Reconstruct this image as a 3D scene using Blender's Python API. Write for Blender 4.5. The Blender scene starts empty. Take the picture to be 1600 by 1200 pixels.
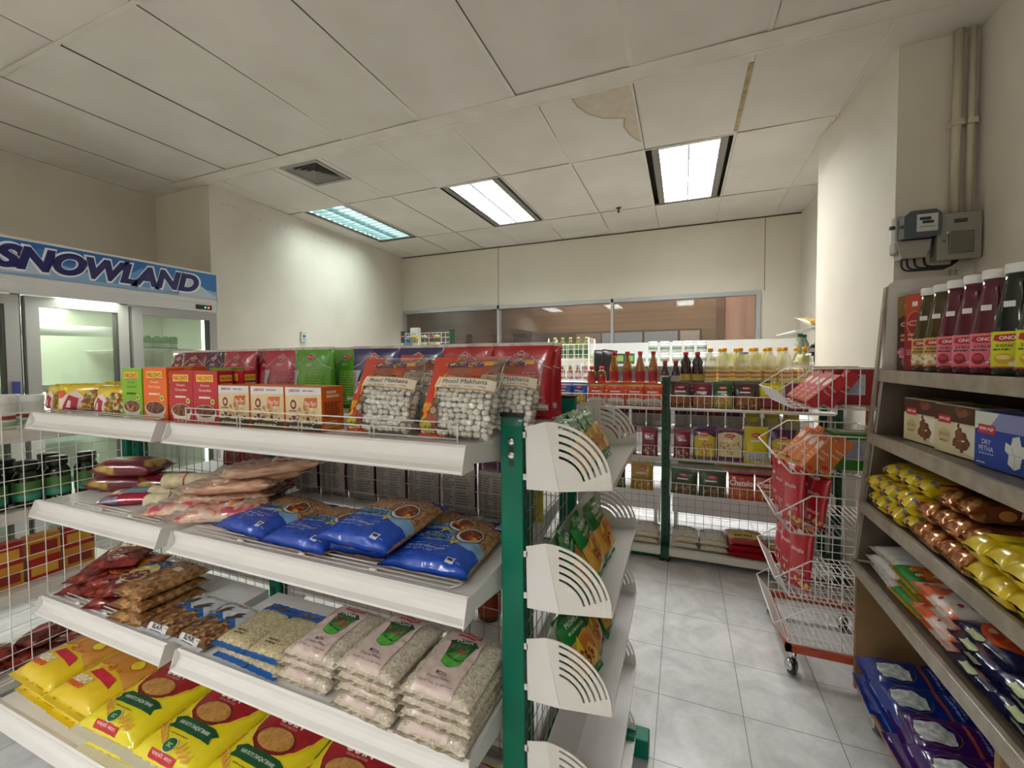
import bpy, bmesh, math, random
from mathutils import Vector, Matrix, noise, Euler
PI=math.pi
SC=bpy.context.scene
COL=SC.collection
# ---------------------------------------------------------------- camera
cd=bpy.data.cameras.new('camera'); cam=bpy.data.objects.new('camera',cd); COL.objects.link(cam)
cd.sensor_fit='HORIZONTAL'; cd.sensor_width=36.0; cd.lens=36.0*665/1600
cd.shift_y=-14/1600.0; cd.clip_start=0.02; cd.clip_end=100
_y,_p,_r=math.radians(21.86),math.radians(-2.0),math.radians(-0.37)
_f=Vector((-math.sin(_y)*math.cos(_p),math.cos(_y)*math.cos(_p),math.sin(_p)))
_ri=Vector((math.cos(_y),math.sin(_y),0)); _u=_ri.cross(_f)
_r2=_ri*math.cos(_r)+_u*math.sin(_r); _u2=-_ri*math.sin(_r)+_u*math.cos(_r)
M3=Matrix((_r2,_u2,-_f)).transposed()
cam.matrix_world=Matrix.Translation((0,0,1.35)) @ M3.to_4x4()
SC.camera=cam
# ---------------------------------------------------------------- world and exposure
W=bpy.data.worlds.new('world'); SC.world=W; W.use_nodes=True
W.node_tree.nodes['Background'].inputs[0].default_value=(0.9,0.88,0.82,1)
W.node_tree.nodes['Background'].inputs[1].default_value=0.05
SC.view_settings.view_transform='Standard'; SC.view_settings.look='None'
SC.view_settings.exposure=1.15; SC.view_settings.gamma=1.0
try: SC.view_settings.use_curve_mapping=False
except Exception: pass
SC.cycles.max_bounces=8; SC.cycles.diffuse_bounces=4; SC.cycles.transparent_max_bounces=16
SC.cycles.glossy_bounces=3; SC.cycles.transmission_bounces=6
SC.cycles.sample_clamp_indirect=4.0; SC.cycles.caustics_reflective=False; SC.cycles.caustics_refractive=False
# ceiling troffers: centre x, centre y, area-lamp power, colour   (fixtures are built in the structure section)
COOL=(1.0,0.99,0.965)
TROFFERS=[(-3.28,3.80,12,(0.82,1.0,0.96),.46,1.10),(-1.69,3.83,36,COOL,.42,1.10),(0.03,3.83,44,COOL,.40,1.10),
          (-3.64,-1.89,36,COOL,.42,1.10),(-1.84,-1.89,62,COOL,.42,1.10),(0.05,-1.89,52,COOL,.42,1.10)]
for i,(x,y,e,c,w,l) in enumerate(TROFFERS):
    L=bpy.data.lights.new('troffer_lamp','AREA'); L.shape='RECTANGLE'; L.size=w*.86; L.size_y=l; L.energy=e; L.color=c
    o=bpy.data.objects.new('troffer_lamp',L); COL.objects.link(o); o.location=(x,y,2.925)

# ---------------------------------------------------------------- materials
def lin(h):
    h=h.lstrip('#'); v=[int(h[i:i+2],16)/255 for i in (0,2,4)]
    return tuple((c/12.92 if c<=.04045 else ((c+.055)/1.055)**2.4) for c in v)+(1,)
_M={}
def mat(col,rough=.5,metal=0,coat=0,emit=0,alpha=1,spec=.5,name=None):
    k=(col,rough,metal,coat,emit,alpha,spec)
    if k in _M: return _M[k]
    m=bpy.data.materials.new(name or 'paint'); m.use_nodes=True
    b=m.node_tree.nodes['Principled BSDF']; c=lin(col)
    b.inputs['Base Color'].default_value=c; b.inputs['Roughness'].default_value=rough
    b.inputs['Metallic'].default_value=metal; b.inputs['Coat Weight'].default_value=coat
    b.inputs['Coat Roughness'].default_value=.08
    b.inputs['Specular IOR Level'].default_value=spec
    if emit: b.inputs['Emission Color'].default_value=c; b.inputs['Emission Strength'].default_value=emit
    m.diffuse_color=c
    _M[k]=m; return m
def F_(col): return mat(col,.27,coat=.5)      # printed plastic film
def I_(col): return mat(col,.42)               # ink on board / label
def noise_mat(name,c1,c2,scale=20,rough=.5,detail=4,bump=0,kind='noise',lo=.35,hi=.65,coat=0,metal=0,c3=None,stretch=(1,1,1)):
    m=bpy.data.materials.new(name); m.use_nodes=True; nt=m.node_tree; N=nt.nodes; Lk=nt.links
    b=N['Principled BSDF']; b.inputs['Roughness'].default_value=rough; b.inputs['Coat Weight'].default_value=coat
    b.inputs['Coat Roughness'].default_value=.07; b.inputs['Metallic'].default_value=metal
    tc=N.new('ShaderNodeTexCoord'); mp=N.new('ShaderNodeMapping'); mp.inputs['Scale'].default_value=stretch
    Lk.new(tc.outputs['Object'],mp.inputs[0])
    if kind=='noise':
        t=N.new('ShaderNodeTexNoise'); t.inputs['Scale'].default_value=scale; t.inputs['Detail'].default_value=detail; out=t.outputs[0]
    else:
        t=N.new('ShaderNodeTexVoronoi'); t.inputs['Scale'].default_value=scale; out=t.outputs['Distance'] if kind=='voronoi' else None
        if kind=='cells':
            s=N.new('ShaderNodeSeparateColor'); Lk.new(t.outputs['Color'],s.inputs[0]); out=s.outputs[0]
    Lk.new(mp.outputs[0],t.inputs['Vector'])
    r=N.new('ShaderNodeValToRGB'); r.color_ramp.elements[0].position=lo; r.color_ramp.elements[1].position=hi
    r.color_ramp.elements[0].color=lin(c1); r.color_ramp.elements[1].color=lin(c2)
    if c3: e=r.color_ramp.elements.new((lo+hi)/2); e.color=lin(c3)
    Lk.new(out,r.inputs[0]); Lk.new(r.outputs[0],b.inputs['Base Color'])
    if bump:
        bp=N.new('ShaderNodeBump'); bp.inputs['Strength'].default_value=bump; bp.inputs['Distance'].default_value=.004
        src=t.outputs['Distance'] if kind in('voronoi','cells') else out
        Lk.new(src,bp.inputs['Height']); Lk.new(bp.outputs[0],b.inputs['Normal'])
    return m
def film_mat(name,tint='#ffffff',op=.10,rough=.08,gl=.12):
    """clear plastic film: mostly see-through with a glossy skin"""
    m=bpy.data.materials.new(name); m.use_nodes=True; nt=m.node_tree; N=nt.nodes; Lk=nt.links; N.clear()
    o=N.new('ShaderNodeOutputMaterial'); tr=N.new('ShaderNodeBsdfTransparent'); tr.inputs[0].default_value=lin(tint)
    df=N.new('ShaderNodeBsdfDiffuse'); df.inputs[0].default_value=(.85,.85,.85,1)
    g=N.new('ShaderNodeBsdfGlossy'); g.inputs['Roughness'].default_value=rough
    m1=N.new('ShaderNodeMixShader'); m1.inputs[0].default_value=op; Lk.new(tr.outputs[0],m1.inputs[1]); Lk.new(df.outputs[0],m1.inputs[2])
    fr=N.new('ShaderNodeFresnel'); fr.inputs[0].default_value=1.45
    ad=N.new('ShaderNodeMath'); ad.operation='ADD'; ad.inputs[1].default_value=.45; ad.operation='MULTIPLY_ADD'; ad.inputs[2].default_value=gl*.6; Lk.new(fr.outputs[0],ad.inputs[0])
    m2=N.new('ShaderNodeMixShader'); Lk.new(ad.outputs[0],m2.inputs[0]); Lk.new(m1.outputs[0],m2.inputs[1]); Lk.new(g.outputs[0],m2.inputs[2])
    Lk.new(m2.outputs[0],o.inputs[0]); return m
def liquid(col,op=.75):
    """coloured liquid in a clear bottle: glossy, partly see-through"""
    k=('liq',col,op)
    if k in _M: return _M[k]
    m=bpy.data.materials.new('liquid'); m.use_nodes=True; nt=m.node_tree; b=nt.nodes['Principled BSDF']
    b.inputs['Base Color'].default_value=lin(col); b.inputs['Roughness'].default_value=.08; b.inputs['Coat Weight'].default_value=.5
    b.inputs['Alpha'].default_value=op; _M[k]=m; return m
# ---------------------------------------------------------------- mesh builder
class MB:
    def __init__(s): s.v=[]; s.f=[]; s.m=[]; s.sm=[]; s.mats=[]
    def mi(s,m):
        if m not in s.mats: s.mats.append(m)
        return s.mats.index(m)
    def add(s,vs,fs,m,smooth=False,M=None):
        n=len(s.v); k=s.mi(m)
        if M is not None: vs=[M@Vector(p) for p in vs]
        s.v+= [tuple(p) for p in vs]
        for f in fs: s.f.append(tuple(i+n for i in f)); s.m.append(k); s.sm.append(smooth)
        return s
    def box(s,a,b,m,M=None):
        x0,x1=sorted((a[0],b[0])); y0,y1=sorted((a[1],b[1])); z0,z1=sorted((a[2],b[2]))
        vs=[(x0,y0,z0),(x1,y0,z0),(x1,y1,z0),(x0,y1,z0),(x0,y0,z1),(x1,y0,z1),(x1,y1,z1),(x0,y1,z1)]
        return s.add(vs,[(0,3,2,1),(4,5,6,7),(0,1,5,4),(1,2,6,5),(2,3,7,6),(3,0,4,7)],m,M=M)
    def bbox(s,a,b,m,r=.002,M=None):
        """box with chamfered edges"""
        x0,x1=sorted((a[0],b[0])); y0,y1=sorted((a[1],b[1])); z0,z1=sorted((a[2],b[2]))
        bm=bmesh.new(); bmesh.ops.create_cube(bm,size=1)
        for v in bm.verts: v.co=Vector(((x0+x1)/2+v.co.x*(x1-x0),(y0+y1)/2+v.co.y*(y1-y0),(z0+z1)/2+v.co.z*(z1-z0)))
        bmesh.ops.bevel(bm,geom=bm.edges[:],offset=r,segments=2,profile=.5,affect='EDGES')
        bm.verts.index_update()
        vs=[v.co.copy() for v in bm.verts]; fs=[[v.index for v in f.verts] for f in bm.faces]; bm.free()
        return s.add(vs,fs,m,M=M)
    def prism(s,pts,a,b,m,ax=0,M=None,smooth=False):
        """extrude a 2D outline along axis ax from a to b (outline in the two other axes)"""
        n=len(pts)
        def P(t,p): return {0:(t,p[0],p[1]),1:(p[0],t,p[1]),2:(p[0],p[1],t)}[ax]
        vs=[P(a,p) for p in pts]+[P(b,p) for p in pts]
        fs=[(i,(i+1)%n,n+(i+1)%n,n+i) for i in range(n)]
        s.add(vs,fs,m,smooth,M); return s.add(vs,[tuple(range(n))[::-1],tuple(range(n,2*n))],m,False,M)
    def tube(s,pts,r,m,n=6,closed=False,smooth=True,cap=True):
        pts=[Vector(p) for p in pts]; N=len(pts); rings=[]; up=None
        for i,p in enumerate(pts):
            if closed: d=(pts[(i+1)%N]-pts[i-1])
            else: d=(pts[min(i+1,N-1)]-pts[max(i-1,0)])
            d.normalize()
            if up is None:
                up=d.orthogonal().normalized()
            up=(up-d*up.dot(d))
            if up.length<1e-5: up=d.orthogonal()
            up.normalize(); w=d.cross(up)
            ph=PI/4 if n==4 else 0
            rings.append([p+up*(r*math.cos(2*PI*k/n+ph))+w*(r*math.sin(2*PI*k/n+ph)) for k in range(n)])
        vs=[q for R in rings for q in R]; fs=[]
        for i in range(N if closed else N-1):
            j=(i+1)%N
            for k in range(n): fs.append((i*n+k,i*n+(k+1)%n,j*n+(k+1)%n,j*n+k))
        if not closed and cap: fs+= [tuple(range(n))[::-1],tuple(range((N-1)*n,N*n))]
        return s.add(vs,fs,m,smooth and n>4)
    def wire(s,a,b,r,m): return s.tube([a,b],r,m,n=4,smooth=False)
    def lathe(s,prof,m,n=20,c=(0,0,0),smooth=True,sq=0,M=None,caps=True):
        """prof: (radius, z) from bottom to top; sq>0 squares the section"""
        vs=[]; fs=[]
        for (r,z) in prof:
            for k in range(n):
                a=2*PI*k/n; ca,sa=math.cos(a),math.sin(a); q=1.0
                if sq: q=1/( (abs(ca)**(2+sq*6)+abs(sa)**(2+sq*6))**(1/(2+sq*6)) )
                vs.append((c[0]+r*q*ca,c[1]+r*q*sa,c[2]+z))
        for i in range(len(prof)-1):
            for k in range(n): fs.append((i*n+k,i*n+(k+1)%n,(i+1)*n+(k+1)%n,(i+1)*n+k))
        if caps: fs+= [tuple(range(n))[::-1],tuple(range((len(prof)-1)*n,len(prof)*n))]
        return s.add(vs,fs,m,smooth,M)
    def sphere(s,c,r,m,seg=10,ring=6,sc=(1,1,1)):
        prof=[(math.sin(PI*i/ring),-math.cos(PI*i/ring)) for i in range(ring+1)]
        vs=[];fs=[]
        for (pr,pz) in prof:
            for k in range(seg):
                a=2*PI*k/seg; vs.append((c[0]+r*sc[0]*pr*math.cos(a),c[1]+r*sc[1]*pr*math.sin(a),c[2]+r*sc[2]*pz))
        for i in range(ring):
            for k in range(seg): fs.append((i*seg+k,i*seg+(k+1)%seg,(i+1)*seg+(k+1)%seg,(i+1)*seg+k))
        return s.add(vs,fs,m,True)
    def build(s,name,parent=None,loc=None,rot=None):
        me=bpy.data.meshes.new(name); me.from_pydata(s.v,[],s.f)
        for m in s.mats: me.materials.append(m)
        me.polygons.foreach_set('material_index',s.m); me.polygons.foreach_set('use_smooth',s.sm); me.update()
        o=bpy.data.objects.new(name,me); COL.objects.link(o)
        if parent: o.parent=parent
        if loc: o.location=loc
        if rot: o.rotation_euler=rot
        return o
def empty(name,loc=(0,0,0),rot=(0,0,0)):
    o=bpy.data.objects.new(name,None); o.empty_display_size=.05; COL.objects.link(o); o.location=loc; o.rotation_euler=rot; return o
def tag(o,label=None,cat=None,group=None,kind=None):
    if label: o['label']=label
    if cat: o['category']=cat
    if group: o['group']=group
    if kind: o['kind']=kind
    return o
def struct(o): o['kind']='structure'; return o
def copy_tree(o,parent=None):
    c=o.copy(); COL.objects.link(c); c.parent=parent
    for ch in o.children: copy_tree(ch,c)
    return c
_used=set()
def place(proto,loc,rot,label,cat,group=None,scale=None):
    """first placement moves the prototype itself, later ones are copies"""
    if proto.name in _used: o=copy_tree(proto)
    else: o=proto; _used.add(proto.name)
    o.location=loc; o.rotation_euler=rot
    if scale: o.scale=scale
    tag(o,label,cat,group); return o
# ---------------------------------------------------------------- decals (printed shapes laid on a surface)
def poly2d(pts): return [('p',[Vector((x,y)) for x,y in pts])]
def text_tris(s,bold=0,shear=0,fnt=None,res=3):
    cu=bpy.data.curves.new('t','FONT'); cu.body=s; cu.size=1; cu.resolution_u=res; cu.offset=bold; cu.shear=shear; cu.align_x='CENTER'
    ob=bpy.data.objects.new('t',cu); COL.objects.link(ob)
    dg=bpy.context.evaluated_depsgraph_get(); me=bpy.data.meshes.new_from_object(ob.evaluated_get(dg))
    vs=[v.co.xy.copy() for v in me.vertices]; fs=[tuple(p.vertices) for p in me.polygons]
    bpy.data.objects.remove(ob); bpy.data.curves.remove(cu); bpy.data.meshes.remove(me)
    return vs,fs
_TC={}
def D_text(s,cx,cy,w,h,col,rot=0,bold=.0,shear=0,fnt=None,m=None,lay=0):
    """text fitted into a w x h box centred at cx,cy"""
    k=(s,bold,shear,fnt)
    if k not in _TC: _TC[k]=text_tris(s,bold,shear,fnt,8 if s=='SNOWLAND' else 3)
    vs,fs=_TC[k]
    if not vs: return ([],[],m or I_(col),lay)
    x0=min(v.x for v in vs);x1=max(v.x for v in vs);y0=min(v.y for v in vs);y1=max(v.y for v in vs)
    sx=w/max(x1-x0,1e-6); sy=h/max(y1-y0,1e-6) if h else sx
    c,sn=math.cos(rot),math.sin(rot); o=[]
    for v in vs:
        x=(v.x-(x0+x1)/2)*sx; y=(v.y-(y0+y1)/2)*sy
        o.append((cx+x*c-y*sn,cy+x*sn+y*c))
    return (o,fs,m or I_(col),lay)
def D_poly(pts,col,m=None,lay=0): return (list(pts),[tuple(range(len(pts)))],m or I_(col),lay)
def D_rect(x0,y0,x1,y1,col,m=None,lay=0): return D_poly([(x0,y0),(x1,y0),(x1,y1),(x0,y1)],col,m,lay)
def D_ell(cx,cy,rx,ry,col,m=None,n=20,rot=0,lay=0,a0=0,a1=2*PI):
    c,s=math.cos(rot),math.sin(rot); full=abs(a1-a0-2*PI)<1e-6; P=[]
    for i in range(n if full else n+1):
        a=a0+(a1-a0)*i/n; x=rx*math.cos(a); y=ry*math.sin(a); P.append((cx+x*c-y*s,cy+x*s+y*c))
    return D_poly(P,col,m,lay)
def D_line(pts,w,col,m=None,lay=0):
    """polyline with width"""
    P=[Vector(p) for p in pts]; L=[];R=[]
    for i,p in enumerate(P):
        d=(P[min(i+1,len(P)-1)]-P[max(i-1,0)]).normalized(); n=Vector((-d.y,d.x))*w/2
        L.append(tuple(p+n)); R.append(tuple(p-n))
    n=len(P)
    return (L+R,[(n+i,n+i+1,i+1,i) for i in range(n-1)],m or I_(col),lay)
def D_ring(cx,cy,rx,ry,w,col,n=20,lay=0,m=None):
    vs=[];fs=[]
    for k in range(n):
        a=2*PI*k/n; vs+=[(cx+rx*math.cos(a),cy+ry*math.sin(a)),(cx+(rx-w)*math.cos(a),cy+(ry-w)*math.sin(a))]
    for k in range(n): j=(k+1)%n; fs.append((2*k,2*j,2*j+1,2*k+1))
    return (vs,fs,m or I_(col),lay)
def D_lines(x0,y0,x1,y1,n,col,seed=0,frac=.55,lay=0):
    """fine print: rows of short dashes"""
    r=random.Random(seed); vs=[];fs=[]; dy=(y1-y0)/n
    for i in range(n):
        y=y0+dy*(i+.5); x=x0; xe=x1-(x1-x0)*r.random()*.35
        while x<xe:
            l=(x1-x0)*(.06+.14*r.random()); e=min(x+l,xe); k=len(vs)
            vs+=[(x,y-dy*frac/2),(e,y-dy*frac/2),(e,y+dy*frac/2),(x,y+dy*frac/2)]; fs.append((k,k+1,k+2,k+3)); x=e+(x1-x0)*.03
    return (vs,fs,I_(col),lay)
def D_blobs(cx,cy,rx,ry,n,cols,r0,r1,seed=0,lay=0):
    """scatter of small round bits (food pictures); returns several decals"""
    r=random.Random(seed); out=[]; by={}
    for i in range(n):
        a=r.random()*2*PI; q=math.sqrt(r.random()); x=cx+rx*q*math.cos(a); y=cy+ry*q*math.sin(a); R=r0+(r1-r0)*r.random(); c=r.choice(cols); dz=.9*r.random()
        vs,fs=by.setdefault(c,([],[])); k=len(vs); ro=r.random()*PI; e=.6+.4*r.random(); n2=7
        for j in range(n2):
            t=2*PI*j/n2; X=R*math.cos(t); Y=R*e*math.sin(t); vs.append((x+X*math.cos(ro)-Y*math.sin(ro),y+X*math.sin(ro)+Y*math.cos(ro),dz))
        fs.append(tuple(range(k,k+n2)))
    for i,(c,(vs,fs)) in enumerate(by.items()): out.append((vs,fs,I_(c),lay+i*.3))
    return out
def apply_decals(mb,decals,fn,cell=None,base=.0006,step=.0003):
    """lay the 2D decals on the surface fn(x,y,offset)->3D; cell = grid size for draping"""
    flat=[]
    for d in decals: flat+= d if isinstance(d,list) else [d]
    for (vs,fs,m,lay) in flat:
        if not vs: continue
        if cell:
            bm=bmesh.new(); bv=[bm.verts.new((p[0],p[1],p[2] if len(p)>2 else 0)) for p in vs]
            for f in fs:
                try: bm.faces.new([bv[i] for i in f])
                except ValueError: pass
            for ax in (0,1):
                lo=min(v[ax] for v in vs); hi=max(v[ax] for v in vs); t=(math.floor(lo/cell)+1)*cell
                while t<hi:
                    co=[0,0,0]; co[ax]=t; no=[0,0,0]; no[ax]=1
                    bmesh.ops.bisect_plane(bm,geom=bm.verts[:]+bm.edges[:]+bm.faces[:],plane_co=co,plane_no=no); t+=cell
            bm.verts.index_update()
            V=[(v.co.x,v.co.y,v.co.z) for v in bm.verts]; Fc=[[v.index for v in f.verts] for f in bm.faces]; bm.free()
        else: V,Fc=vs,fs
        off=base+lay*step
        # wind faces to the same side
        F2=[]
        for f in Fc:
            a=sum(V[f[i]][0]*V[f[(i+1)%len(f)]][1]-V[f[(i+1)%len(f)]][0]*V[f[i]][1] for i in range(len(f)))
            F2.append(tuple(f) if a>0 else tuple(f)[::-1])
        mb.add([fn(p[0],p[1],off+(p[2]*step if len(p)>2 else 0)) for p in V],F2,m,smooth=bool(cell))
# ---------------------------------------------------------------- bags
def sm(x): x=max(0,min(1,x)); return x*x*(3-2*x)
def make_bag(name,w,h,t,base,decals=(),back=(),mode='lie',seed=0,seal=.014,wr=.5,gus=0,sealmat=None,botmat=None,cell=.006,pinch=.06,sag=0,parent=None,film_back=None,lump=0,curl=0):
    """pillow bag. local: x width, y height on the face, z towards the face. mode 'lie' rests on z=0, 'stand' stands on its bottom edge facing -y"""
    r=random.Random(seed); sx=r.random()*50
    def prof(x,y):
        u=abs(2*x/w); v=2*y/h; hv=1-2*seal/h
        pu=math.sqrt(max(0,1-min(1,u)**3.2)); a=abs(v)/hv
        pv=max(0,1-min(1,a)**(4 if not gus else 3))**.55
        if gus and mode=='stand': pv*= (1-.45*sm((v+.3)/1.3))*1.0 if v>-.3 else 1.0
        if gus and v<0 and mode=='stand': pv=max(pv,(.9*(1-max(0,(a-.93)/.07))))
        return pu*pv
    def wrin(x,y):
        v=2*y/h; e=1-abs(v); u=2*x/w
        amp=math.exp(-max(0,e-.02)*7)*.9+.25
        n=noise.noise(Vector((x*38+sx,y*16,seed*1.7)))+.6*noise.noise(Vector((x*90+sx,y*34,seed*.7)))
        return n*amp*wr*.006*min(1,(e*h/2)/seal if seal else 1)+lump*.003*noise.noise(Vector((x*60,y*60,seed)))
    def S(x,y,side):
        v=2*y/h; u=2*x/w
        p=prof(x,y); q=1-pinch*math.sin(min(1,max(0,(1-abs(v))/.5))*PI/2)*(abs(u))**2*.6
        X=x*q; k=min(1,p*3)
        Z=side*(t/2)*p + wrin(x,y)*(.35+k*.65)*(1 if side>0 else .4)
        if side<0 and mode=='lie': Z*=.75
        if abs(v)>1-2.2*seal/h: Z+= .0016*math.sin(x*w*9000+seed)*(r0)
        Z+= curl*(abs(v)**4)
        Y=y-(t*.28*math.copysign(1,y)*sm((abs(v)-.55)/.45) if seal and not gus else 0)
        return X,Y,Z
    r0=.8
    zmin=min(S(0,0,-1)[2],S(.2*w,.2*h,-1)[2],S(-.2*w,-.2*h,-1)[2])
    def T(X,Y,Z):
        if mode=='lie': return Vector((X,Y,Z-zmin))
        return Vector((X,-Z,Y+h/2-(t*.28 if not gus else 0)))
    nx=max(6,int(w/.012)); ny=max(8,int(h/.012))
    xs=[-w/2+w*(.5-.5*math.cos(PI*i/nx)) if False else -w/2+w*i/nx for i in range(nx+1)]
    xs[0]+=0; ys=[-h/2+h*j/ny for j in range(ny+1)]
    # refine the margins
    ys=sorted(set([round(y,5) for y in ys]+[round(-h/2+seal,5),round(h/2-seal,5)])); xs=sorted(set([round(x,5) for x in xs]+[round(-w/2*.97,5),round(w/2*.97,5)]))
    NX,NY=len(xs),len(ys)
    mb=MB()
    seal_m=sealmat or base
    for side in (1,-1):
        vs=[T(*S(x,y,side)) for y in ys for x in xs]
        fa=[];fb=[];fc=[]
        for j in range(NY-1):
            for i in range(NX-1):
                a=j*NX+i; q=(a,a+1,a+NX+1,a+NX)
                if side<0: q=q[::-1]
                ym=(ys[j]+ys[j+1])/2
                if sealmat and ym>h/2-seal: fb.append(q)
                elif (botmat or sealmat) and ym<-h/2+seal: fc.append(q)
                else: fa.append(q)
        mb.add(vs,fa,base if side>0 or not film_back else film_back,True)
        n=len(mb.v)-len(vs)
        for lst,mm in ((fb,seal_m),(fc,botmat or seal_m)):
            k=mb.mi(mm)
            for q in lst: mb.f.append(tuple(i+n for i in q)); mb.m.append(k); mb.sm.append(True)
    import bisect
    cache={}
    def node(i,j,side):
        k=(i,j,side)
        if k not in cache: cache[k]=Vector(S(xs[i],ys[j],side))
        return cache[k]
    def interp(x,y,side):
        x=max(xs[0],min(xs[-1],x)); y=max(ys[0],min(ys[-1],y))
        i=min(NX-2,max(0,bisect.bisect_right(xs,x)-1)); j=min(NY-2,max(0,bisect.bisect_right(ys,y)-1))
        a=(x-xs[i])/(xs[i+1]-xs[i]); b=(y-ys[j])/(ys[j+1]-ys[j])
        return (node(i,j,side)*(1-a)+node(i+1,j,side)*a)*(1-b)+(node(i,j+1,side)*(1-a)+node(i+1,j+1,side)*a)*b
    def fn(x,y,off):
        p=interp(x,y,1); return T(p.x,p.y,p.z+off*2.0)
    def fnb(x,y,off):
        p=interp(-x,y,-1); return T(p.x,p.y,p.z-off*2.0)
    apply_decals(mb,decals,fn,cell)
    if back: apply_decals(mb,back,fnb,cell)
    o=mb.build(name,parent); o['_surf']=0; del o['_surf']
    return o
def make_carton(name,w,d,h,base,front=(),side=(),top=(),back=(),edge=.0012):
    """carton standing on z=0, front facing -y, centred in x and y. front decals in x,z from the bottom centre; side = right (+x) face"""
    mb=MB(); mb.bbox((-w/2,-d/2,0),(w/2,d/2,h),base,edge)
    apply_decals(mb,front,lambda x,y,o:Vector((x,-d/2-o,y)))
    apply_decals(mb,side,lambda x,y,o:Vector((w/2+o,x,y)))
    apply_decals(mb,[ (v,f,m,l) for (v,f,m,l) in side],lambda x,y,o:Vector((-w/2-o,-x,y)))
    apply_decals(mb,top,lambda x,y,o:Vector((x,y,h+o)))
    apply_decals(mb,back,lambda x,y,o:Vector((-x,d/2+o,y)))
    return mb.build(name)
# ================================================================ ROOM
WALLC='#cdc4b2'
m_wall=noise_mat('cream wall paint','#d2cabb','#dcd5c8',scale=1.6,rough=.55,detail=6,bump=.02)
m_wall2=noise_mat('cream partition','#d9d2c0','#e0dacb',scale=1.2,rough=.5,detail=3)
m_tile=noise_mat('ceiling tile','#cbc5ba','#d4cec4',scale=2.5,rough=.85,detail=5,bump=.03)
m_bar=noise_mat('ceiling bar','#cdc6b8','#d6cfc2',scale=6,rough=.6)
m_gap=mat('#4a4438',.9)
m_stain=noise_mat('water stain','#bfb39f','#c8bdaa',scale=18,rough=.85); m_stain2=mat('#ac9a7e',.9)
m_white=mat('#e6e4e2',.35,name='white powder coat'); m_whit2=mat('#dcd9d2',.45)
m_alu=mat('#b9bcbd',.35,metal=.4,name='aluminium')
def wall_poly(name,pts,z0,z1,m,th=.1):
    """vertical wall along a plan polyline, thickened away from the room by th (to the left of travel)"""
    P=[Vector(p) for p in pts]; off=[]
    for i in range(len(P)):
        n=Vector((0,0))
        if i>0: d=(P[i]-P[i-1]).normalized(); n+=Vector((-d.y,d.x))
        if i<len(P)-1: d=(P[i+1]-P[i]).normalized(); n+=Vector((-d.y,d.x))
        n.normalize(); off.append(P[i]+n*th*(1.0 if i in(0,len(P)-1) else 1.3))
    mb=MB(); ring=P+off[::-1]; mb.prism([(p.x,p.y) for p in ring],z0,z1,m,ax=2)
    return struct(mb.build(name))
ZC=2.85
# floor: marbled grey tiles with joints
mf=bpy.data.materials.new('marbled floor tile'); mf.use_nodes=True; nt=mf.node_tree; N=nt.nodes; Lk=nt.links; b=N['Principled BSDF']
tc=N.new('ShaderNodeTexCoord'); n1=N.new('ShaderNodeTexNoise'); n1.inputs['Scale'].default_value=5; n1.inputs['Detail'].default_value=7; n1.inputs['Distortion'].default_value=1.6
n2=N.new('ShaderNodeTexNoise'); n2.inputs['Scale'].default_value=16; n2.inputs['Detail'].default_value=5; n2.inputs['Distortion'].default_value=2.5
r=N.new('ShaderNodeValToRGB'); r.color_ramp.elements[0].position=.3; r.color_ramp.elements[1].position=.72
r.color_ramp.elements[0].color=lin('#c4c3c3'); r.color_ramp.elements[1].color=lin('#e2e1e1')
ad=N.new('ShaderNodeMath'); ad.operation='ADD'; ml=N.new('ShaderNodeMath'); ml.operation='MULTIPLY'; ml.inputs[1].default_value=.35
Lk.new(tc.outputs['Object'],n1.inputs['Vector']); Lk.new(tc.outputs['Object'],n2.inputs['Vector']); Lk.new(n2.outputs[0],ml.inputs[0]); Lk.new(n1.outputs[0],ad.inputs[0]); Lk.new(ml.outputs[0],ad.inputs[1])
sb=N.new('ShaderNodeMath'); sb.operation='SUBTRACT'; sb.inputs[1].default_value=.17; Lk.new(ad.outputs[0],sb.inputs[0]); Lk.new(sb.outputs[0],r.inputs[0])
mp=N.new('ShaderNodeMapping'); mp.inputs['Location'].default_value=(.081,-1.77+.303*8,0); Lk.new(tc.outputs['Object'],mp.inputs[0])
br=N.new('ShaderNodeTexBrick'); br.offset=0; br.squash=1; br.inputs['Scale'].default_value=1; br.inputs['Mortar Size'].default_value=.0016; br.inputs['Mortar Smooth'].default_value=.1
br.inputs['Brick Width'].default_value=.303; br.inputs['Row Height'].default_value=.303; Lk.new(mp.outputs[0],br.inputs['Vector'])
mx=N.new('ShaderNodeMix'); mx.data_type='RGBA'; Lk.new(br.outputs['Fac'],mx.inputs[0]); Lk.new(r.outputs[0],mx.inputs[6]); mx.inputs[7].default_value=lin('#8a8987'); Lk.new(mx.outputs[2],b.inputs['Base Color'])
b.inputs['Roughness'].default_value=.22; b.inputs['Specular IOR Level'].default_value=.45
bp=N.new('ShaderNodeBump'); bp.inputs['Strength'].default_value=.25; bp.inputs['Distance'].default_value=.001; bp.invert=True; Lk.new(br.outputs['Fac'],bp.inputs['Height']); Lk.new(bp.outputs[0],b.inputs['Normal'])
mb=MB(); mb.box((-4.6,-3.6,-.08),(1.4,5.35,0),mf); struct(mb.build('floor'))
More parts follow.
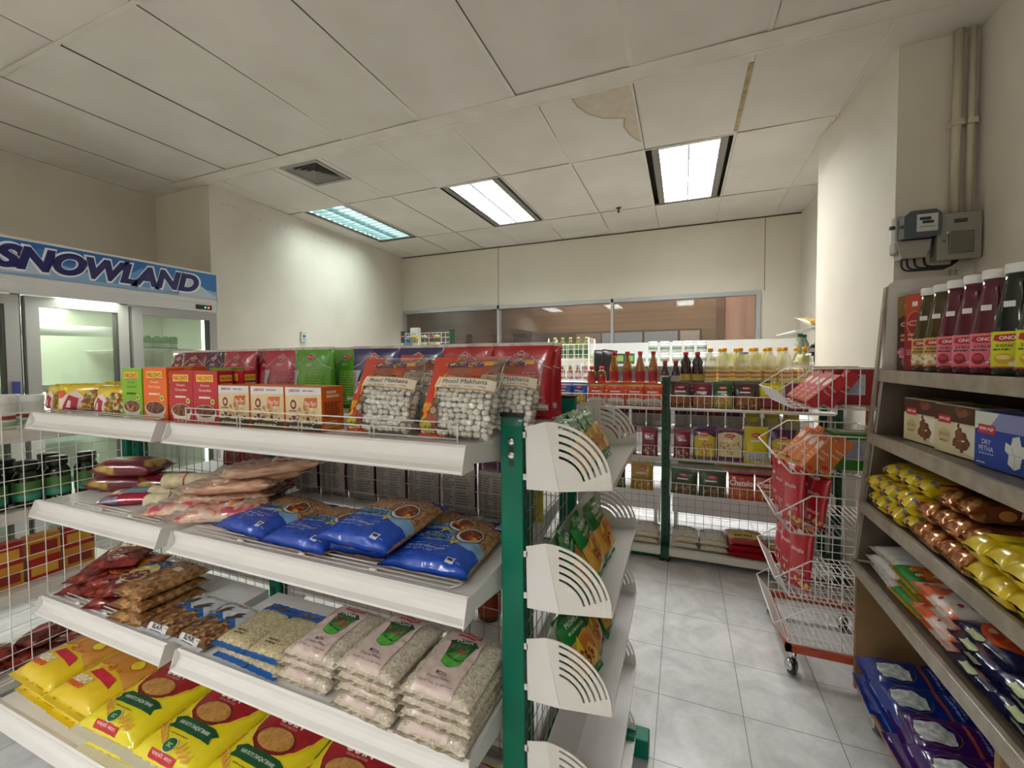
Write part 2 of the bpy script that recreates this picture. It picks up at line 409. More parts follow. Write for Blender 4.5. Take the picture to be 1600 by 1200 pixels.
# walls
wall_poly('wall_left',[(-4.45,-3.5),(-4.45,2.43),(-3.72,2.43),(-3.80,5.22)][::1],0,ZC,m_wall)
wall_poly('wall_right',[(1.12,5.22),(1.25,2.65),(1.25,-3.5)],0,ZC+.02,m_wall,.1)
wall_poly('wall_front',[(1.25,-3.5),(-4.45,-3.5)],0,ZC,m_wall)
mb=MB(); mb.prism([(.957,2.65),(1.3,2.65),(1.3,3.53),(.852,3.53)],0,ZC,m_wall,ax=2); struct(mb.build('trim_1'))   # square column standing out of the right wall
# back wall: upper partition with seams, window band, lower wall
YB=5.22
mb=MB(); mb.box((-3.9,YB,2.07),(1.2,YB+.08,ZC),m_wall2); mb.box((-3.9,YB,0),(1.2,YB+.08,1.50),m_wall2); mb.box((.76,YB,1.5),(1.2,YB+.08,2.07),m_wall2)
for x in (-2.28,.80): mb.box((x-.004,YB-.003,2.075),(x+.004,YB,ZC),mat('#8f866f',.8))
struct(mb.build('wall_back'))
m_glass=film_mat('window glass','#ffffff',op=.02,rough=.02,gl=.10)
xs=[-3.80,-2.28,-.79,.735]
for i in range(3):
    mb=MB(); a,b_=xs[i],xs[i+1]; y0,y1=YB-.025,YB+.06; z0,z1=1.5,2.075; f=.028
    mb.box((a-(f if i==0 else f/2),y0,z1-.045),(b_+(f/2 if i<2 else f),y1,z1),m_alu); mb.box((a-f/2,y0,z0),(b_+f/2,y1,z0+.04),m_alu)
    mb.box((a-f/2,y0,z0+.04),(a+f/2,y1,z1-.045),m_alu)
    if i==2: mb.box((b_-f/2,y0,z0+.04),(b_+f,y1,z1-.045),m_alu)
    w=struct(mb.build('window_%d'%(i+1)))
    mb=MB(); mb.box((a+f/2,YB+.02,z0+.04),(b_-f/2,YB+.026,z1-.045),m_glass); mb.build('pane',w)
# room beyond the window
m_brown=noise_mat('brown board','#8d6c4c','#9a7a58',scale=3,rough=.6,stretch=(.2,1,6)); m_dkb=mat('#5e4a36',.6)
mb=MB(); mb.box((-5,7.4,0),(.48,7.5,3),m_brown); mb.box((.48,7.37,0),(.60,7.45,3),mat('#7d6048',.6)); mb.box((.60,7.4,0),(2.4,7.5,3),mat('#d9a88e',.6))
mb.box((-5.1,5.4,0),(-5,7.5,3),m_brown); mb.box((2.4,5.4,0),(2.5,7.5,3),mat('#d9a88e',.6))
struct(mb.build('wall_beyond'))
mb=MB(); mb.box((-5.1,5.3,3.0),(2.5,7.5,3.05),m_brown); struct(mb.build('ceiling_beyond'))
mb=MB(); mb.box((-5.1,5.3,-.08),(2.5,7.5,0),mat('#8a8178',.5)); struct(mb.build('floor_beyond'))
# dark-framed interior window with blinds in the far room
mb=MB(); zt=1.83
mb.box((-2.9,7.30,1.0),(.28,7.34,zt),m_dkb); struct(mb.build('window_4'))
wn=bpy.data.objects['window_4']
mb=MB(); 
for (a,b_,c) in ((-2.85,-1.75,'#54463a'),(-1.72,-1.3,'#8f7a6a'),(-1.27,-.62,'#aeb4bb'),(-.58,-.08,'#aeb4bb'),(-.04,.24,'#b9ad9d')): mb.box((a,7.285,1.05),(b_,7.30,zt-.03),mat(c,.6))
for k in range(34): mb.box((-1.27+k*.036,7.278,1.05),(-1.27+k*.036+.004,7.286,zt-.03),mat('#7d838c',.6))
mb.build('blind',wn)
for (x,y) in ((-1.6,6.4),(.2,6.4)):
    L=bpy.data.lights.new('room_lamp','AREA'); L.shape='RECTANGLE'; L.size=.5; L.size_y=1.1; L.energy=9; L.color=(1,.95,.88)
    o=bpy.data.objects.new('room_lamp',L); COL.objects.link(o); o.location=(x,y,2.97)
# ceiling: tiles, bars, openings for troffers and the air vent
rnd=random.Random(4)
GX=[-4.45,-3.95,-3.33,-2.745,-2.145,-1.53,-.90,-.255,.36,.97,1.35]
GX2=[-3.80,-3.56,-2.99,-2.49,-1.98,-1.395,-.81,-.27,.315,.87,1.35]
ROWS=[(-3.5,-2.5,GX),(-2.5,-1.29,GX),(-1.29,-.09,GX),(-.09,1.11,GX),(1.11,2.31,GX),(2.43,3.24,GX2),(3.24,4.43,GX2),(4.43,5.24,GX2)]
holes=[]
for (x,y,e,c,w,l) in TROFFERS: holes.append((x,y))
mb=MB()
def tile(x0,x1,y0,y1):
    g=.003; z=[ZC+rnd.uniform(-.003,.004) for _ in range(4)]
    vs=[(x0+g,y0+g,z[0]),(x1-g,y0+g,z[1]),(x1-g,y1-g,z[2]),(x0+g,y1-g,z[3])]; vs+=[(a,b,c+.012) for a,b,c in vs]
    mb.add(vs,[(3,2,1,0),(4,5,6,7),(0,1,5,4),(1,2,6,5),(2,3,7,6),(3,0,4,7)],m_tile)
bars=[]
for (y0,y1,gx) in ROWS:
    for i in range(len(gx)-1):
        x0,x1=gx[i],gx[i+1]; hit=[h for h in holes if x0-.02<h[0]<x1+.02 and y0<h[1]<y1]
        if hit: continue
        if y0==2.43 and i in(2,):   # vent tile: leave a square opening
            vx0,vx1,vy0,vy1=-2.90,-2.56,2.43,2.80
            tile(x0,vx0,y0,y1); tile(vx1,x1,y0,y1); tile(vx0,vx1,vy1,y1); continue
        tile(x0,x1,y0,y1)
mb.box((-4.5,2.31,ZC-.004),(1.3,2.43,ZC+.01),m_bar)
# void above, seen through gaps
mb.box((-4.6,-3.6,ZC+.10),(1.4,5.35,ZC+.14),mat('#3a352c',.9))
struct(mb.build('ceiling'))
mb=MB(); k=0
for (y0,y1,gx) in ROWS:
    for x in gx[1:-1]:
        if y0==2.43 and x<-2.1: continue
        w=.011 if (y0<2.3 and x>-1.6) else .007
        mb.box((x-w,y0,ZC-.0035),(x+w,y1,ZC+.004),m_bar)
        mb.box((x+w,y0,ZC-.0012),(x+w+.0025,y1,ZC+.004),m_gap)
for y in (-2.5,-1.29,-.09,1.11,2.31,2.43,3.24,4.43):
    w=.010 if y<2.5 else .006
    mb.box((-4.45,y-w,ZC-.0055),(1.25,y+w,ZC-.002),m_bar); mb.box((-4.45,y+w,ZC-.0014),(1.25,y+w+.003,ZC+.004),m_gap)
mb.box((-3.9,YB-.012,ZC-.012),(1.13,YB,ZC-.004),m_gap)
struct(mb.build('trim_2'))
# water stain on the tile left of the lit troffer row
mb=MB()
st=[(-.30,2.46),(-.31,2.40)]
stain=[(-.275,2.44),(-.60,2.44),(-.585,2.54),(-.54,2.64),(-.47,2.71),(-.40,2.74),(-.345,2.76),(-.36,2.86),(-.335,2.98),(-.30,3.06),(-.275,3.10)]
mb.add([(x,y,ZC-.0042) for x,y in stain],[tuple(range(len(stain)))],m_stain)
for a,b_ in zip(stain[1:],stain[2:]):
    d=Vector((b_[0]-a[0],b_[1]-a[1])).normalized(); n=Vector((-d.y,d.x))*.006
    mb.add([(a[0]-n.x,a[1]-n.y,ZC-.0048),(b_[0]-n.x,b_[1]-n.y,ZC-.0048),(b_[0]+n.x,b_[1]+n.y,ZC-.0048),(a[0]+n.x,a[1]+n.y,ZC-.0048)],[(0,1,2,3)],m_stain2)
mb.box((.30,2.5,ZC-.006),(.325,3.2,ZC-.0036),noise_mat('rusty bar','#8e7448','#b3a17c',scale=30,rough=.8))
struct(mb.build('trim_3'))
# troffer fixtures
m_refl=mat('#e9efee',.25,metal=.3); m_louv=mat('#dfe6e6',.3,metal=.5); m_trim=mat('#8f8b82',.4,metal=.5)
def make_troffer(w,l,m_louv):
    r_=empty('ceiling_light')
    mb=MB(); W2,L2=w/2,l/2
    mb.box((-W2-.05,-L2-.02,.0),(-W2,L2+.02,.012),m_trim); mb.box((W2,-L2-.02,.0),(W2+.05,L2+.02,.012),m_trim)
    mb.box((-W2,-L2-.02,0),(W2,-L2,.10),m_white); mb.box((-W2,L2,0),(W2,L2+.02,.10),m_white)
    mb.box((-W2-.004,-L2,.0),(-W2,L2,.10),m_refl); mb.box((W2,-L2,0),(W2+.004,L2,.10),m_refl); mb.box((-W2-.05,-L2-.02,.10),(W2+.05,L2+.02,.11),m_white)
    mb.build('housing',r_)
    mb=MB()
    n=int(l/.075)
    for i in range(n+1):
        y=-L2+l*i/n; mb.prism([(y-.004,.002),(y+.004,.002),(y+.0015,.045),(y-.0015,.045)],-W2,W2,m_louv,ax=0)
    mb.box((-.006,-L2,.0),(.006,L2,.05),m_louv)
    mb.build('louver',r_); 
    for sx in (-1,1):
        mb=MB(); mb.tube([(sx*w*.25,-L2+.03,.070),(sx*w*.25,L2-.03,.070)],.013,mat('#f4fbff',.4,emit=5.0),n=10); mb.build('fluorescent_tube',r_)
    return r_
tl=['ceiling light along the left wall with visible louver, greenish glow','middle of the three lit ceiling lights, over the back shelves','brightest ceiling light, rightmost, glowing plain white near the column',
    'ceiling light behind the camera on the fridge side','ceiling light behind the camera over the middle aisle','ceiling light behind the camera near the right wall']
for (x,y,e,c,w,l),lb in zip(TROFFERS,tl):
    t=make_troffer(w,l,mat('#3f5352',.35,metal=.2) if lb.startswith('ceiling light along') else (mat('#5e6868',.35,metal=.2) if lb.startswith('middle') else m_louv)); t.location=(x,y,ZC-.002); tag(t,lb,'ceiling light','fluorescent ceiling troffers')  # left and middle louvers coloured darker so their fins look less brightly lit
# air vent
mb=MB(); cx,cy=-2.72,2.62; R_=.185; m_vd=mat('#3c3a36',.6); m_vl=mat('#8f8b82',.5)
rt=empty('ceiling_vent',(cx,cy,ZC-.006)); 
mb.prism([(-R_,-R_),(R_,-R_),(R_,R_),(-R_,R_)],.08,.09,m_vd,ax=2)
for s in range(4):
    c,sn=math.cos(s*PI/2),math.sin(s*PI/2); M=Matrix.Rotation(s*PI/2,4,'Z')
    mb.prism([(-R_,-R_),(R_,-R_),(R_-.03,-R_+.03),(-R_+.03,-R_+.03)],-.004,.012,m_vl,ax=2,M=M)
mb.build('frame',rt)
mb=MB()
for q in range(1,5):
    a=R_-.03-q*.032; b_=a+.024
    for s in range(4):
        M=Matrix.Rotation(s*PI/2,4,'Z'); vs=[(-b_,-b_,.0),(b_,-b_,.0),(a,-a,.03),(-a,-a,.03),(-b_,-b_,.003),(b_,-b_,.003),(a,-a,.033),(-a,-a,.033)]
        mb.add(vs,[(0,1,2,3)[::-1],(4,5,6,7),(0,1,5,4),(2,3,7,6)],m_vl,M=M)
mb.build('blade',rt); tag(rt,'dusty dark square air vent in the ceiling above the fridge side','air vent')
# sprinkler
rt=empty('sprinkler',(-.60,4.36,ZC)); mb=MB(); mb.lathe([(.03,-.002),(.03,0)],mat('#5d5648',.5,metal=.5),n=14); mb.lathe([(.008,-.04),(.008,0)],mat('#5d5648',.4,metal=.8),n=8); mb.lathe([(.016,-.044),(.016,-.040)],mat('#5d5648',.4,metal=.8),n=10); mb.build('sprinkler_head',rt)
tag(rt,'small brass fire sprinkler hanging from the ceiling before the back wall','sprinkler')
# conduits on the column
m_con=mat('#c6bda6',.5)
for x,rr,lb in ((1.165,.017,'left cream conduit pipe running up to the ceiling beside the right wall'),(1.215,.014,'right cream conduit pipe in the corner of column and right wall')):
    rt=empty('conduit_pipe',(x,2.625,0)); mb=MB(); z0=2.02 if x<1.2 else 2.02
    mb.tube([(0,0,z0),(0,0,ZC)],rr,m_con,n=12); mb.build('pipe',rt)
    mb=MB(); mb.box((-rr-.012,-.004,2.42),(rr+.012,.024,2.435),m_con); mb.box((-rr-.004,-rr-.004,2.415),(rr+.004,.02,2.44),m_con); mb.build('clamp',rt)
    tag(rt,lb,'pipe','conduits on the column')
rt=empty('conduit_pipe',(1.17,2.63,0)); mb=MB(); mb.tube([(0,0,1.2),(0,0,1.76)],.014,m_con,n=10); mb.build('pipe',rt); tag(rt,'short cream conduit pipe running down below the grey breaker box','pipe','conduits on the column')
# electricity meter
rt=empty('electricity_meter',(1.015,2.65,1.905)); rt.scale=(1,1,.78); m_mg=mat('#a09b93',.5); 
mb=MB(); mb.bbox((-.075,-.05,-.07),(.065,0,.16),m_mg,.012); mb.bbox((-.08,-.06,-.075),(.06,-.0,.0),m_mg,.01); mb.prism([(-.055,-.11),(.035,-.11),(.055,-.005),(-.075,-.005)],-.072,-.001,m_mg,ax=1); mb.build('terminal_cover',rt)
mb=MB(); mb.prism([(-.065,.0),(.065,.0),(.07,.03),(.07,.13),(.05,.155),(-.04,.155),(-.065,.125)],-.115,-.05,mat('#3f4a55',.15,coat=.6),ax=1)
o=mb.build('glass_cover',rt)
mb=MB(); mb.box((-.02,-.118,.03),(.055,-.115,.13),mat('#c8c9c4',.5)); mb.box((-.01,-.120,.095),(.03,-.118,.112),mat('#23262a',.5)); mb.box((.0,-.120,.075),(.04,-.118,.09),mat('#23262a',.5)); mb.box((-.01,-.120,.055),(.045,-.118,.058),mat('#555',.5)if False else mat('#555555',.5)); mb.build('dial_plate',rt)
mb=MB(); mb.tube([(-.078,-.05,.085),(-.095,-.05,.085)],.012,mat('#2d2d2d',.5),n=10); mb.build('seal_knob',rt)
tag(rt,'grey wall-mounted electricity meter with dark blue glass cover on the column','meter')
rt=empty('meter_cables',(1.02,2.60,1.822)); 
for i,x in enumerate((-.055,-.033,-.005,.03)):
    mb=MB(); d=.06-.004*i; pts=[(x,0,.0),(x,-.004,-.02)]
    for k in range(7): a=PI/2*k/6; pts.append((x+.03-.03*math.cos(a),-.004-.002*i,-.03-(d-.03)*math.sin(a)))
    pts+=[(.10+.008*i,-.004-.002*i,-d),(.130+.006*i,-.004,-d+.02),(.138+.006*i,0,.0)]; mb.tube(pts,.005,mat('#1c1b1b',.45),n=8); mb.build('cable',rt)
tag(rt,'four black cables looping from the electricity meter to the breaker box','cable')
rt=empty('breaker_box',(1.165,2.65,1.80)); rt.scale=(1,1,.84); m_bb=mat('#98968c',.45,metal=.2)
mb=MB(); mb.bbox((-.075,-.06,0),(.075,0,.245),m_bb,.006); mb.bbox((-.078,-.075,-.004),(.078,-.058,.249),m_bb,.005); mb.build('box',rt)
mb=MB(); mb.bbox((-.04,-.082,.03),(.05,-.070,.15),mat('#6a655c',.25,coat=.5),.006); mb.build('cover_door',rt)
mb=MB(); mb.box((-.02,-.078,.195),(.025,-.0745,.215),mat('#3a3834',.5)); mb.build('name_plate',rt)
mb=MB(); mb.sphere((.053,-.082,.10),.006,mat('#c9c9c9',.2,metal=1)); mb.sphere((-.055,-.078,.10),.005,mat('#3b3b3b',.4)); mb.sphere((-.045,-.08,.145),.008,mat('#d0cfc9',.3)); mb.build('latch',rt)
tag(rt,'grey metal breaker box with smoked door below the two conduits','breaker box')
# wall marks: scuffs on left wall & column, small wall switch
rt=empty('wall_switch',(-3.74,3.38,1.61),(0,0,0)); mb=MB(); mb.bbox((0,-.035,-.055),(.012,.035,.055),mat('#c7d0d4',.4),.004); mb.build('plate',rt); mb=MB(); mb.box((.012,-.014,-.005),(.016,.014,.02),mat('#49606e',.4)); mb.box((.012,-.012,-.035),(.014,.012,-.02),mat('#8fa6b4',.4)); mb.build('sticker',rt)
tag(rt,'small pale wall plate with a dark sticker on the left wall','wall plate')
mb=MB(); rs=random.Random(9)
for k in range(26):
    y=rs.uniform(2.6,3.5); z=ZC-.22-rs.random()*.28; mb.box((-3.722-(y-2.43)*.0287,y,z-rs.uniform(.03,.12)),(-3.7215-(y-2.43)*.0287+.001,y+.003,z),mat('#9b927e',.8))
for k in range(40):
    y=rs.uniform(2.47,4.2); z=ZC-.14-(.02*math.sin(y*9)); mb.box((-3.722-(y-2.43)*.0287,y,z),(-3.7205-(y-2.43)*.0287,y+rs.uniform(.01,.05),z+.003),mat('#7d745f',.8))
struct(mb.build('trim_4'))
# ================================================================ NEAR GONDOLA
m_green=noise_mat('green enamel','#006650','#007058',scale=4,rough=.45); m_green.node_tree.nodes['Principled BSDF'].inputs['Specular IOR Level'].default_value=.25; m_greend=mat('#0a4a35',.45); m_black=mat('#151515',.4); m_wirew=mat('#e9e6e2',.35,name='white wire')
m_steel=mat('#c2c2c0',.25,metal=1); m_wireg=mat('#b4aca0',.4,metal=.2,name='grey wire')
YG=1.15; YFRONT=.80
def post_part(rt,x,y,h,w=.058,d=.03,name='post',m=None,slots='side',cap=True):
    m=m or m_green; mb=MB(); mb.bbox((x-w/2,y-d/2,.03),(x+w/2,y+d/2,h),m,.003)
    if slots:
        s=mb
        z=.12
        while z<h-.03:
            if 'side' in slots: s.box((x+w/2-.001,y-d*.16,z),(x+w/2+.0008,y+d*.16,z+.028),m_black)
            if 'front' in slots: s.box((x-w*.12,y-d/2-.0008,z),(x+w*.12,y-d/2+.001,z+.028),m_black)
            z+=.05
    o=mb.build(name,rt)
    if cap: s=MB(); s.bbox((x-w/2-.001,y-d/2-.001,h),(x+w/2+.001,y+d/2+.001,h+.010),m_black,.002); s.build('end_cap',o)
    return o
def mesh_panel(rt,p0,p1,z0,z1,step=.05,r=.0015,m=None,name='mesh_panel',rim=.003):
    """wire grid between two plan points"""
    m=m or m_wireg; a=Vector((p0[0],p0[1],0)); b=Vector((p1[0],p1[1],0)); L=(b-a).length; d=(b-a)/L; mb=MB(); n=Vector((-d.y,d.x,0))*r*1.6
    k=int(round(L/step)); q=int(round((z1-z0)/step))
    for i in range(k+1):
        p=a+d*(L*i/k); mb.wire((p.x,p.y,z0),(p.x,p.y,z1),rim if i in(0,k) else r,m)
    for j in range(q+1):
        z=z0+(z1-z0)*j/q; mb.wire((a.x+n.x,a.y+n.y,z),(b.x+n.x,b.y+n.y,z),rim if j in(0,q) else r,m)
    return mb.build(name,rt)
def shelf_part(rt,x0,x1,yb,yf,z,guard='up',s=1,m=None):
    """sheet shelf from back yb to front yf (s=+1 front towards -y)"""
    m=m or m_white; mb=MB()
    f=lambda y:yf+s*y
    mb.prism([(f(.0),z),(yb,z),(yb,z-.014),(f(.012),z-.014)],x0,x1,m,ax=0)
    for x in (x0,x1):
        xx=x+.0003 if x==x1 else x-.0018
        mb.prism([(yb,z),(yb,z-.085),(yb-s*.06,z-.085),(f(.02),z-.04),(f(.0),z-.0)],xx,xx+.0015,m,ax=0)
    sh=mb.build('shelf',rt)
    mb=MB(); pr=[(f(.0),z+.002),(f(-.012),z+.006),(f(-.017),z+.001),(f(-.014),z-.006),(f(-.011),z-.016),(f(-.013),z-.028),(f(-.022),z-.039),(f(-.035),z-.045),(f(-.037),z-.050),(f(-.030),z-.054),(f(-.010),z-.046),(f(.0),z-.02)]
    mb.prism(pr,x0,x1,m,ax=0,smooth=False)
    for x in (x0,x1):
        xx=x+.0004 if x==x1 else x-.0024
        mb.prism([(f(.004),z+.004),(f(-.020),z+.006),(f(-.040),z-.052),(f(.018),z-.052)],xx,xx+.002,m,ax=0)
    mb.build('price_rail',sh)
    if guard:
        mb=MB(); a,b=x0+.03,x1-.035
        if guard=='up':
            y=f(.012)
            for zz in (z+.012,z+.030,z+.048): mb.tube([(a,y,zz),(b,y,zz)],.0018,m_wirew,n=6)
            for x in (a,b): mb.tube([(x,y,z-.004),(x,y,z+.048)],.0018,m_wirew,n=6)
            k=4
            for i in range(1,k):
                x=a+(b-a)*i/k; mb.tube([(x-.006,y-.002,z-.002),(x-.006,y-.002,z+.030),(x,y-.002,z+.038),(x+.006,y-.002,z+.030),(x+.006,y-.002,z-.002)],.0016,m_wirew,n=5)
        else:
            for i,dy in enumerate((.004,.014,.024)): mb.tube([(a+.004*i,f(dy),z+.006+.004*i),(b+.012*i-.02,f(dy),z+.006+.004*i)],.0018,m_wirew,n=6)
            mb.tube([(b-.02,f(.004),z+.006),(b,f(.012),z+.012),(b+.004,f(.024),z+.014)],.0018,m_wirew,n=6)
            for i in range(1,4):
                x=a+(b-a)*i/4; mb.sphere((x,f(.006),z+.009),.008,m_wirew,seg=8,ring=5,sc=(1.6,.8,.6))
        mb.build('wire_guard',sh)
    return sh
G=empty('gondola_shelving',(0,0,0))
PX=[-.43,-1.43,-2.28]; HP=1.20
for x in PX:
    post_part(G,x,YG,HP,w=.05,d=.04,slots='side front')
    mb=MB(); mb.bbox((x-.03,YG-.40,.02),(x+.03,YG+.40,.085),m_green,.004); mb.build('base_foot',G)
for a,b in ((PX[1],PX[0]),(PX[2],PX[1])):
    mesh_panel(G,(a+.03,YG),(b-.03,YG),.14,1.15)
ZS=[1.166,.842,.483]
for z,g in zip(ZS,('up','low','none')):
    shelf_part(G,PX[1]+.025,PX[0]+.01,YG-.02,YFRONT,z,guard=g if g!='none' else None)
    if g=='none': 
        pass
    shelf_part(G,PX[2]+.08,PX[1]-.03,YG-.02,YFRONT,z,guard='low')
shelf_part(G,PX[1]+.025,PX[0]+.01,YG-.02,.69,.15,guard=None); shelf_part(G,PX[2]+.02,PX[1]-.03,YG-.02,.69,.15,guard=None)
# far side shelves
for z in ZS:
    shelf_part(G,PX[1]+.025,PX[0]+.01,YG+.02,YG+.37,z,guard=None,s=-1); shelf_part(G,PX[2]+.02,PX[1]-.03,YG+.02,YG+.37,z,guard=None,s=-1)
shelf_part(G,PX[1]+.025,PX[0]+.01,YG+.02,YG+.45,.15,guard=None,s=-1); shelf_part(G,PX[2]+.02,PX[1]-.03,YG+.02,YG+.45,.15,guard=None,s=-1)
tag(G,'long double-sided gondola with white shelves, green posts and wire mesh in the foreground','shelving')
# end rack on the right end: two posts and five slotted trays
E_=empty('end_display_rack',(-.377,1.21,0)); 
def eo(x,y,z): return (x+.377,y-1.21,z)
for y in (.95,1.47):
    p=post_part(E_,0,y-1.21,1.215,w=.057,d=.035,slots='side')
    s=MB()
    for z in (1.157,1.124):
        if y<1: s.lathe([(.010,0),(.010,.003),(.006,.006)],m_steel,n=12,M=Matrix.Translation((0,y-1.21-.0175,z))@Matrix.Rotation(PI/2,4,'X'))
    if y<1:
        s.build('bolt',p); s=MB()
        for z in (1.139,1.106): s.box((-.006,y-1.21-.0185,z-.008),(.006,y-1.21-.0172,z+.006),m_black)
        s.build('keyhole_slot',p)
    mb=MB(); mb.bbox((-.02,y-1.21-.03,.01),(.28,y-1.21+.03,.075),m_green,.004); mb.build('base_foot',E_)
mesh_panel(E_,(0,.97-1.21),(0,1.45-1.21),.1,1.15,name='mesh_panel')
def fan_plate(mb,y,z,m,th=.0025):
    """slotted quarter-round side plate; origin at the inner bottom corner x=.117, floor height z"""
    x0,z0=.117,z
    # outline: back edge leaning up to the left, bottom edge, arc
    A=(x0-.035,z+.160); Bp=(x0,z); Cp=(x0+.118,z+.016)
    cx,cz=x0+.0005,z+.003
    ra=math.hypot(A[0]-cx,A[1]-cz); rc=math.hypot(Cp[0]-cx,Cp[1]-cz); aa=math.atan2(A[1]-cz,A[0]-cx); ac=math.atan2(Cp[1]-cz,Cp[0]-cx)
    def pol(t,q):  # t 0..1 arc from A to C, q 0..1 radius fraction
        a=aa+(ac-aa)*t; R=(ra+(rc-ra)*t)*q; return (cx+R*math.cos(a),cz+R*math.sin(a))
    # annular bands leave slots between them
    n=14
    def band(q0,q1,t0=0,t1=1):
        P=[pol(t0+(t1-t0)*i/n,q1) for i in range(n+1)]+[pol(t1+(t0-t1)*i/n,q0) for i in range(n+1)]
        for i in range(n):
            a,b,c,d=P[i],P[i+1],P[2*n-i],P[2*n+1-i]
            vs=[(p[0],y,p[1]) for p in (a,b,c,d)]+[(p[0],y+th,p[1]) for p in (a,b,c,d)]
            mb.add(vs,[(0,1,2,3),(7,6,5,4),(0,4,5,1),(2,6,7,3),(0,3,7,4),(1,5,6,2)],m)
    band(.955,1.0); 
    qs=[(.925,.80),(.76,.645)]
    slots=[(.955,.918),(.845,.805),(.735,.695),(.625,.585),(.515,.475)]
    # bands between the slots
    for (a,b) in zip([.918,.805,.695,.585],[.845,.735,.625,.515]): band(b,a)
    for (hi,lo) in slots: band(lo,hi,0,.12); band(lo,hi,.80,1)
    band(0.0,.475)
    # straight corner filler under the fan
    mb.prism([(x0,z),(Cp[0],Cp[1]),(Cp[0]-.002,Cp[1]+.004),(cx,cz+.006)],y+.0004,y+th-.0004,m,ax=1)
for k,z in enumerate((1.047,.762,.537,.285,.045)):
    y0,y1=.935-1.21,1.475-1.21
    mb=MB(); 
    # back panel, floor and lip
    mb.prism([(.082,z+.150),(.0835,z+.151),(.1185,z+.0015),(.236,z+.018),(.236,z+.030),(.2375,z+.030),(.2375,z+.0155),(.117,z-.0005)],y0+.003,y1-.003,m_white,ax=1)
    tr=mb.build('tray',E_)
    for y in (y0,y1-.0025):
        mb=MB(); fan_plate(mb,y,z,m_whit2)
        yy=y; x0=.117; mb.prism([(.035,z+.146),(.082,z+.160),(x0,z),(.037,z-.002)],yy,yy+.0025,m_white,ax=1)
        for zz in (z+.02,z+.12): mb.box((.024,yy,zz),(.038,yy+.0025,zz+.014),m_white)
        mb.build('slotted_side_plate',tr)
tag(E_,'end display rack on the green posts with five white trays and slotted fan-shaped side plates','display rack')
# left end rack: mesh back and three white shelves facing the fridge
L_=empty('side_display_rack',(-2.36,.98,0))
mesh_panel(L_,(0,.50-.98),(0,1.12-.98),.14,1.16,m=m_wirew,r=.0016)
post_part(L_,0,.14+.03,1.17,w=.04,d=.04); post_part(L_,0,-.51,1.17,w=.04,d=.04)
for z in (1.09,.78,.47,.15):
    mb=MB(); mb.bbox((-.36,-.48,z-.045),(-.01,.14,z),m_whit2,.004); s=mb.build('shelf',L_)
mb=MB()
for zz in (1.16,): 
    mb.tube([(-.34,-.46,zz),(-.34,.14,zz)],.004,m_wirew); 
    for y in (-.46,.14): mb.tube([(-.34,y,zz-.07),(-.34,y,zz)],.003,m_wirew)
mb.build('wire_rail',L_)
tag(L_,'white wire-mesh side rack at the left end of the gondola, facing the fridge','display rack')
# ================================================================ BACK GONDOLA
Bk=empty('back_gondola',(-.1,3.3,0)); YBK=3.34; YBF=2.97
def bo(x,y): return (x+.1,y-3.3)
BX=[-1.02,-.105,.86]
for i,x in enumerate(BX):
    X,Y=bo(x,YBK-.20 if False else YBK); 
    post_part(Bk,x+.1,YBF-3.3+.10,1.22,w=.05,d=.03,m=m_greend,slots='front'); post_part(Bk,x+.1,YBK-3.3,1.22,w=.05,d=.03,m=m_greend,slots=None)
    mb=MB(); mb.bbox((x+.1-.03,YBF-3.3+.0,.02),(x+.1+.03,.14,.09),m_greend,.004); mb.build('base_foot',Bk)
    for dx in (-.02,.02):
        mb=MB(); mb.lathe([(.014,0),(.017,.004),(.017,.02),(.008,.028)],m_black,n=12,c=(x+.1+dx,YBF-3.3+.02,0)); mb.build('levelling_foot',Bk)
def basket(rt,x0,x1,yb,yf,z,h=.075,name='wire_basket'):
    mb=MB(); r=.0022; n=int((x1-x0)/.04)
    for zz in (z,z+h): mb.tube([(x0,yb,zz),(x0,yf,zz),(x1,yf,zz),(x1,yb,zz)],r*1.2,m_wirew,n=5)
    for i in range(n+1):
        x=x0+(x1-x0)*i/n; mb.wire((x,yf,z),(x,yf,z+h),r*.8,m_wirew)
        mb.wire((x,yf,z),(x,yb,z),r*.8,m_wirew)
    for k in range(1,7):
        y=yf+(yb-yf)*k/7
        for x in (x0,x1): mb.wire((x,y,z),(x,y,z+h),r*.8,m_wirew)
        mb.wire((x0,y,z),(x1,y,z),r*.8,m_wirew)
    return mb.build(name,rt)
for a,b in ((BX[0]+.03,BX[1]-.025),(BX[1]+.03,BX[2]-.03)):
    mesh_panel(Bk,(a+.1,YBF-3.3+.14),(b+.1,YBF-3.3+.14),.13,1.18,step=.052,m=m_wireg,r=.0015)
    for z,h in ((1.027,.085),(.690,.085),(.452,.085)): basket(Bk,a+.1,b+.1,YBF-3.3+.13,YBF-3.3+.0,z,h)
    mb=MB(); mb.box((a+.1,YBF-3.3+.02,1.012),(b+.1,-3.3+YBF+.13,1.022),m_whit2); mb.build('shelf_plate',Bk)
    sh=MB(); sh.box((a+.1,-.30,.075),(b+.1,.14,.09),m_white); sh.box((a+.1,-.315,.035),(b+.1,-.30,.095),m_whit2); sh.prism([(-.315,.095),(-.33,.09),(-.34,.05),(-.315,.045)],a+.1,b+.1,m_whit2,ax=0); sh.build('base_shelf',Bk)
    # rear-side upper shelf carrying bottles
    for z in (1.175,.86,.628):
        mb=MB(); mb.box((a+.1,YBF-3.3+.15,z-(.025 if z>.6 else .006)),(b+.1,.14 if z>.6 else .0,z),m_whit2); mb.build('rear_shelf',Bk)
mb=MB(); mb.bbox((BX[0]+.1+.03,-.305,.015),(BX[1]+.1-.03,-.26,.072),m_green,.003); mb.build('kick_rail',Bk)
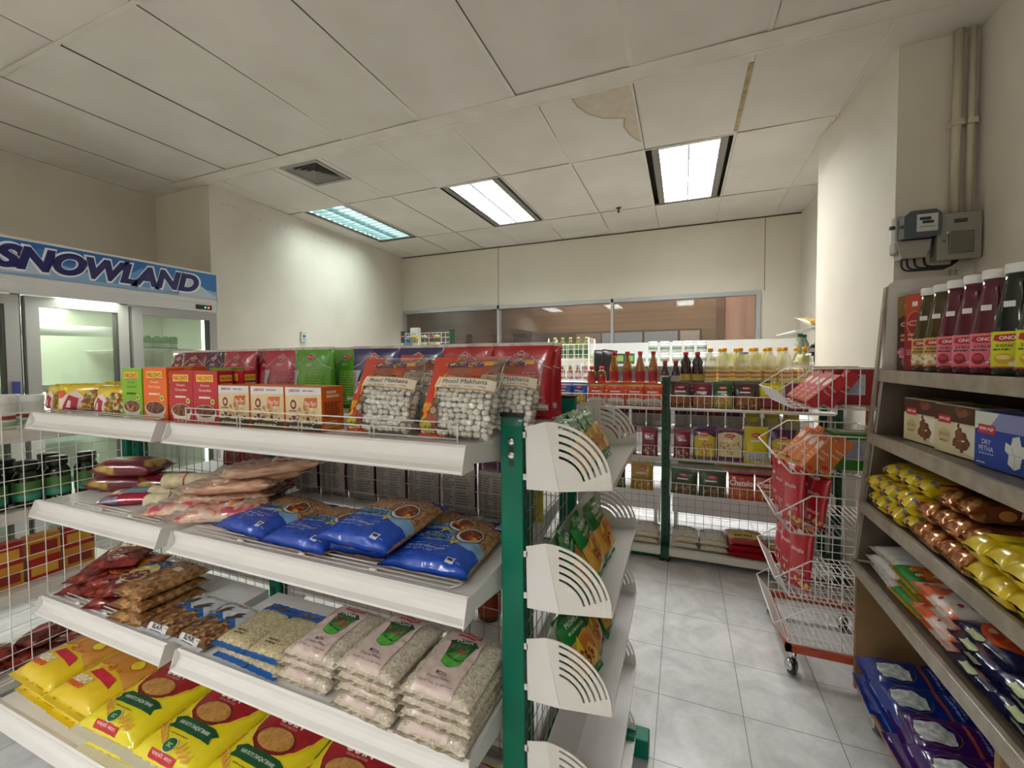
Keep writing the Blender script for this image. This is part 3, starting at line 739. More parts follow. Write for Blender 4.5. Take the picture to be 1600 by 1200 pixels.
mb=MB(); mb.bbox((BX[1]+.1+.03,-.10,.015),(BX[2]+.1-.03,-.06,.07),m_greend,.003); mb.build('kick_rail',Bk)
tag(Bk,'back gondola with green posts, wire baskets and mesh, carrying the oil bottles','shelving')
# ================================================================ BROWN WALL SHELF UNIT (right)
m_wood=noise_mat('dark worn laminate','#55493d','#6b5f52',scale=7,rough=.35,detail=6,stretch=(1,.4,1)); m_edge=noise_mat('worn edging','#8d8374','#a39a8b',scale=22,rough=.3,detail=6); m_inner=mat('#cfccc4',.5); m_ply=noise_mat('plywood','#8a6b48','#a17e55',scale=5,rough=.6,stretch=(1,.3,1))
U=empty('brown_shelf_unit',(.95,1.2,0)); UY0,UY1=-.35,2.08
def ux(z): return .645+.075*max(0,min(1,(z-.5)/.8))
def uo(x): return x-.95
mb=MB(); pts=[(uo(.66),.04),(uo(.648),.55),(uo(.72),1.30),(uo(.752),1.46),(uo(1.235),1.58),(uo(1.235),.04)]
UL=[1.300,1.055,.783,.540]
for (y,nm) in ((UY1,'side_panel'),(UY0,'side_panel'),):
    mb=MB(); up=[(uo(ux(.54)),.53),(uo(.72),1.285),(uo(.728),1.625),(uo(.745),1.642),(uo(1.235),1.665),(uo(1.235),.53)]
    mb.prism(up,y-.02-1.2,y-1.2,m_inner,ax=1)
    for (p,q) in (((.648,.53),(.728,1.62)),): mb.prism([(uo(p[0])-.006,p[1]),(uo(q[0])-.006,q[1]),(uo(q[0])+.002,q[1]),(uo(p[0])+.002,p[1])],y-.022-1.2,y+.002-1.2,m_wood if False else m_edge,ax=1)
    if y==UY1: mb.prism([(uo(ux(.54))+.003,.55),(uo(.72)+.003,1.285),(uo(1.235),1.285),(uo(1.235),.55)],y-.0225-1.2,y-.0201-1.2,m_wood,ax=1)
    mb.build(nm,U)
    mb=MB(); mb.box((uo(.652),y-.02-1.2,.02),(uo(1.235),y-1.2,.54),m_ply); mb.build('lower_panel',U)
mb=MB(); mb.box((uo(1.225),UY0-1.2,.05),(uo(1.24),UY1-1.2,1.58),m_wood); mb.build('back_panel',U)
for z in UL:
    x=ux(z); mb=MB(); mb.bbox((uo(x),UY0-1.2,z-.02),(uo(1.225),UY1-1.2-.02,z),m_wood if z<1.29 else m_edge,.002); s=mb.build('shelf',U)
    mb=MB(); mb.bbox((uo(x)-.014,UY0-1.2,z-.042),(uo(x)+.004,UY1-1.2,z+.003),m_edge,.003); mb.build('front_edging',s)
mb=MB(); mb.bbox((uo(.655),1.24-1.2,.02),(uo(1.235),1.26-1.2,.50),m_ply,.002); mb.build('divider',U)
tag(U,'dark brown laminate shelf unit with leaning front along the right wall','shelf unit')
tr=empty('low_dolly',(.78,1.35,0)); mb=MB(); mb.bbox((-.15,-.75,.075),(.15,.62,.095),m_ply,.003); mb.build('board',tr)
for x in (-.12,.10):
    for y in (-.3,.52):
        mb=MB(); mb.lathe([(.006,-.012),(.028,-.012),(.032,-.006),(.032,.006),(.028,.012),(.006,.012)],mat('#3a3a3a',.3,coat=.4),n=16,M=Matrix.Translation((x,y,.0325))@Matrix.Rotation(PI/2,4,'Y')); mb.sphere((x-.013,y,.034),.020,m_steel,sc=(.4,1,1)); w=mb.build('caster',tr)
        mb=MB(); mb.box((x-.02,y-.012,.06),(x+.02,y+.012,.078),m_steel); mb.build('caster_fork',w)
tag(tr,'low plywood dolly on casters under the brown shelf unit, loaded with blue and purple bags','dolly')
# ================================================================ WIRE BASKET RACK (orange frame)
m_or=mat('#b0492a',.45,name='orange enamel'); R_=empty('wire_basket_rack',(.62,2.33,0)); 
def ro(x,y,z): return (x-.62,y-2.33,z)
Y0,Y1=2.10,2.56
mb=MB(); z=.115
for a,b in (((.43,Y0),(.43,Y1)),((.80,Y0),(.80,Y1)),((.43,Y0),(.80,Y0)),((.43,Y1),(.80,Y1))):
    A=ro(a[0],a[1],z);B=ro(b[0],b[1],z); mb.box((min(A[0],B[0])-.011,min(A[1],B[1])-.011,z-.02),(max(A[0],B[0])+.011,max(A[1],B[1])+.011,z+.006),m_or)
mb.build('base_frame',R_)
for y in (Y0+.09,Y1-.09):
    for k in range(2):
        mb=MB(); x=.80+.03*0; yy=y+(.024 if k else 0); A=ro(.82,yy,0); mb.box((A[0]-.009,A[1]-.009,.11),(A[0]+.009,A[1]+.009,1.20),m_or)
        for j in range(14): mb.box((A[0]-.0095,A[1]-.003,.2+j*.07),(A[0]-.0085,A[1]+.003,.225+j*.07),m_black)
        mb.build('upright',R_)
def rbasket(z0,mesh=False):
    """basket open to the aisle: low pointed front at x=.31, tall back"""
    mb=MB(); r=.0028
    xb,xm,xf,xt=.80,.505,.43,.375; zt=z0+.165; zf=z0+.10
    # front lip sits at (xt, zf); side wire: back top -> xm top -> slopes down to the front lip
    for y in (Y0,Y1):
        P=[ro(xb,y,zt),ro(xm,y,zt),ro(xt+.0,y,zf-.03),ro(xf,y,z0),ro(xb,y,z0)]
        mb.tube(P,r*1.15,m_wirew,n=6)
        n=8
        for i in range(n+1):
            x=xf+(xb-xf)*i/n; top=zt if x>=xm else zf-.03+(zt-zf+.03)*(x-xt)/(xm-xt)
            A=ro(x,y,z0);B=ro(x,y,top); mb.wire(A,B,r*.75,m_wirew)
        if mesh:
            for zz in (z0+.04,z0+.08,z0+.12): mb.wire(ro(xf-.0,y,zz),ro(xb,y,zz),r*.6,m_wirew)
    mb.tube([ro(xt,Y0,zf-.03),ro(xt,Y1,zf-.03)],r*1.15,m_wirew,n=6); mb.tube([ro(xf,Y0,z0),ro(xf,Y1,z0)],r*1.15,m_wirew,n=6); mb.tube([ro(xb,Y0,z0),ro(xb,Y1,z0)],r,m_wirew,n=6); mb.tube([ro(xb,Y0,zt),ro(xb,Y1,zt)],r,m_wirew,n=6)
    n=16
    for i in range(1,n):
        x=xf+(xb-xf)*i/n; mb.wire(ro(x,Y0,z0),ro(x,Y1,z0),r*.7,m_wirew)
    n=22
    for i in range(n+1):
        y=Y0+(Y1-Y0)*i/n; mb.wire(ro(xt,y,zf-.03),ro(xf,y,z0),r*.6,m_wirew); mb.wire(ro(xb,y,z0),ro(xb,y,zt),r*.6,m_wirew)
    for y in (Y0+(Y1-Y0)/3,Y0+(Y1-Y0)*2/3): mb.wire(ro(xf,y,z0),ro(xb,y,z0),r*.9,m_wirew)
    return mb.build('wire_basket',R_)
RZ=[1.145,.868,.612,.335,.130]
for i,z in enumerate(RZ): rbasket(z-.003 if i<4 else z,mesh=i>=3)
for (x,y) in ((.445,Y0-.01),(.445,Y1),(.75,Y0+.02),(.75,Y1-.03)):
    A=ro(x,y,0); mb=MB(); mb.lathe([(.008,-.014),(.026,-.014),(.031,-.008),(.031,.008),(.026,.014),(.008,.014)],mat('#2e2e30',.35),n=18,M=Matrix.Translation((A[0],A[1],.033))@Matrix.Rotation(PI/2,4,'Y')@Matrix.Rotation(.5,4,'X'))
    w=mb.build('caster',R_)
    mb=MB(); mb.sphere((A[0]-.010,A[1],.040),.030,m_steel,seg=14,ring=8,sc=(.7,1,.95)); mb.lathe([(.010,0),(.010,.03)],m_steel,n=10,c=(A[0]+.005,A[1]+.005,.065)); mb.build('caster_cover',w)
tag(R_,'white wire basket rack with an orange base on chrome casters in front of the column','basket rack')
# ================================================================ FRIDGE
FX=-3.4; FY0,FY1=.70,2.262; 
Fr=empty('display_fridge',(-3.72,1.48,0))
def fo(x,y,z): return (x+3.72,y-1.48,z)
m_fg=mat('#a6a4a2',.4,name='grey fridge frame'); m_fw=mat('#dcdcdb',.35); m_in=mat('#d5dacb',.5); m_gask=mat('#4b4843',.6)
m_fglass=film_mat('fridge glass','#f3f8f2',op=.03,rough=.03,gl=.08)
mb=MB()
def fb(a,b,m): mb.box(fo(*a),fo(*b),m)
fb((-4.08,FY0,.10),(-3.46,FY0+.03,1.80),m_fw); fb((-4.08,FY1-.03,.10),(-3.46,FY1,1.80),m_fw); fb((-4.08,FY0,.10),(-4.05,FY1,1.80),m_fw)
fb((-4.08,FY0,.08),(-3.44,FY1,.16),m_fw); fb((-4.08,FY0,1.74),(-3.44,FY1,2.03),m_fw)
fb((-4.05,FY0+.03,.16),(-4.045,FY1-.03,1.74),m_in)
for y in (FY0+.031,FY1-.036): fb((-4.04,y,.16),(-3.46,y+.005,1.74),m_in)
for y in (1.19,1.69): fb((-3.50,y-.012,.16),(-3.455,y+.012,1.74),m_gask)
mb.build('cabinet',Fr)
mb=MB(); fb((-3.44,FY0,1.735),(FX,FY1,1.825),m_fw); fb((FX-.01,FY0,1.80),(FX+.008,FY1,1.832),m_fw); mb.build('lower_fascia',Fr)
mb=MB(); fb((-3.46,FY0,1.832),(FX,FY1,2.035),m_fw); fb((-3.46,FY0,2.03),(FX+.006,FY1,2.042),m_fw); fb((-3.46,FY1-.006,1.74),(FX+.008,FY1+.004,2.042),m_fw)
mb.build('sign_housing',Fr)
# sign: text runs along +y when seen from the aisle (+x side)
SW=FY1-FY0; mb=MB()
def sfn(x,y,o): return Vector(fo(FX+.002+o,FY0+x,1.836+y))
H_=.192
dec=[D_rect(0,0,SW-.008,H_,'#2f75b8'),D_poly([(0,0),(SW-.008,0),(SW-.008,.06),(1.2,.09),(.9,.05),(.6,.10),(.25,.07),(0,.10)],'#8fb3d6',lay=1),
 D_poly([(.10,.06),(.22,.14),(.36,.18),(.50,.10),(.62,.02),(.1,0)],'#b9cbe0',lay=2),D_poly([(.46,H_),(.52,.15),(.60,.17),(.68,.10),(.80,.14),(.86,.06),(1.0,.09),(1.1,H_)],'#1d62ab',lay=1),
 D_poly([(.82,.07),(.92,.125),(.98,.09),(1.06,.15),(1.16,.08),(1.2,.03),(.8,.02)],'#5d95cc',lay=2),
 D_poly([(1.28,0),(1.30,.08),(1.345,.13),(1.375,.155),(1.40,.125),(1.44,.09),(1.47,.07),(1.50,.05),(SW-.008,.02),(SW-.008,0)],'#c3cfdf',lay=2),
 D_poly([(0,.05),(.12,.10),(.25,.05),(.4,.0),(0,.0)],'#9db9d8',lay=3)]
tx='SNOWLAND'
c0,cw,hh=.362+.515+.0,1.085,.118
cxm=(.32+1.395)/2+.0
dec.append(D_text(tx,.908,.100,1.065,hh+.038,'#eef1f6',bold=.095,shear=.25,lay=4))
dec.append(D_text(tx,.908,.100,1.035,hh+.016,'#12125c',bold=.055,shear=.25,lay=7))
dec.append(D_text('SNOWLAND',1.36-.12,.018,.10,.008,'#5f79b5',lay=7))
apply_decals(mb,dec,sfn,None,base=.0006,step=.0004); mb.build('sign_panel',Fr)
mb=MB(); mb.box(fo(FX,2.10,1.752),fo(FX+.006,2.215,1.785),m_black); pn=mb.build('control_panel',Fr)
mb=MB(); mb.sphere(fo(FX+.008,2.165,1.768),.006,mat('#2fae7a',.4,emit=2.0)); mb.build('green_light',pn); mb=MB(); mb.sphere(fo(FX+.008,2.19,1.768),.006,mat('#ff3a2c',.4,emit=4.0)); mb.build('red_light',pn)
DY=[(FY0+.005,1.178),(1.202,1.678),(1.702,FY1-.008)]
for (a,b) in DY:
    mb=MB(); w=.055; z0,z1=.17,1.728
    for q in (((a,z0),(a+w,z1)),((b-w,z0),(b,z1)),((a+w,z0),(b-w,z0+w)),((a+w,z1-w),(b-w,z1))): mb.box(fo(-3.45,q[0][0],q[0][1]),fo(FX,q[1][0],q[1][1]),m_fg)
    mb.box(fo(-3.45,b-w-.010,z0+w),fo(FX-.004,b-w,z1-w),m_gask)
    d=mb.build('door',Fr)
    mb=MB(); mb.box(fo(FX-.03,a+w,z0+w),fo(FX-.022,b-w,z1-w),m_fglass); mb.build('pane',d)
    mb=MB(); mb.box(fo(FX,b-.04,.95),fo(FX+.03,b-.018,1.25),mat('#3b4a8a',.4)); mb.build('door_handle',d)
for (a,b) in DY:
    for z in (.55,.88,1.19,1.44):
        mb=MB()
        if z<1.3 or a>1.6:
            mb.box(fo(-4.03,a+.02,z-.004),fo(-3.52,b-.02,z),m_fw); mb.box(fo(-3.525,a+.02,z-.012),fo(-3.51,b-.02,z+.03 if a<1.6 else z+.012),mat('#c9d6d2',.3))
            mb.build('fridge_shelf',Fr)
mb=MB(); mb.tube([fo(-3.62,FY0+.08,1.54),fo(-3.62,1.70,1.56)],.035,m_fw,n=12); mb.tube([fo(-3.60,.98,1.5),fo(-3.58,1.24,1.60)],.012,mat('#6f6c65',.6)); mb.build('evaporator_pipe',Fr)
mb=MB(); 
for y in (1.19,1.69,FY1-.045): mb.box(fo(-3.50,y-.02,.2),fo(-3.49,y+.02-.01,1.7),mat('#f4fff0',.4,emit=1.6))
mb.build('interior_lamp',Fr)
L=bpy.data.lights.new('fridge_lamp','AREA'); L.shape='RECTANGLE'; L.size=1.4; L.size_y=.3; L.energy=5; L.color=(.92,1,.84)
o=bpy.data.objects.new('fridge_lamp',L); COL.objects.link(o); o.location=(-3.70,1.48,1.73)
L=bpy.data.lights.new('fridge_lamp','AREA'); L.shape='RECTANGLE'; L.size=1.4; L.size_y=.3; L.energy=4; L.color=(.92,1,.84)
o=bpy.data.objects.new('fridge_lamp',L); COL.objects.link(o); o.location=(-3.70,1.48,1.17)
tag(Fr,'tall three-door glass display fridge with a blue snowy-mountain sign at left','fridge')
# what stands in the fridge
mb=MB(); mb.lathe([(.024,0),(.026,.004),(.026,.090),(.0215,.098),(.0215,.1)],mat('#2f8a3c',.25,coat=.4),n=18); CAN=mb.build('drink_can'); mb=MB(); mb.lathe([(.0222,.1),(.0215,.102),(.019,.1)],m_steel,n=18); mb.build('lid',CAN)
mb=MB(); mb.lathe([(.0264,.02),(.0264,.05)],mat('#c8e0b8',.3),n=18,caps=False); mb.build('label_band',CAN)
for i in range(5): place(CAN,(-3.56+.0*i,1.80+.058*i,1.44),(0,0,.3*i),'green drink can behind the right fridge door, number %s from left'%(['one','two','three','four','five'][i]),'can','green cans in the fridge')
mb=MB(); mb.lathe([(.028,0),(.031,.01),(.031,.10),(.014,.14),(.012,.165),(.014,.167),(.014,.18)],mat('#d9e6e6',.3,coat=.5),n=16); WB=mb.build('milk_bottle'); mb=MB(); mb.lathe([(.0315,.03),(.0315,.08)],mat('#6aa0c8',.4),n=16,caps=False); mb.build('label_band',WB)
mb=MB(); mb.lathe([(.0145,.178),(.0155,.18),(.0155,.195),(.013,.197)],mat('#f3f3f3',.4),n=14); mb.build('cap',WB)
k=0
for z,ya,n in ((1.19,.78,4),(.88,.78,5),(.88,1.26,5),(.55,1.28,5)):
    for i in range(n):
        place(WB,(-3.62,ya+i*.075,z),(0,0,0),'small white milk bottle inside the fridge, behind glass','bottle','white bottles in the fridge')
mb=MB(); mb.bbox((-.05,-.07,0),(.05,.07,.05),mat('#d9c48f',.5),.003); mb.box((.0502,-.05,.01),(.051,.05,.04),mat('#9a5a2a',.5)); BX_=mb.build('dessert_box')
for i in range(3): place(BX_,(-3.60,1.78+i*.15,1.19+.0),(0,0,0),'beige dessert box on the middle fridge shelf behind glass','box','beige boxes in the fridge')
# ================================================================ PRODUCTS: NEAR GONDOLA, TOP SHELF
H90=PI/2
def soya(name,col,title,bowl,w=.108,h=.155,d=.05):
    f=[D_rect(-w*.34,h*.79,w*.34,h*.93,'#f0c83c',lay=1),D_text("NILON'S",0,h*.862,w*.58,h*.085,'#a3182b',bold=.02,lay=2),
       D_line([(-w*.30,h*.785),(0,h*.80),(w*.30,h*.785)],.0025,'#7c1020',lay=1)]
    ls=title.split('|')
    for i,t in enumerate(ls): f.append(D_text(t,0,h*(.72-.085*i),w*(.36 if len(t)<6 else .5),h*.05,'#f4efe0' if col!='#7fb51f' else '#2e5410',lay=1))
    f+= [D_lines(-w*.25,h*.46,w*.25,h*.53,1,'#f4efe0' if col!='#7fb51f' else '#2e5410',seed=3,lay=1),
       D_ell(0,h*.21,w*.44,h*.15,'#e9e4de',n=24,lay=1),D_poly([(-w*.44,h*.22),(-w*.34,h*.06),(w*.34,h*.06),(w*.44,h*.22)],'#dcd6d0',lay=1.5),D_ell(0,h*.235,w*.40,h*.115,'#4e2412',n=22,lay=2)]
    f+= D_blobs(0,h*.24,w*.36,h*.10,46,bowl,.003,.006,seed=len(name),lay=3)
    f+= [D_ell(w*.30,h*.42,w*.085,h*.055,'#e8e26a',n=14,lay=2),D_ell(w*.30,h*.42,w*.055,h*.035,'#4f8a2c',n=10,lay=3),D_blobs(-w*.1,h*.03,w*.3,h*.02,10,['#caa84a','#e6c667'],.002,.004,seed=5,lay=2)]
    s=[D_rect(-d*.36,h*.80,d*.36,h*.92,'#f0c83c',lay=1),D_text("NILON'S",0,h*.86,d*.62,h*.05,'#a3182b',bold=.02,lay=2),D_rect(-d*.36,h*.70,d*.36,h*.76,'#e9dcae',lay=1),D_lines(-d*.36,h*.1,d*.36,h*.65,12,'#f4efe0',seed=8,lay=1)]
    return make_carton(name,w,d,h,I_(col),f,s)
BR=['#6b3417','#844521','#9a5a2d','#5a2a12']
c_g=soya('soya_box','#7fb51f','Soya|Chunks',BR+['#b98f6a'],w=.10,h=.165)
place(c_g,(-1.70,.865,1.166),(0,0,.05),'green cardboard soya box, left end of the front box row','box','soya cartons on the top shelf')
c_o=soya('soya_box','#e8661a','Soya|Mini Chunks',BR,w=.125,h=.168)
place(c_o,(-1.568,.862,1.166),(0,0,-.02),'front orange soya box between the green box and the red boxes','box','soya cartons on the top shelf')
place(c_o,(-1.535,.918,1.168),(0,0,-.05),'second orange soya box, standing half hidden behind the front orange one','box','soya cartons on the top shelf')
c_r=soya('soya_box','#b3162d','Soya|Granules',BR,w=.110,h=.158)
place(c_r,(-1.43,.858,1.166),(0,0,0),'red soya box next to the orange one, left of two','box','soya cartons on the top shelf')
place(c_r,(-1.318,.858,1.166),(0,0,0),'red soya box touching the snack cartons, right of two','box','soya cartons on the top shelf')
place(c_r,(-1.29,.912,1.167),(0,0,.03),'red soya box in the second row behind the front red boxes','box','soya cartons on the top shelf')
place(c_g,(-1.42,.97,1.166),(0,0,.02),'green soya box in the back, only its top showing above red boxes','box','soya cartons on the top shelf')
# pani puri cartons
w,h,d=.130,.118,.075
f=[D_rect(-w/2+.002,0.022,w/2-.002,h-.002,'#d9c39a',lay=0),D_rect(-w/2+.002,.002,w/2-.002,.022,'#2f3322',lay=0),D_poly([(-w/2+.002,h-.024),(w/2-.002,h-.020),(w/2-.002,h-.002),(-w/2+.002,h-.002)],'#dcd9dc',lay=1),
   D_text('JABSONS',-.030,h-.012,.040,.009,'#8a2034',bold=.02,lay=2),D_lines(.0,h-.014,.055,h-.008,1,'#7b6a70',seed=2,lay=2),
   D_poly([(.0,.060),(.048,.064),(.050,h-.028),(.006,h-.030)],'#c0582a',lay=2),D_text('Pani Puri',.026,h-.044,.040,.013,'#f6ead6',shear=.3,bold=.01,lay=3),D_text('Magic',.024,h-.058,.032,.013,'#f6ead6',shear=.3,bold=.01,lay=3),
   D_ell(-.034,.070,.011,.013,'#6c1f2c',n=16,lay=2),D_ell(-.034,.070,.006,.007,'#d8c3a0',n=12,lay=3),D_lines(-.05,.05,-.02,.056,1,'#6c1f2c',seed=4,lay=2),
   D_lines(-.05,.008,.05,.016,1,'#c9c8a0',seed=9,lay=2)]
f+=D_blobs(.008,.046,.030,.018,26,['#c79a5c','#d9b478','#a87b44','#e4c792'],.005,.008,seed=2,lay=3)+D_blobs(-.03,.030,.022,.008,10,['#4a2430','#63303a','#8a7a70'],.004,.007,seed=3,lay=4)+D_blobs(.03,.030,.02,.008,8,['#4a2430','#e1d3c0','#c9b093'],.004,.007,seed=6,lay=4)
s=[D_rect(-d/2+.002,.002,d/2-.002,h-.002,'#d7691c'),D_lines(-d*.3,h*.74,d*.3,h*.92,2,'#f2e8d2',seed=1,frac=.7,lay=1),D_lines(-d*.42,h*.30,d*.42,h*.66,8,'#5c2a10',seed=2,lay=1),D_lines(-d*.42,h*.08,d*.42,h*.24,3,'#f0d9b5',seed=4,lay=1)]
c_p=make_carton('snack_carton',w,d,h,I_('#d7691c'),f,s)
for i,(x,lb) in enumerate(((-1.192,'left of the three cream and orange puri snack cartons, beside the red box'),(-1.058,'middle one of the three cream and orange puri snack cartons'),(-.925,'right one of the three puri snack cartons, orange side visible'))):
    place(c_p,(x,.868,1.166),(0,0,0),lb,'box','puri cartons on the top shelf')
# yellow noodle packets
def dn(seed):
    L=[D_poly([(-.065,-.052),(-.01,-.055),(.0,.0),(-.02,.022),(-.066,.0)],'#e8d5cf',lay=1),D_poly([(-.060,-.04),(-.02,-.045),(-.012,-.005),(-.04,.008)],'#a31f3f',lay=2),D_poly([(-.046,-.032),(-.034,-.034),(-.032,-.012),(-.040,-.010)],'#e8d5cf',lay=3),
       D_ell(.035,-.016,.042,.040,'#7a5a2c',n=20,lay=1)]
    L+=D_blobs(.035,-.016,.038,.036,60,['#b9862f','#d8a848','#6e7a2e','#8c3b22','#e0bf6a','#d9cdb0'],.004,.008,seed=seed,lay=2)
    L+=[D_ell(-.062,.01,.012,.013,'#d7522a',n=12,lay=3),D_poly([(-.07,-.058),(.08,-.058),(.07,-.045),(-.06,-.047)],'#c8c6c9',lay=2)]
    return L
NB=[make_bag('noodle_packet',.17,.135,.07,F_('#e9cb1f'),dn(s),mode='stand',seed=s,wr=1.5,seal=.012) for s in (3,4)]
lab=['yellow noodle packet at the far left end of the top shelf','yellow noodle packet, second from the left end, food window showing','yellow noodle packet with a red-white logo, third from the left','front yellow noodle packet with big food picture, beside the green box']
for i,(x,y,rz,s,k) in enumerate(((-2.20,.875,.05,1.12,0),(-2.05,.885,.65,1.18,1),(-1.95,.90,-.25,1.15,0),(-1.83,.862,.10,1.12,1))):
    place(NB[k],(x,y,1.166),(-.15,0,rz),lab[i],'noodle packet','yellow noodle packets on the top shelf',scale=(s,s,s*.97))
for i,(x,y) in enumerate(((-1.90,1.0),(-2.06,.99))):
    place(NB[i],(x,y,1.166),(-.1,0,.2*i),('right' if i==0 else 'left')+' one of two yellow noodle packets in the back row behind the front ones','noodle packet','yellow noodle packets on the top shelf')
# makhana bags: printed film at the left, clear window, real puffed seeds inside
m_film=film_mat('clear bag film','#ffffff',op=.03,rough=.14,gl=.05); m_mk=noise_mat('popped lotus seed','#efe9dc','#fdfbf5',scale=60,rough=.8,c3='#f7f3ea'); 
def make_makhana(seed):
    w,h,t=.205,.255,.075
    L=[D_poly([(-w/2,-h/2+.002),(-.028,-h/2+.002),(-.050,-.02),(-.058,.02),(-.040,.07),(-.03,h/2-.002),(-w/2,h/2-.002)],'#c8361c',m=F_('#c8361c'),lay=0),
       D_line([(-.026,-h/2+.003),(-.049,-.02),(-.057,.02),(-.038,.07),(-.028,h/2-.003)],.004,'#e7a53a',lay=1),
       D_poly([(-.062,.018),(.098,.012),(.098,.046),(-.058,.052)],'#efe9dc',m=F_('#efe9dc'),lay=1),D_line([(-.062,.018),(.098,.012)],.003,'#d99b2c',lay=2),D_line([(-.058,.052),(.098,.046)],.003,'#d99b2c',lay=2),
       D_text('Phool Makhana',.020,.037,.120,.014,'#2a2230',lay=3),D_text('Net Weight : 3.5oz / 100g',.020,.021,.118,.007,'#3a3240',lay=3),
       D_poly([(-.05,.058),(.055,.056),(.055,.098),(-.045,.1)],'#a9472e',m=F_('#a9472e'),lay=1),D_ell(.0,.072,.035,.012,'#8d5540',n=16,lay=2),
       D_poly([(-.06,.092),(-.02,.104),(.02,.100),(.075,.108),(.08,.094),(.02,.086),(-.03,.090)],'#e6b649',lay=3),D_text('Chuk-de',.005,.096,.100,.022,'#2f2a6e',bold=.03,shear=.25,lay=4),
       D_ell(-.045,-.055,.014,.016,'#5d3a2a',n=14,lay=3),D_ell(-.045,-.055,.009,.010,'#a8917c',n=12,lay=4)]
    L+=D_blobs(-.075,-.055,.022,.018,10,['#d98a1e','#e0a12e'],.008,.013,seed=1,lay=2)+D_blobs(-.070,-.095,.022,.018,10,['#9aa62a','#c0b52c'],.007,.012,seed=2,lay=2)+D_blobs(-.045,-.085,.018,.03,12,['#7d2a1c','#93402c'],.006,.011,seed=5,lay=2)+D_blobs(-.045,-.03,.012,.02,6,['#5a2a20','#6e6a2a'],.005,.01,seed=7,lay=2)
    r_=empty('makhana_bag')
    bag=make_bag('film_bag',w,h,t,m_film,L,mode='stand',seed=seed,wr=1.0,seal=.012,pinch=.10,gus=1,parent=r_)
    # seeds fill the lower three quarters
    mb=MB(); rr=random.Random(seed); n=0
    for lay in range(3):
        z=.018
        while z<h*.66:
            x=-w/2+.016+rr.random()*.006
            while x<w/2-.014:
                u=abs(2*x/w); v=abs(2*(z-h/2+.02)/h); vv=2*(z-h/2)/h; tt=t*.5*math.sqrt(max(0,1-u**3.2))*max(0.05,(1-abs(vv)**3))**.55*((1-.45*sm((vv+.3)/1.3)) if vv>-.3 else 1)-.009
                if tt>.002:
                    y={0:-tt,1:tt*.9,2:0}[lay]
                    if lay<2 or rr.random()<.15:
                        R=rr.uniform(.0075,.0105); mb.sphere((x+rr.uniform(-.002,.002),y+rr.uniform(0,.003)*(1 if lay==0 else -1),z+rr.uniform(-.003,.003)),R,m_mk,seg=8,ring=6,sc=(1,.9,rr.uniform(.85,1.05))); n+=1
                x+=.0165
            z+=.0155
    mb.build('puffed_lotus_seeds',r_)['kind']='stuff'
    return r_
mk=make_makhana(11)
place(mk,(-.487,.850,1.168),(-.36,0,-.10),'front clear bag of puffed lotus seeds with red stripe, nearest the green post','snack bag','lotus seed bags on the top shelf',scale=(1.02,1,.80))
place(mk,(-.705,.852,1.168),(-.38,0,-.06),'front clear bag of puffed lotus seeds with red stripe, next to the orange carton','snack bag','lotus seed bags on the top shelf',scale=(1.02,1,.80))
place(mk,(-.425,.955,1.170),(-.36,0,-.12),'clear lotus seed bag leaning right behind the front right one','snack bag','lotus seed bags on the top shelf',scale=(1.02,1,.80))
place(mk,(-.65,.955,1.175),(-.34,0,0),'clear lotus seed bag leaning behind the front left one','snack bag','lotus seed bags on the top shelf',scale=(1.02,1,.80))
# back row of pouches on the far side
def pouch(name,col,dark,seed,logo='#b01f2c',text='BIKAJI',panel='left',w=.20,h=.238,top='#ece6e4'):
    L=[D_line([(-w*.5,h*.10),(-w*.30,h*.20),(-w*.14,h*.335),(0,h*.28+.012),(w*.14,h*.335),(w*.30,h*.20),(w*.5,h*.10)][0:0] or [(-w*.48,h*.16),(-w*.30,h*.22),(-w*.16,h*.315)],.0022,'#efe3e0',lay=1),
       D_line([(w*.16,h*.315),(w*.30,h*.22),(w*.48,h*.16)],.0022,'#efe3e0',lay=1),
       D_poly([(-.026,h*.335),(-.012,h*.365),(0,h*.395),(.012,h*.365),(.026,h*.335),(.012,h*.305),(0,h*.275),(-.012,h*.305)],'#efe3e0',lay=2),D_poly([(-.023,h*.335),(-.011,h*.36),(0,h*.385),(.011,h*.36),(.023,h*.335),(.011,h*.31),(0,h*.285),(-.011,h*.31)],logo,lay=3),
       D_text(text,0,h*.335,.026,.008,'#f5f0ee',bold=.02,lay=4),D_lines(-.02,h*.19,.02,h*.24,2,'#e9dede',seed=seed,lay=2),
       D_lines(-w*.1,-h*.42,w*.42,h*.12,14,dark,seed=seed+1,lay=1),
       D_poly([(-w*.47,h*.13),(-w*.24,h*.13),(-w*.30,-h*.02),(-w*.33,-h*.45),(-w*.47,-h*.45)],'#dcdcdf',lay=1),D_lines(-w*.46,-h*.4,-w*.34,h*.10,16,'#7c7c84',seed=seed,lay=2),
       D_rect(w*.1,-h*.37,w*.44,-h*.30,'#e3dfe0',lay=2),D_rect(w*.12,-h*.36,w*.42,-h*.35,'#333333',lay=3)]
    return make_bag(name,w,h,.065,F_(col),L,mode='stand',seed=seed,wr=1.5,gus=1,seal=.010,sealmat=mat(top,.3,coat=.2),botmat=F_(col))
p_red=pouch('snack_pouch','#c01c2a','#e58088',21); p_navy=pouch('snack_pouch','#2a1f63','#6a62a8',22); p_grn=pouch('snack_pouch','#5cab1c','#9fd068',23,logo='#c0242c'); p_pnk=pouch('snack_pouch','#b82440','#e07a8c',24); p_pur=pouch('snack_pouch','#4c1040','#9a5a90',25); p_mar=pouch('snack_pouch','#7c1430','#b86a7a',26,w=.19)
BG='pouches standing on the far side top shelf'
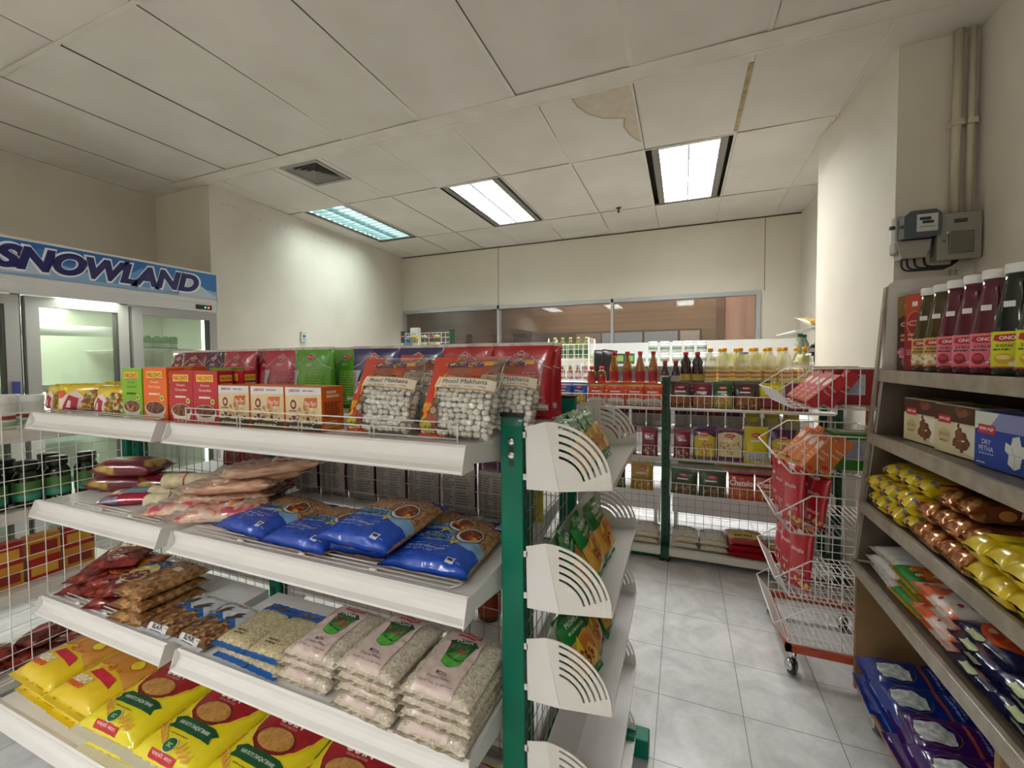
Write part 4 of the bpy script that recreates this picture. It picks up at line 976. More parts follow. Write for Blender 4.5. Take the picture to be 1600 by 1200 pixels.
row=[(p_mar,-2.21,1.30,'maroon pouch at the left end of the back pouch row'),(p_mar,-2.07,1.27,'maroon pouch, second from the left in the back row'),(p_mar,-1.96,1.32,'maroon pouch beside the purple pouches in the back row'),
 (p_pur,-1.93,1.27,'left dark purple pouch in the back row'),(p_pur,-1.79,1.27,'right dark purple pouch in the back row, before the pink-red ones'),
 (p_pnk,-1.735,1.235,'leftmost pinkish-red pouch in the back row'),(p_pnk,-1.60,1.28,'middle pinkish-red pouch in the back row'),(p_pnk,-1.475,1.235,'rightmost pinkish-red pouch, touching the green pouch'),
 (p_grn,-1.30,1.225,'large front green pouch in the back row'),(p_grn,-1.19,1.285,'green pouch half hidden beside the navy pouch'),
 (p_navy,-1.025,1.245,'left navy blue pouch in the back row'),(p_navy,-.845,1.245,'right navy blue pouch, beside the red ones'),
 (p_red,-.655,1.245,'bright red pouch, left of the two large red ones'),(p_red,-.462,1.235,'bright red pouch at the right end, in front'),(p_red,-.455,1.315,'bright red pouch behind the one at the right end'),
 (p_red,-.66,1.325,'bright red pouch in the second row behind the left red one'),(p_navy,-.86,1.33,'navy pouch in the second row behind the right navy one')]
for i,(p,x,y,lb) in enumerate(row): place(p,(x,y,1.167),(-.05 if i%2 else 0,0,(-.10,.08,0)[i%3]),lb,'snack pouch',BG)
# ================================================================ SECOND SHELF
# blue bags of instant grain
m_grain=noise_mat('toasted grain','#8a5a34','#c09868',scale=150,rough=.4,kind='cells',lo=.1,hi=.9,bump=.5,coat=.35,c3='#a87848')
def bluebag(seed):
    w,h,t=.235,.30,.062
    L=[D_poly([(-w/2+.001,-h/2+.001),(w/2-.001,-h/2+.001),(w/2-.001,-.045),(.06,-.035),(.02,-.020),(-.04,-.030),(-w/2+.001,-.022)],'#0c47b8',m=F_('#0c47b8'),lay=1),
       D_poly([(-w/2+.001,-.030),(-.04,-.038),(.02,-.028),(.06,-.042),(w/2-.001,-.052),(w/2-.001,-.010),(.04,.020),(-w/2+.001,.012)],'#86b4dc',m=F_('#86b4dc'),lay=.5),
       D_rect(-w/2+.001,h/2-.030,w/2-.001,h/2-.001,'#1a3c9c',m=F_('#1a3c9c'),lay=1),
       D_ell(.055,.025,.040,.042,'#20304f',n=22,lay=2),D_ell(.056,.025,.037,.039,'#dcd8d0',n=22,lay=2.5),D_ell(.058,.026,.032,.033,'#6d2f16',n=20,lay=3),
       D_text('รสบุญนาม',-.040,-.008,.105,.032,'#1d2450',fnt='thai',bold=.02,lay=3),D_text('ตราวิทยาศัยเกษตร',-.025,-.062,.105,.012,'#c9dcf4',fnt='thai',lay=3),D_lines(-.06,-.052,.04,-.048,1,'#9cc0ec',seed=3,lay=3),D_lines(-.075,-.082,.03,-.072,2,'#6f9be0',seed=6,lay=3),
       D_poly([(.020,-.015),(.046,-.018),(.030,-.040)],'#e8cf1e',lay=4),D_text('12',.031,-.023,.010,.008,'#1a1a1a',bold=.02,lay=5),
       D_rect(.050,-.115,.072,-.088,'#d7dde6',lay=3),D_rect(.054,-.105,.068,-.092,'#1c2233',lay=4),D_text('400',.085,-.110,.012,.006,'#c9dcf4',lay=3)]
    L+=D_blobs(.058,.028,.026,.026,22,['#a0522a','#7a3a1c','#c07838','#8f2c18'],.004,.008,seed=seed,lay=4)+[D_ell(.074,.006,.012,.010,'#e0a53a',n=12,lay=5)]
    return make_bag('grain_bag',w,h,t,m_grain,L,mode='lie',seed=seed,wr=1.8,lump=2,seal=.014,sealmat=F_('#123a9e'),pinch=.12,curl=.006)
b1,b2=bluebag(31),bluebag(32)
BL='blue grain bags on the second shelf'
for p,x,y,z,rx,rz,lb in ((b1,-1.165,.945,.842,.03,.10,'blue grain bag at the left end of the blue row, touching the noodle bundles'),
  (b2,-.945,.925,.842,.02,.03,'blue grain bag lying second from the left in the blue row'),
  (b1,-.765,.950,.842,.0,-.05,'bottom blue grain bag underneath the raised one'),(b2,-.735,.915,.893,.10,.06,'blue grain bag lying on top of another, highest of the row'),
  (b2,-.560,.940,.842,.02,-.04,'blue grain bag at the right end of the row near the green post'),(b1,-.615,1.00,.842,0,.05,'blue grain bag pushed back behind the right end one')):
    place(p,(x,y,z),(rx,0,-rz),lb,'grain bag',BL)
# noodle / fryums bundles in clear wrap
m_nood=noise_mat('wrapped straw noodles','#a8785c','#e0c39c',scale=14,rough=.3,detail=8,stretch=(9,1.2,9),bump=.6,coat=.7,c3='#c99a82',lo=.3,hi=.62); m_pinkw=noise_mat('pink and white wrapper','#cf4a66','#f0dccb',scale=26,rough=.25,coat=.8,detail=3,c3='#e8b89c',lo=.38,hi=.6)
m_wrapend=noise_mat('crumpled clear wrap','#c9b3a2','#ece2da',scale=30,rough=.15,coat=.8,bump=.4)
def bundle(seed,m,w=.165,h=.40,t=.052):
    L=[D_rect(-.05,.0,.04,.055,'#f0e4dd',lay=1),D_poly([(-.045,.01),(-.01,.01),(-.005,.045),(-.04,.045)],'#c8353c',lay=2),D_poly([(-.005,.012),(.03,.012),(.03,.03),(0,.035)],'#e08a3c',lay=2)] if seed%2 else []
    return make_bag('noodle_bundle',w,h,t,m,L,mode='lie',seed=seed,wr=3.4,lump=4,seal=.035,pinch=.25,curl=.012,sealmat=m_wrapend)
nb1,nb2,nb3,nb4=bundle(41,m_pinkw),bundle(42,m_nood),bundle(43,m_nood,w=.15,h=.38),bundle(45,m_pinkw,w=.15,h=.34)
NBG='wrapped noodle bundles on the second shelf'
for p,x,y,z,rx,rz,lb in ((nb1,-1.50,.935,.842,.0,1.10,'front wrapped noodle bundle with pink and white wrapper at the shelf edge'),(nb4,-1.37,.925,.846,.02,1.0,'small pink-wrapped noodle bundle beside the blue bags'),
  (nb2,-1.46,1.0,.870,.04,1.12,'tan noodle bundle lying just behind the pink-wrapped one'),(nb3,-1.40,.985,.915,.06,1.2,'tan noodle bundle resting on the front ones'),
  (nb2,-1.36,1.04,.935,.10,1.0,'tall tan noodle bundle near the green middle post'),(nb3,-1.50,1.06,.850,.0,1.25,'tan noodle bundle at the back, beside the white rolls'),(nb3,-1.28,1.03,.975,.06,.9,'topmost tan noodle bundle leaning on the mesh')):
    place(p,(x,y,z),(rx,0,-rz+.0),lb,'noodle bundle',NBG)
# pale rolls with a rubber band
def make_roll():
    r_=empty('noodle_roll'); mb=MB(); mb.lathe([(.024,-.11),(.027,-.105),(.027,.105),(.024,.11)],noise_mat('pale roll','#cfc19a','#e8ddbd',scale=40,rough=.5,stretch=(1,1,.1)),n=20,M=Matrix.Rotation(H90,4,'X')@Matrix.Identity(4)); o=mb.build('rolled_noodles',r_)
    mb=MB(); mb.lathe([(.0275,-.003),(.0285,0),(.0275,.003)],mat('#a8442c',.5),n=20,M=Matrix.Translation((0,-.03,0))@Matrix.Rotation(H90,4,'X'),caps=False); mb.build('rubber_band',r_)
    mb=MB(); rr=random.Random(3)
    prof=[(.030,-.06),(.031,-.10),(.026,-.125),(.018,-.14),(.026,-.16)]
    mb.lathe([(a,b) for a,b in prof],film_mat('roll wrap','#ffffff',op=.25,rough=.15,gl=.15),n=14,M=Matrix.Rotation(-H90,4,'X')@Matrix.Identity(4)@Matrix.Scale(-1,4,(0,0,1)),caps=False); mb.build('clear_wrap',r_)
    return r_
rl=make_roll()
for x,y,z,rz,lb in ((-1.72,1.0,.869,1.05,'pale noodle roll with a red rubber band, left of the front pair'),(-1.62,.935,.869,1.05,'front pale noodle roll with a red rubber band, nearest the shelf edge'),(-1.66,1.01,.915,1.1,'pale noodle roll lying on top of the other rolls'),(-1.50,1.06,.869,1.2,'pale noodle roll at the back beside the tan bundles')):
    place(rl,(x,y,z),(0,0,-rz),lb,'noodle roll','pale noodle rolls on the second shelf')
m_mix=noise_mat('maroon and gold wrapper','#6a0f26','#b99a45',scale=14,rough=.28,coat=.5,detail=1,lo=.60,hi=.66); m_mix2=noise_mat('red and blue wrapper','#b01433','#6d8aa6',scale=16,rough=.28,coat=.5,detail=1,lo=.58,hi=.66,c3='#8c1230')
mg=[make_bag('biscuit_pack',.13,.30,.075,m_mix,[D_poly([(-.05,-.1),(.05,-.1),(.05,.06),(-.05,.06)],'#8c1d33',lay=1),D_ell(0,-.02,.03,.04,'#c9b06a',lay=2)],seed=51,wr=1.6,seal=.02),make_bag('wafer_pack',.13,.21,.05,m_mix2,[D_rect(-.04,-.02,.04,.05,'#7f95a8',lay=1),D_poly([(-.04,-.06),(.04,-.05),(.04,-.03),(-.04,-.04)],'#d8b592',lay=1)],seed=52,wr=1.8,seal=.016)]
for p,x,y,z,rz,lb in ((mg[0],-2.08,1.0,.842,1.15,'bottom maroon and gold biscuit pack at the left end of the second shelf'),(mg[0],-2.03,1.0,.905,1.2,'maroon and gold biscuit pack stacked on another at the left end'),(mg[0],-1.88,1.06,.842,1.25,'maroon and gold pack at the back near the mesh'),
   (mg[1],-1.86,.915,.842,.95,'red wafer pack with blue-grey label at the shelf front edge')):
    place(p,(x,y,z),(0,0,-rz),lb,'packet','assorted packets on the second shelf, left bay')
# ================================================================ THIRD SHELF
m_poha=noise_mat('flattened rice in clear bag','#b0a38e','#ddd3c2',scale=170,rough=.3,kind='cells',lo=.0,hi=1,bump=.35,coat=.6,c3='#cabfac')
def poha(seed):
    w,h,t=.185,.262,.052
    L=[D_poly([(-.062,-h/2+.016),(.045,-h/2+.016),(.045,h/2-.014),(-.062,h/2-.014)],'#d3bdb6',m=mat('#d3bdb6',.3,coat=.4),lay=.5),
       D_rect(-.040,.070,.028,.090,'#c2364a',lay=2),D_text('Rajdhani',-.006,.080,.058,.012,'#f2dede',shear=.2,bold=.01,lay=3),D_ell(-.006,.098,.010,.008,'#7b3a26',n=12,lay=2),
       D_poly([(-.045,.045),(-.025,.058),(0,.062),(.022,.058),(.036,.045),(.030,.040),(.018,-.030),(-.006,-.038),(-.030,-.028),(-.040,.038)],'#245c26',m=F_('#245c26'),lay=2),D_poly([(-.045,.040),(-.025,.056),(0,.062),(.022,.056),(.036,.040),(.020,.043),(-.006,.047),(-.030,.042)],'#1c3f24',lay=3),
       D_text('POHA',-.004,.051,.046,.011,'#e7ecda',bold=.015,lay=4),D_poly([(-.034,-.005),(.024,-.020),(.018,-.032),(-.006,-.036),(-.028,-.028)],'#4fae3c',lay=3),D_poly([(-.034,.0),(.02,.03),(.024,-.014)],'#3a8a30',lay=2.6),D_line([(-.02,-.03),(.0,.0),(.015,.02)],.002,'#7cc45e',lay=4),
       D_poly([(-.012,.012),(.0,.03),(.006,.01),(.012,.028),(.018,.012),(.004,.002)],'#a8402a',lay=4),D_poly([(-.036,.02),(-.030,.036),(-.024,.02)],'#a8402a',lay=4),
       D_text('MOTA',-.008,-.058,.028,.010,'#2a2226',bold=.01,lay=2),D_text('(Coarse Flakes)',-.008,-.072,.062,.009,'#2a2226',lay=2),D_text('The Right Taste - The Right Choice',-.008,-.088,.088,.007,'#5b4c50',lay=2),
       D_line([(.045,-h/2+.018),(.045,h/2-.016)],.0012,'#8f8078',lay=1)]
    return make_bag('flattened_rice_bag',w,h,t,m_poha,L,mode='lie',seed=seed,wr=1.4,lump=1.8,seal=.012,pinch=.05)
ph=[poha(61),poha(62)]; 
PG='flattened rice bags on the third shelf'
k=0
nm=['bottom','second','third','top']
for (x,y,rz,n,where) in ((-.508,.890,.0,4,'right stack, nearest the green post'),(-.702,.895,.03,4,'middle stack'),(-.922,.915,-.02,3,'left stack, beside the blue-ended bags')):
    for j in range(n):
        lv='top' if j==n-1 else nm[j]
        place(ph[j%2],(x+.006*((j*7)%3-1)+(.012 if j==n-1 else 0),y+.005*((j*5)%3-1),.483+.034*j),(.03 if j==n-1 else .0,0,-rz+.03*((j*3)%3-1)),'clear and pink flattened rice bag, %s of the %s'%(lv,where),'rice bag',PG); k+=1
m_seed=noise_mat('sesame coloured grain','#a8966c','#d6caa4',scale=160,rough=.35,kind='cells',lo=0,hi=1,bump=.4,coat=.4)
def bb(seed):
    w,h,t=.135,.235,.038
    L=[D_rect(-w/2+.001,h/2-.065,w/2-.001,h/2-.001,'#1d57a8',m=F_('#1d57a8'),lay=1),D_ell(.0,h/2-.035,.035,.020,'#6d4d34',n=16,lay=2),D_text('Makka',-.005,-.050,.045,.009,'#4a4030',bold=.01,lay=2),D_lines(-.03,-.066,.03,-.058,1,'#4a4030',seed=2,lay=2)]
    L+=D_blobs(0,h/2-.035,.03,.015,14,['#c9a86a','#3b2b22','#b06a4a'],.003,.006,seed=seed,lay=3)
    return make_bag('grain_pack',w,h,t,m_seed,L,mode='lie',seed=seed,wr=1.0,lump=1,seal=.022,sealmat=F_('#1d62b4'),botmat=F_('#1d62b4'))
g1,g2=bb(71),bb(72)
for p,x,y,z,rz,lb in ((g1,-1.20,.905,.483,.02,'blue-ended grain pack, bottom left at the shelf edge'),(g2,-1.075,.90,.483,.05,'blue-ended grain pack underneath, right of the pair'),(g1,-1.085,.91,.514,-.02,'blue-ended grain pack on top at the right, next to the rice bags'),(g2,-1.215,.91,.512,.0,'blue-ended grain pack on top at the left, half covered')):
    place(p,(x,y,z),(.02,0,-rz),lb,'grain pack','blue-ended grain packs on the third shelf')
m_bean=noise_mat('brown beans','#4a2c18','#b48a56',scale=85,rough=.35,kind='cells',lo=0,hi=1,bump=.7,coat=.4,c3='#7c5330')
def bean(seed):
    w,h,t=.155,.235,.046
    L=[D_poly([(-w/2+.001,.01),(-.05,-.004),(-.02,.012),(.02,-.012),(.05,.008),(w/2-.001,-.01),(w/2-.001,h/2-.001),(-w/2+.001,h/2-.001)],'#cfd2d6',m=F_('#cfd2d6'),lay=1),
       D_poly([(-.075,.008),(-.05,-.006),(-.02,.010),(.02,-.014),(.05,.006),(.078,-.012),(.078,.004),(.05,.022),(.02,.002),(-.02,.026),(-.05,.010),(-.075,.024)],'#2167b0',lay=2),
       D_poly([(-.055,.02),(-.02,.055),(-.005,.060),(-.015,.045),(.0,.048),(-.012,.034),(-.03,.015)],'#4a4038',lay=3),D_poly([(.015,.01),(.045,.048),(.06,.055),(.052,.040),(.066,.044),(.055,.028),(.035,.004)],'#4a4038',lay=3),D_poly([(-.002,.07),(.012,.085),(.016,.08),(.004,.064)],'#b0303a',lay=3),
       D_poly([(-.045,-h/2+.003),(.045,-h/2+.003),(.045,-.085),(-.045,-.085)],'#dfe0e2',m=F_('#dfe0e2'),lay=1),D_text('BLACK',0,-.093,.05,.012,'#20242a',bold=.04,lay=2),D_lines(-.03,-.108,.03,-.101,1,'#20242a',seed=4,lay=2)]
    return make_bag('bean_bag',w,h,t,m_bean,L,mode='lie',seed=seed,wr=1.1,lump=2,seal=.016,sealmat=F_('#d5d8dc'))
e1,e2=bean(75),bean(76)
for p,x,y,z,rz,lb in ((e1,-1.385,.895,.483,.03,'white-topped bag of brown beans, right one, beside the blue-ended packs'),(e2,-1.545,.895,.483,-.02,'white-topped bag of brown beans, left one, beside the peanut stack')):
    place(p,(x,y,z),(.02,0,-rz),lb,'bean bag','white-topped bean bags on the third shelf')
m_pnut=noise_mat('roasted chickpeas','#6b431f','#b98d56',scale=80,rough=.4,kind='cells',lo=0,hi=1,bump=.7,coat=.3,c3='#93683a')
pn=make_bag('chickpea_bag',.16,.26,.045,m_pnut,[D_rect(-.015,.03,.03,.05,'#cfc8bb',lay=1)],mode='lie',seed=77,wr=1.0,lump=3,seal=.012)
for j in range(3): place(pn,(-1.71-.008*j,.905+.012*j,.483+.034*j),(0,0,.05-.05*j),'clear bag of brown chickpeas, %s of the stack of three'%(['bottom','middle','top'][j]),'chickpea bag','chickpea bags on the third shelf')
m_rb=noise_mat('red brown snack','#4a1016','#a8432a',scale=60,rough=.3,kind='cells',lo=0,hi=1,bump=.6,coat=.5,c3='#7c1f1c')
def snack(seed,cols):
    w,h,t=.17,.26,.042
    L=[D_poly([(-w/2+.001,-.02),(-.03,.0),(.03,-.01),(w/2-.001,.01),(w/2-.001,h/2-.001),(-w/2+.001,h/2-.001)],cols[0],m=F_(cols[0]),lay=1),D_ell(0,.0,.055,.06,cols[1],m=F_(cols[1]),n=22,lay=2),D_ell(0,-.02,.045,.035,cols[2],n=20,lay=3),D_rect(-.05,h/2-.05,.05,h/2-.02,cols[3],lay=3)]
    L+=D_blobs(0,-.02,.04,.03,22,[cols[2],'#5a1a2a','#c9a050'],.004,.008,seed=seed,lay=4)
    return make_bag('mixture_bag',w,h,t,m_rb,L,mode='lie',seed=seed,wr=1.2,lump=2,seal=.014)
s1=snack(78,('#1c2462','#cdbf7a','#6a2034','#28306e')); s2=snack(79,('#c25a1c','#d8902c','#8a2c18','#b8401c')); s3=snack(80,('#a83018','#d27a28','#7c2416','#d8c8a0'))
SG='red snack mixture bags on the third shelf'
for p,x,y,z,rz,lb in ((s3,-2.10,.935,.483,-.25,'bottom red-brown snack bag at the left end of the shelf'),(s2,-1.90,.925,.483,-.3,'bottom snack bag in front, under the navy one'),(s3,-2.10,.955,.522,-.4,'snack bag on the second layer at the left end'),(s2,-1.98,.95,.530,-.5,'orange snack bag in the middle of the second layer'),(s1,-1.875,.935,.528,-.38,'navy and cream snack bag on the second layer, beside the chickpeas'),(s3,-2.06,.985,.570,-.6,'topmost orange and red snack bag of the pile')):
    place(p,(x,y,z),(.03,0,-rz),lb,'snack bag',SG)
# ================================================================ BOTTOM SHELF
def flour(seed):
    w,h,t=.268,.41,.08
    Y='#e6d51c'
    RP=[(-.118,.14),(-.108,.06),(-.092,.0),(-.070,-.035),(-.035,-.055),(.005,-.060),(.045,-.050),(.082,-.022),(.105,.02),(.125,.10)]
    L=[D_poly(RP+[(.125,.19),(-.118,.19)],'#9c1220',m=F_('#9c1220'),lay=1),D_line(RP,.005,'#e8c52c',lay=2),
       D_ell(.0,-.016,.072,.038,'#6e1a18',n=26,lay=2.2),D_ell(.0,-.013,.062,.032,'#b5813f',m=noise_mat('flour picture','#a8763a','#c79650',scale=90,rough=.4,coat=.2),n=26,lay=3),
       D_text('SILVER',.0,.090,.125,.030,'#e8dcd0',bold=.04,lay=3),D_text('COIN',.0,.050,.090,.032,'#e8dcd0',bold=.04,lay=3),D_text('THE ROYAL WHEAT FLOUR',.0,.028,.07,.007,'#d8a8a0',lay=3),
       D_poly([(-.090,-.062),(-.060,-.052),(.068,-.052),(.098,-.062),(.082,-.076),(.094,-.090),(-.086,-.090),(-.076,-.076)],'#0f4a2c',lay=3),D_text('HAR ROTI TAAQAT BHARI',.004,-.071,.125,.012,'#e8efe0',bold=.01,lay=4),D_lines(-.05,-.104,.06,-.098,1,'#8a7a1a',seed=2,lay=2),
       D_ell(-.01,-.130,.024,.022,'#e9dc9a',n=20,lay=3),D_ell(-.01,-.130,.021,.019,'#1d5a34',n=20,lay=4),D_text('SC',-.01,-.130,.018,.012,'#9ccf8a',bold=.03,lay=5),
       D_poly([(-.060,-.152),(.045,-.152),(.045,-.172),(-.060,-.172)],'#b81f30',lay=3),D_text('चक्की आटा',-.008,-.162,.085,.012,'#f3e7d8',fnt='deva',lay=4)]
    for s in (-1,1):
        for q in range(4):
            a=.5+.28*q; L.append(D_ell(-.01+s*(.030+.018*q),-.128+.010*q*(-s if s<0 else -.6),.014,.005,'#d29a2e',rot=s*.5,n=10,lay=3)); L.append(D_ell(-.01+s*(.034+.018*q),-.118+.012*q*(1 if s<0 else -.4),.012,.004,'#dfae48',rot=s*.9,n=10,lay=3))
    side=[D_text('SILVER COIN',0,0,.2,.03,'#a3182b')]
    L.append(D_text('SILVER',-.116,-.06,.085,.016,'#a3182b',rot=H90,bold=.03,lay=3)); L.append(D_line([(-.122,.0),(-.122,.15)],.008,'#0f4a2c',lay=2))
    return make_bag('flour_bag',w,h,t,F_(Y),L,mode='lie',seed=seed,wr=.7,lump=1,seal=.03,sealmat=F_('#e6dfa0'),botmat=mat('#d9d7c0',.3,coat=.3),pinch=.04)
f1,f2=flour(81),flour(82)
FG='yellow and red flour bags on the bottom shelf'
fl=[(-1.575,'leftmost'),(-1.305,'second from the left'),(-1.045,'third from the left'),(-.795,'fourth from the left'),(-.55,'rightmost, beside the green post')]
for i,(x,nme) in enumerate(fl):
    place((f1,f2)[i%2],(x,.850,.15),(0,0,.03-.02*(i%3)),'yellow and red flour bag in the lower layer, %s'%nme,'flour bag',FG)
    place((f2,f1)[i%2],(x-.005,.838,.222),(.02,0,.03-.03*(i%3)),'yellow and red flour bag in the upper layer, %s'%nme,'flour bag',FG)
def rusk(seed):
    w,h,t=.255,.36,.078
    L=[D_poly([(-w/2+.001,-.02),(-.02,-.01),(w/2-.001,-.05),(w/2-.001,h/2-.04),(-w/2+.001,h/2-.04)],'#cc8a30',m=noise_mat('biscuit picture','#b87424','#dca04a',scale=9,rough=.3,coat=.3),lay=1),D_ell(.03,.03,.07,.055,'#c27f2a',n=22,lay=2),
       D_poly([(-.06,-.060),(.09,-.075),(.07,-.045),(-.04,-.035)],'#c22038',lay=3),D_text('FRESHO',-.045,-.085,.085,.026,'#efe3c8',bold=.05,lay=3),D_text('FRESHO',-.045,-.105,.085,.02,'#d8502a',bold=.05,lay=2),
       D_ell(.065,.02,.024,.020,'#e2c62c',n=16,lay=4),D_ring(.065,.02,.026,.022,.003,'#8c6a1c',lay=5),D_rect(-.09,-.03,-.03,-.02,'#e8cf3a',lay=3)]
    L+=D_blobs(-.01,-.02,.06,.012,22,['#b8281e','#d84028'],.003,.005,seed=2,lay=4)
    return make_bag('rusk_bag',w,h,t,F_('#e2c41e'),L,mode='lie',seed=seed,wr=1.0,lump=1,seal=.022,pinch=.05)
r1,r2=rusk(85),rusk(86)
for p,x,y,z,lb in ((r1,-2.10,.87,.15,'bottom yellow-orange rusk bag at the left'),(r2,-1.85,.86,.15,'bottom yellow-orange rusk bag next to the flour'),(r2,-2.09,.855,.218,'upper yellow-orange rusk bag at the left, picture up'),(r1,-1.83,.845,.218,'upper yellow-orange rusk bag beside the flour bags, picture up')):
    place(p,(x,y,z),(.02,0,-.03),lb,'rusk bag','rusk bags on the bottom shelf')
# stock on the far side shelves, seen through the mesh
def backbag(seed,top,low='#b9b4b0'):
    w,h=.135,.22
    L=[D_rect(-w/2+.002,-h/2+.002,w/2-.002,.045,low,m=mat(low,.35,coat=.2),lay=1),D_rect(-w*.4,-.06,w*.4,.03,'#8f8a88' if False else low,lay=2),D_lines(-w*.42,-.09,0,.035,16,'#6e6a68',seed=seed,lay=3),D_lines(.005,-.09,w*.42,.035,14,'#7c7876',seed=seed+1,lay=3),D_line([(.002,-.1),(.002,.04)],.0015,'#77706c',lay=3)]
    return make_bag('snack_pouch',w,h,.06,F_(top),L,mode='stand',seed=seed,wr=1.2,gus=1,seal=.014)
bb_=[backbag(91,'#4a1040'),backbag(92,'#6d1420'),backbag(93,'#5a1a58')]
xs_=[-1.36+.135*i for i in range(7)]
for i,x in enumerate(xs_):
    place(bb_[(0,2,0,1,1,2,0)[i]],(x,1.235,.842),(0,0,PI+.0) if False else (0,0,.06*((i*3)%3-1)),'pouch with white back panel behind the mesh, %s from the middle post'%(['first','second','third','fourth','fifth','sixth','seventh'][i]),'snack pouch','pouches behind the mesh on the second far shelf')
yb=[backbag(95,'#d8c814','#c9bd3a')]
for i,x in enumerate((-.55,-.465)): place(yb[0],(x,1.30-.05*i,.842),(0,0,0),('left' if i==0 else 'right')+' yellow pouch behind the mesh at the right end','snack pouch','yellow pouches behind the mesh')
rb=backbag(97,'#9c1a24','#9c1a24')
for i,x in enumerate((-1.80,-1.66,-1.53)): place(rb,(x,1.26,.842),(0,0,.1*i),'red pouch behind the left bay mesh, %s of three'%(['left','middle','right'][i]),'snack pouch','red pouches behind the mesh')
gb=backbag(98,'#23402a','#8f8a80')
for i in range(6): place(gb,(-2.1+.14*i,1.27,.483),(0,0,.05*i),'dark green pouch behind the mesh on the third shelf, %s from the left'%(['first','second','third','fourth','fifth','sixth'][i]),'snack pouch','dark pouches behind the mesh')
mb=MB(); mb.lathe([(.036,0),(.040,.008),(.040,.10),(.026,.14),(.020,.17),(.021,.20)],liquid('#8a5a20',.8),n=18); OB=mb.build('sauce_bottle'); mb=MB(); mb.lathe([(.0405,.02),(.0405,.09)],mat('#b04a2a',.4),n=18,caps=False); mb.build('label_band',OB); mb=MB(); mb.lathe([(.022,.20),(.022,.225)],mat('#e8e4dc',.4),n=14); mb.build('cap',OB)
for i in range(9): place(OB,(-1.30+.10*i,1.28,.483),(0,0,i),'brown sauce bottle behind the mesh, number %s from the middle post'%(['one','two','three','four','five','six','seven','eight','nine'][i]),'bottle','sauce bottles behind the mesh')
# green snack packs in the end rack trays
def prem(seed):
    w,h,t=.125,.195,.038
    L=[D_poly([(-w/2+.001,-.055),(w/2-.001,-.055),(w/2-.001,.02),(.02,.03),(-w/2+.001,.015)],'#d8a44c',m=F_('#d8a44c'),lay=1),D_ell(.005,-.012,.042,.032,'#c9772c',n=18,lay=2),D_ell(.01,-.03,.03,.022,'#e3c26a',n=16,lay=3),D_poly([(-.04,.0),(-.01,-.01),(-.02,.03)],'#e2d22c',lay=4),
       D_text('PREMIUM',.0,.062,.075,.014,'#cfe3cf',bold=.03,shear=.15,lay=3),D_ell(-.02,.078,.02,.008,'#2f7a44',n=14,lay=2),D_lines(-.04,.036,.04,.048,1,'#9cc49c',seed=3,lay=2)]
    L+=D_blobs(.005,-.02,.036,.024,22,['#b0431c','#e8c03a','#8a2a18','#d98a30'],.004,.008,seed=seed,lay=4)
    return make_bag('vermicelli_pack',w,h,t,F_('#0f7a30'),L,mode='stand',seed=seed,wr=1.7,seal=.02,pinch=.1)
v=[prem(101),prem(102)]
VG='green vermicelli packs in the end rack'
# trays face +x: the packs lean on the back panel
def intray(k,x,y,z,rz,lean,lb,zz=0): place(v[k],(x,y,z),(-lean,0,H90+rz),lb,'snack pack',VG)
inc=.30
for (k,x,y,z,rz,le,lb) in (
 (0,-.205,1.03,1.052,.12,.55,'green snack pack in the top tray, nearest the slotted plate'),(1,-.215,1.10,1.052,-.05,.50,'green snack pack, second in the top tray'),(0,-.21,1.19,1.052,.08,.52,'green snack pack, third in the top tray'),(1,-.205,1.27,1.052,-.1,.55,'green snack pack, farthest in the top tray'),
 (1,-.205,1.04,.768,.2,.55,'green snack pack in the second tray, lying nearest'),(0,-.195,1.13,.768,.05,.50,'green snack pack in the middle of the second tray'),(1,-.190,1.24,.768,-.1,.42,'green snack pack standing high in the second tray'),
 (0,-.200,1.04,.543,-.25,.55,'green snack pack in the third tray with bold white lettering'),(1,-.200,1.15,.543,.1,.5,'green snack pack, second in the third tray'),(0,-.19,1.27,.543,.0,.45,'green snack pack at the far end of the third tray')):
    intray(k,x,y,z,rz,le,lb)
# side rack stock: white tubes, dark bottles, small cartons
mb=MB(); mb.lathe([(.030,0),(.032,.004),(.032,.10),(.030,.102)],mat('#dfe0dd',.4),n=20); TB=mb.build('white_tub'); mb=MB(); mb.lathe([(.0325,.04),(.0325,.055)],mat('#9c3838',.4),n=20,caps=False); mb.lathe([(.0325,.012),(.0325,.03)],mat('#9fc0a0',.4),n=20,caps=False); mb.build('label_band',TB); mb=MB(); mb.lathe([(.033,.102),(.034,.104),(.034,.128),(.031,.131)],mat('#eceeed',.35),n=20); mb.build('lid',TB)
for i,(x,y) in enumerate(((-2.47,.72),(-2.47,.80),(-2.49,.89),(-2.50,.98),(-2.60,.76),(-2.60,.86))): place(TB,(x,y,1.09),(0,0,i),'small white tub with red band on the side rack top, %s'%(['nearest','second','third','fourth','back left','back right'][i]),'tub','white tubs on the side rack')
mb=MB(); mb.lathe([(.036,0),(.040,.006),(.040,.12),(.030,.14),(.024,.145)],liquid('#182a16',.95),n=18); DB=mb.build('dark_jar'); mb=MB(); mb.lathe([(.0405,.025),(.0405,.10)],mat('#4c7a3a',.4),n=18,caps=False); mb.lathe([(.0408,.03),(.0408,.05)],mat('#3a9a8a',.4),n=18,caps=False); mb.build('label_band',DB); mb=MB(); mb.lathe([(.032,.145),(.033,.148),(.033,.178),(.030,.18)],m_black,n=18); mb.build('lid',DB)
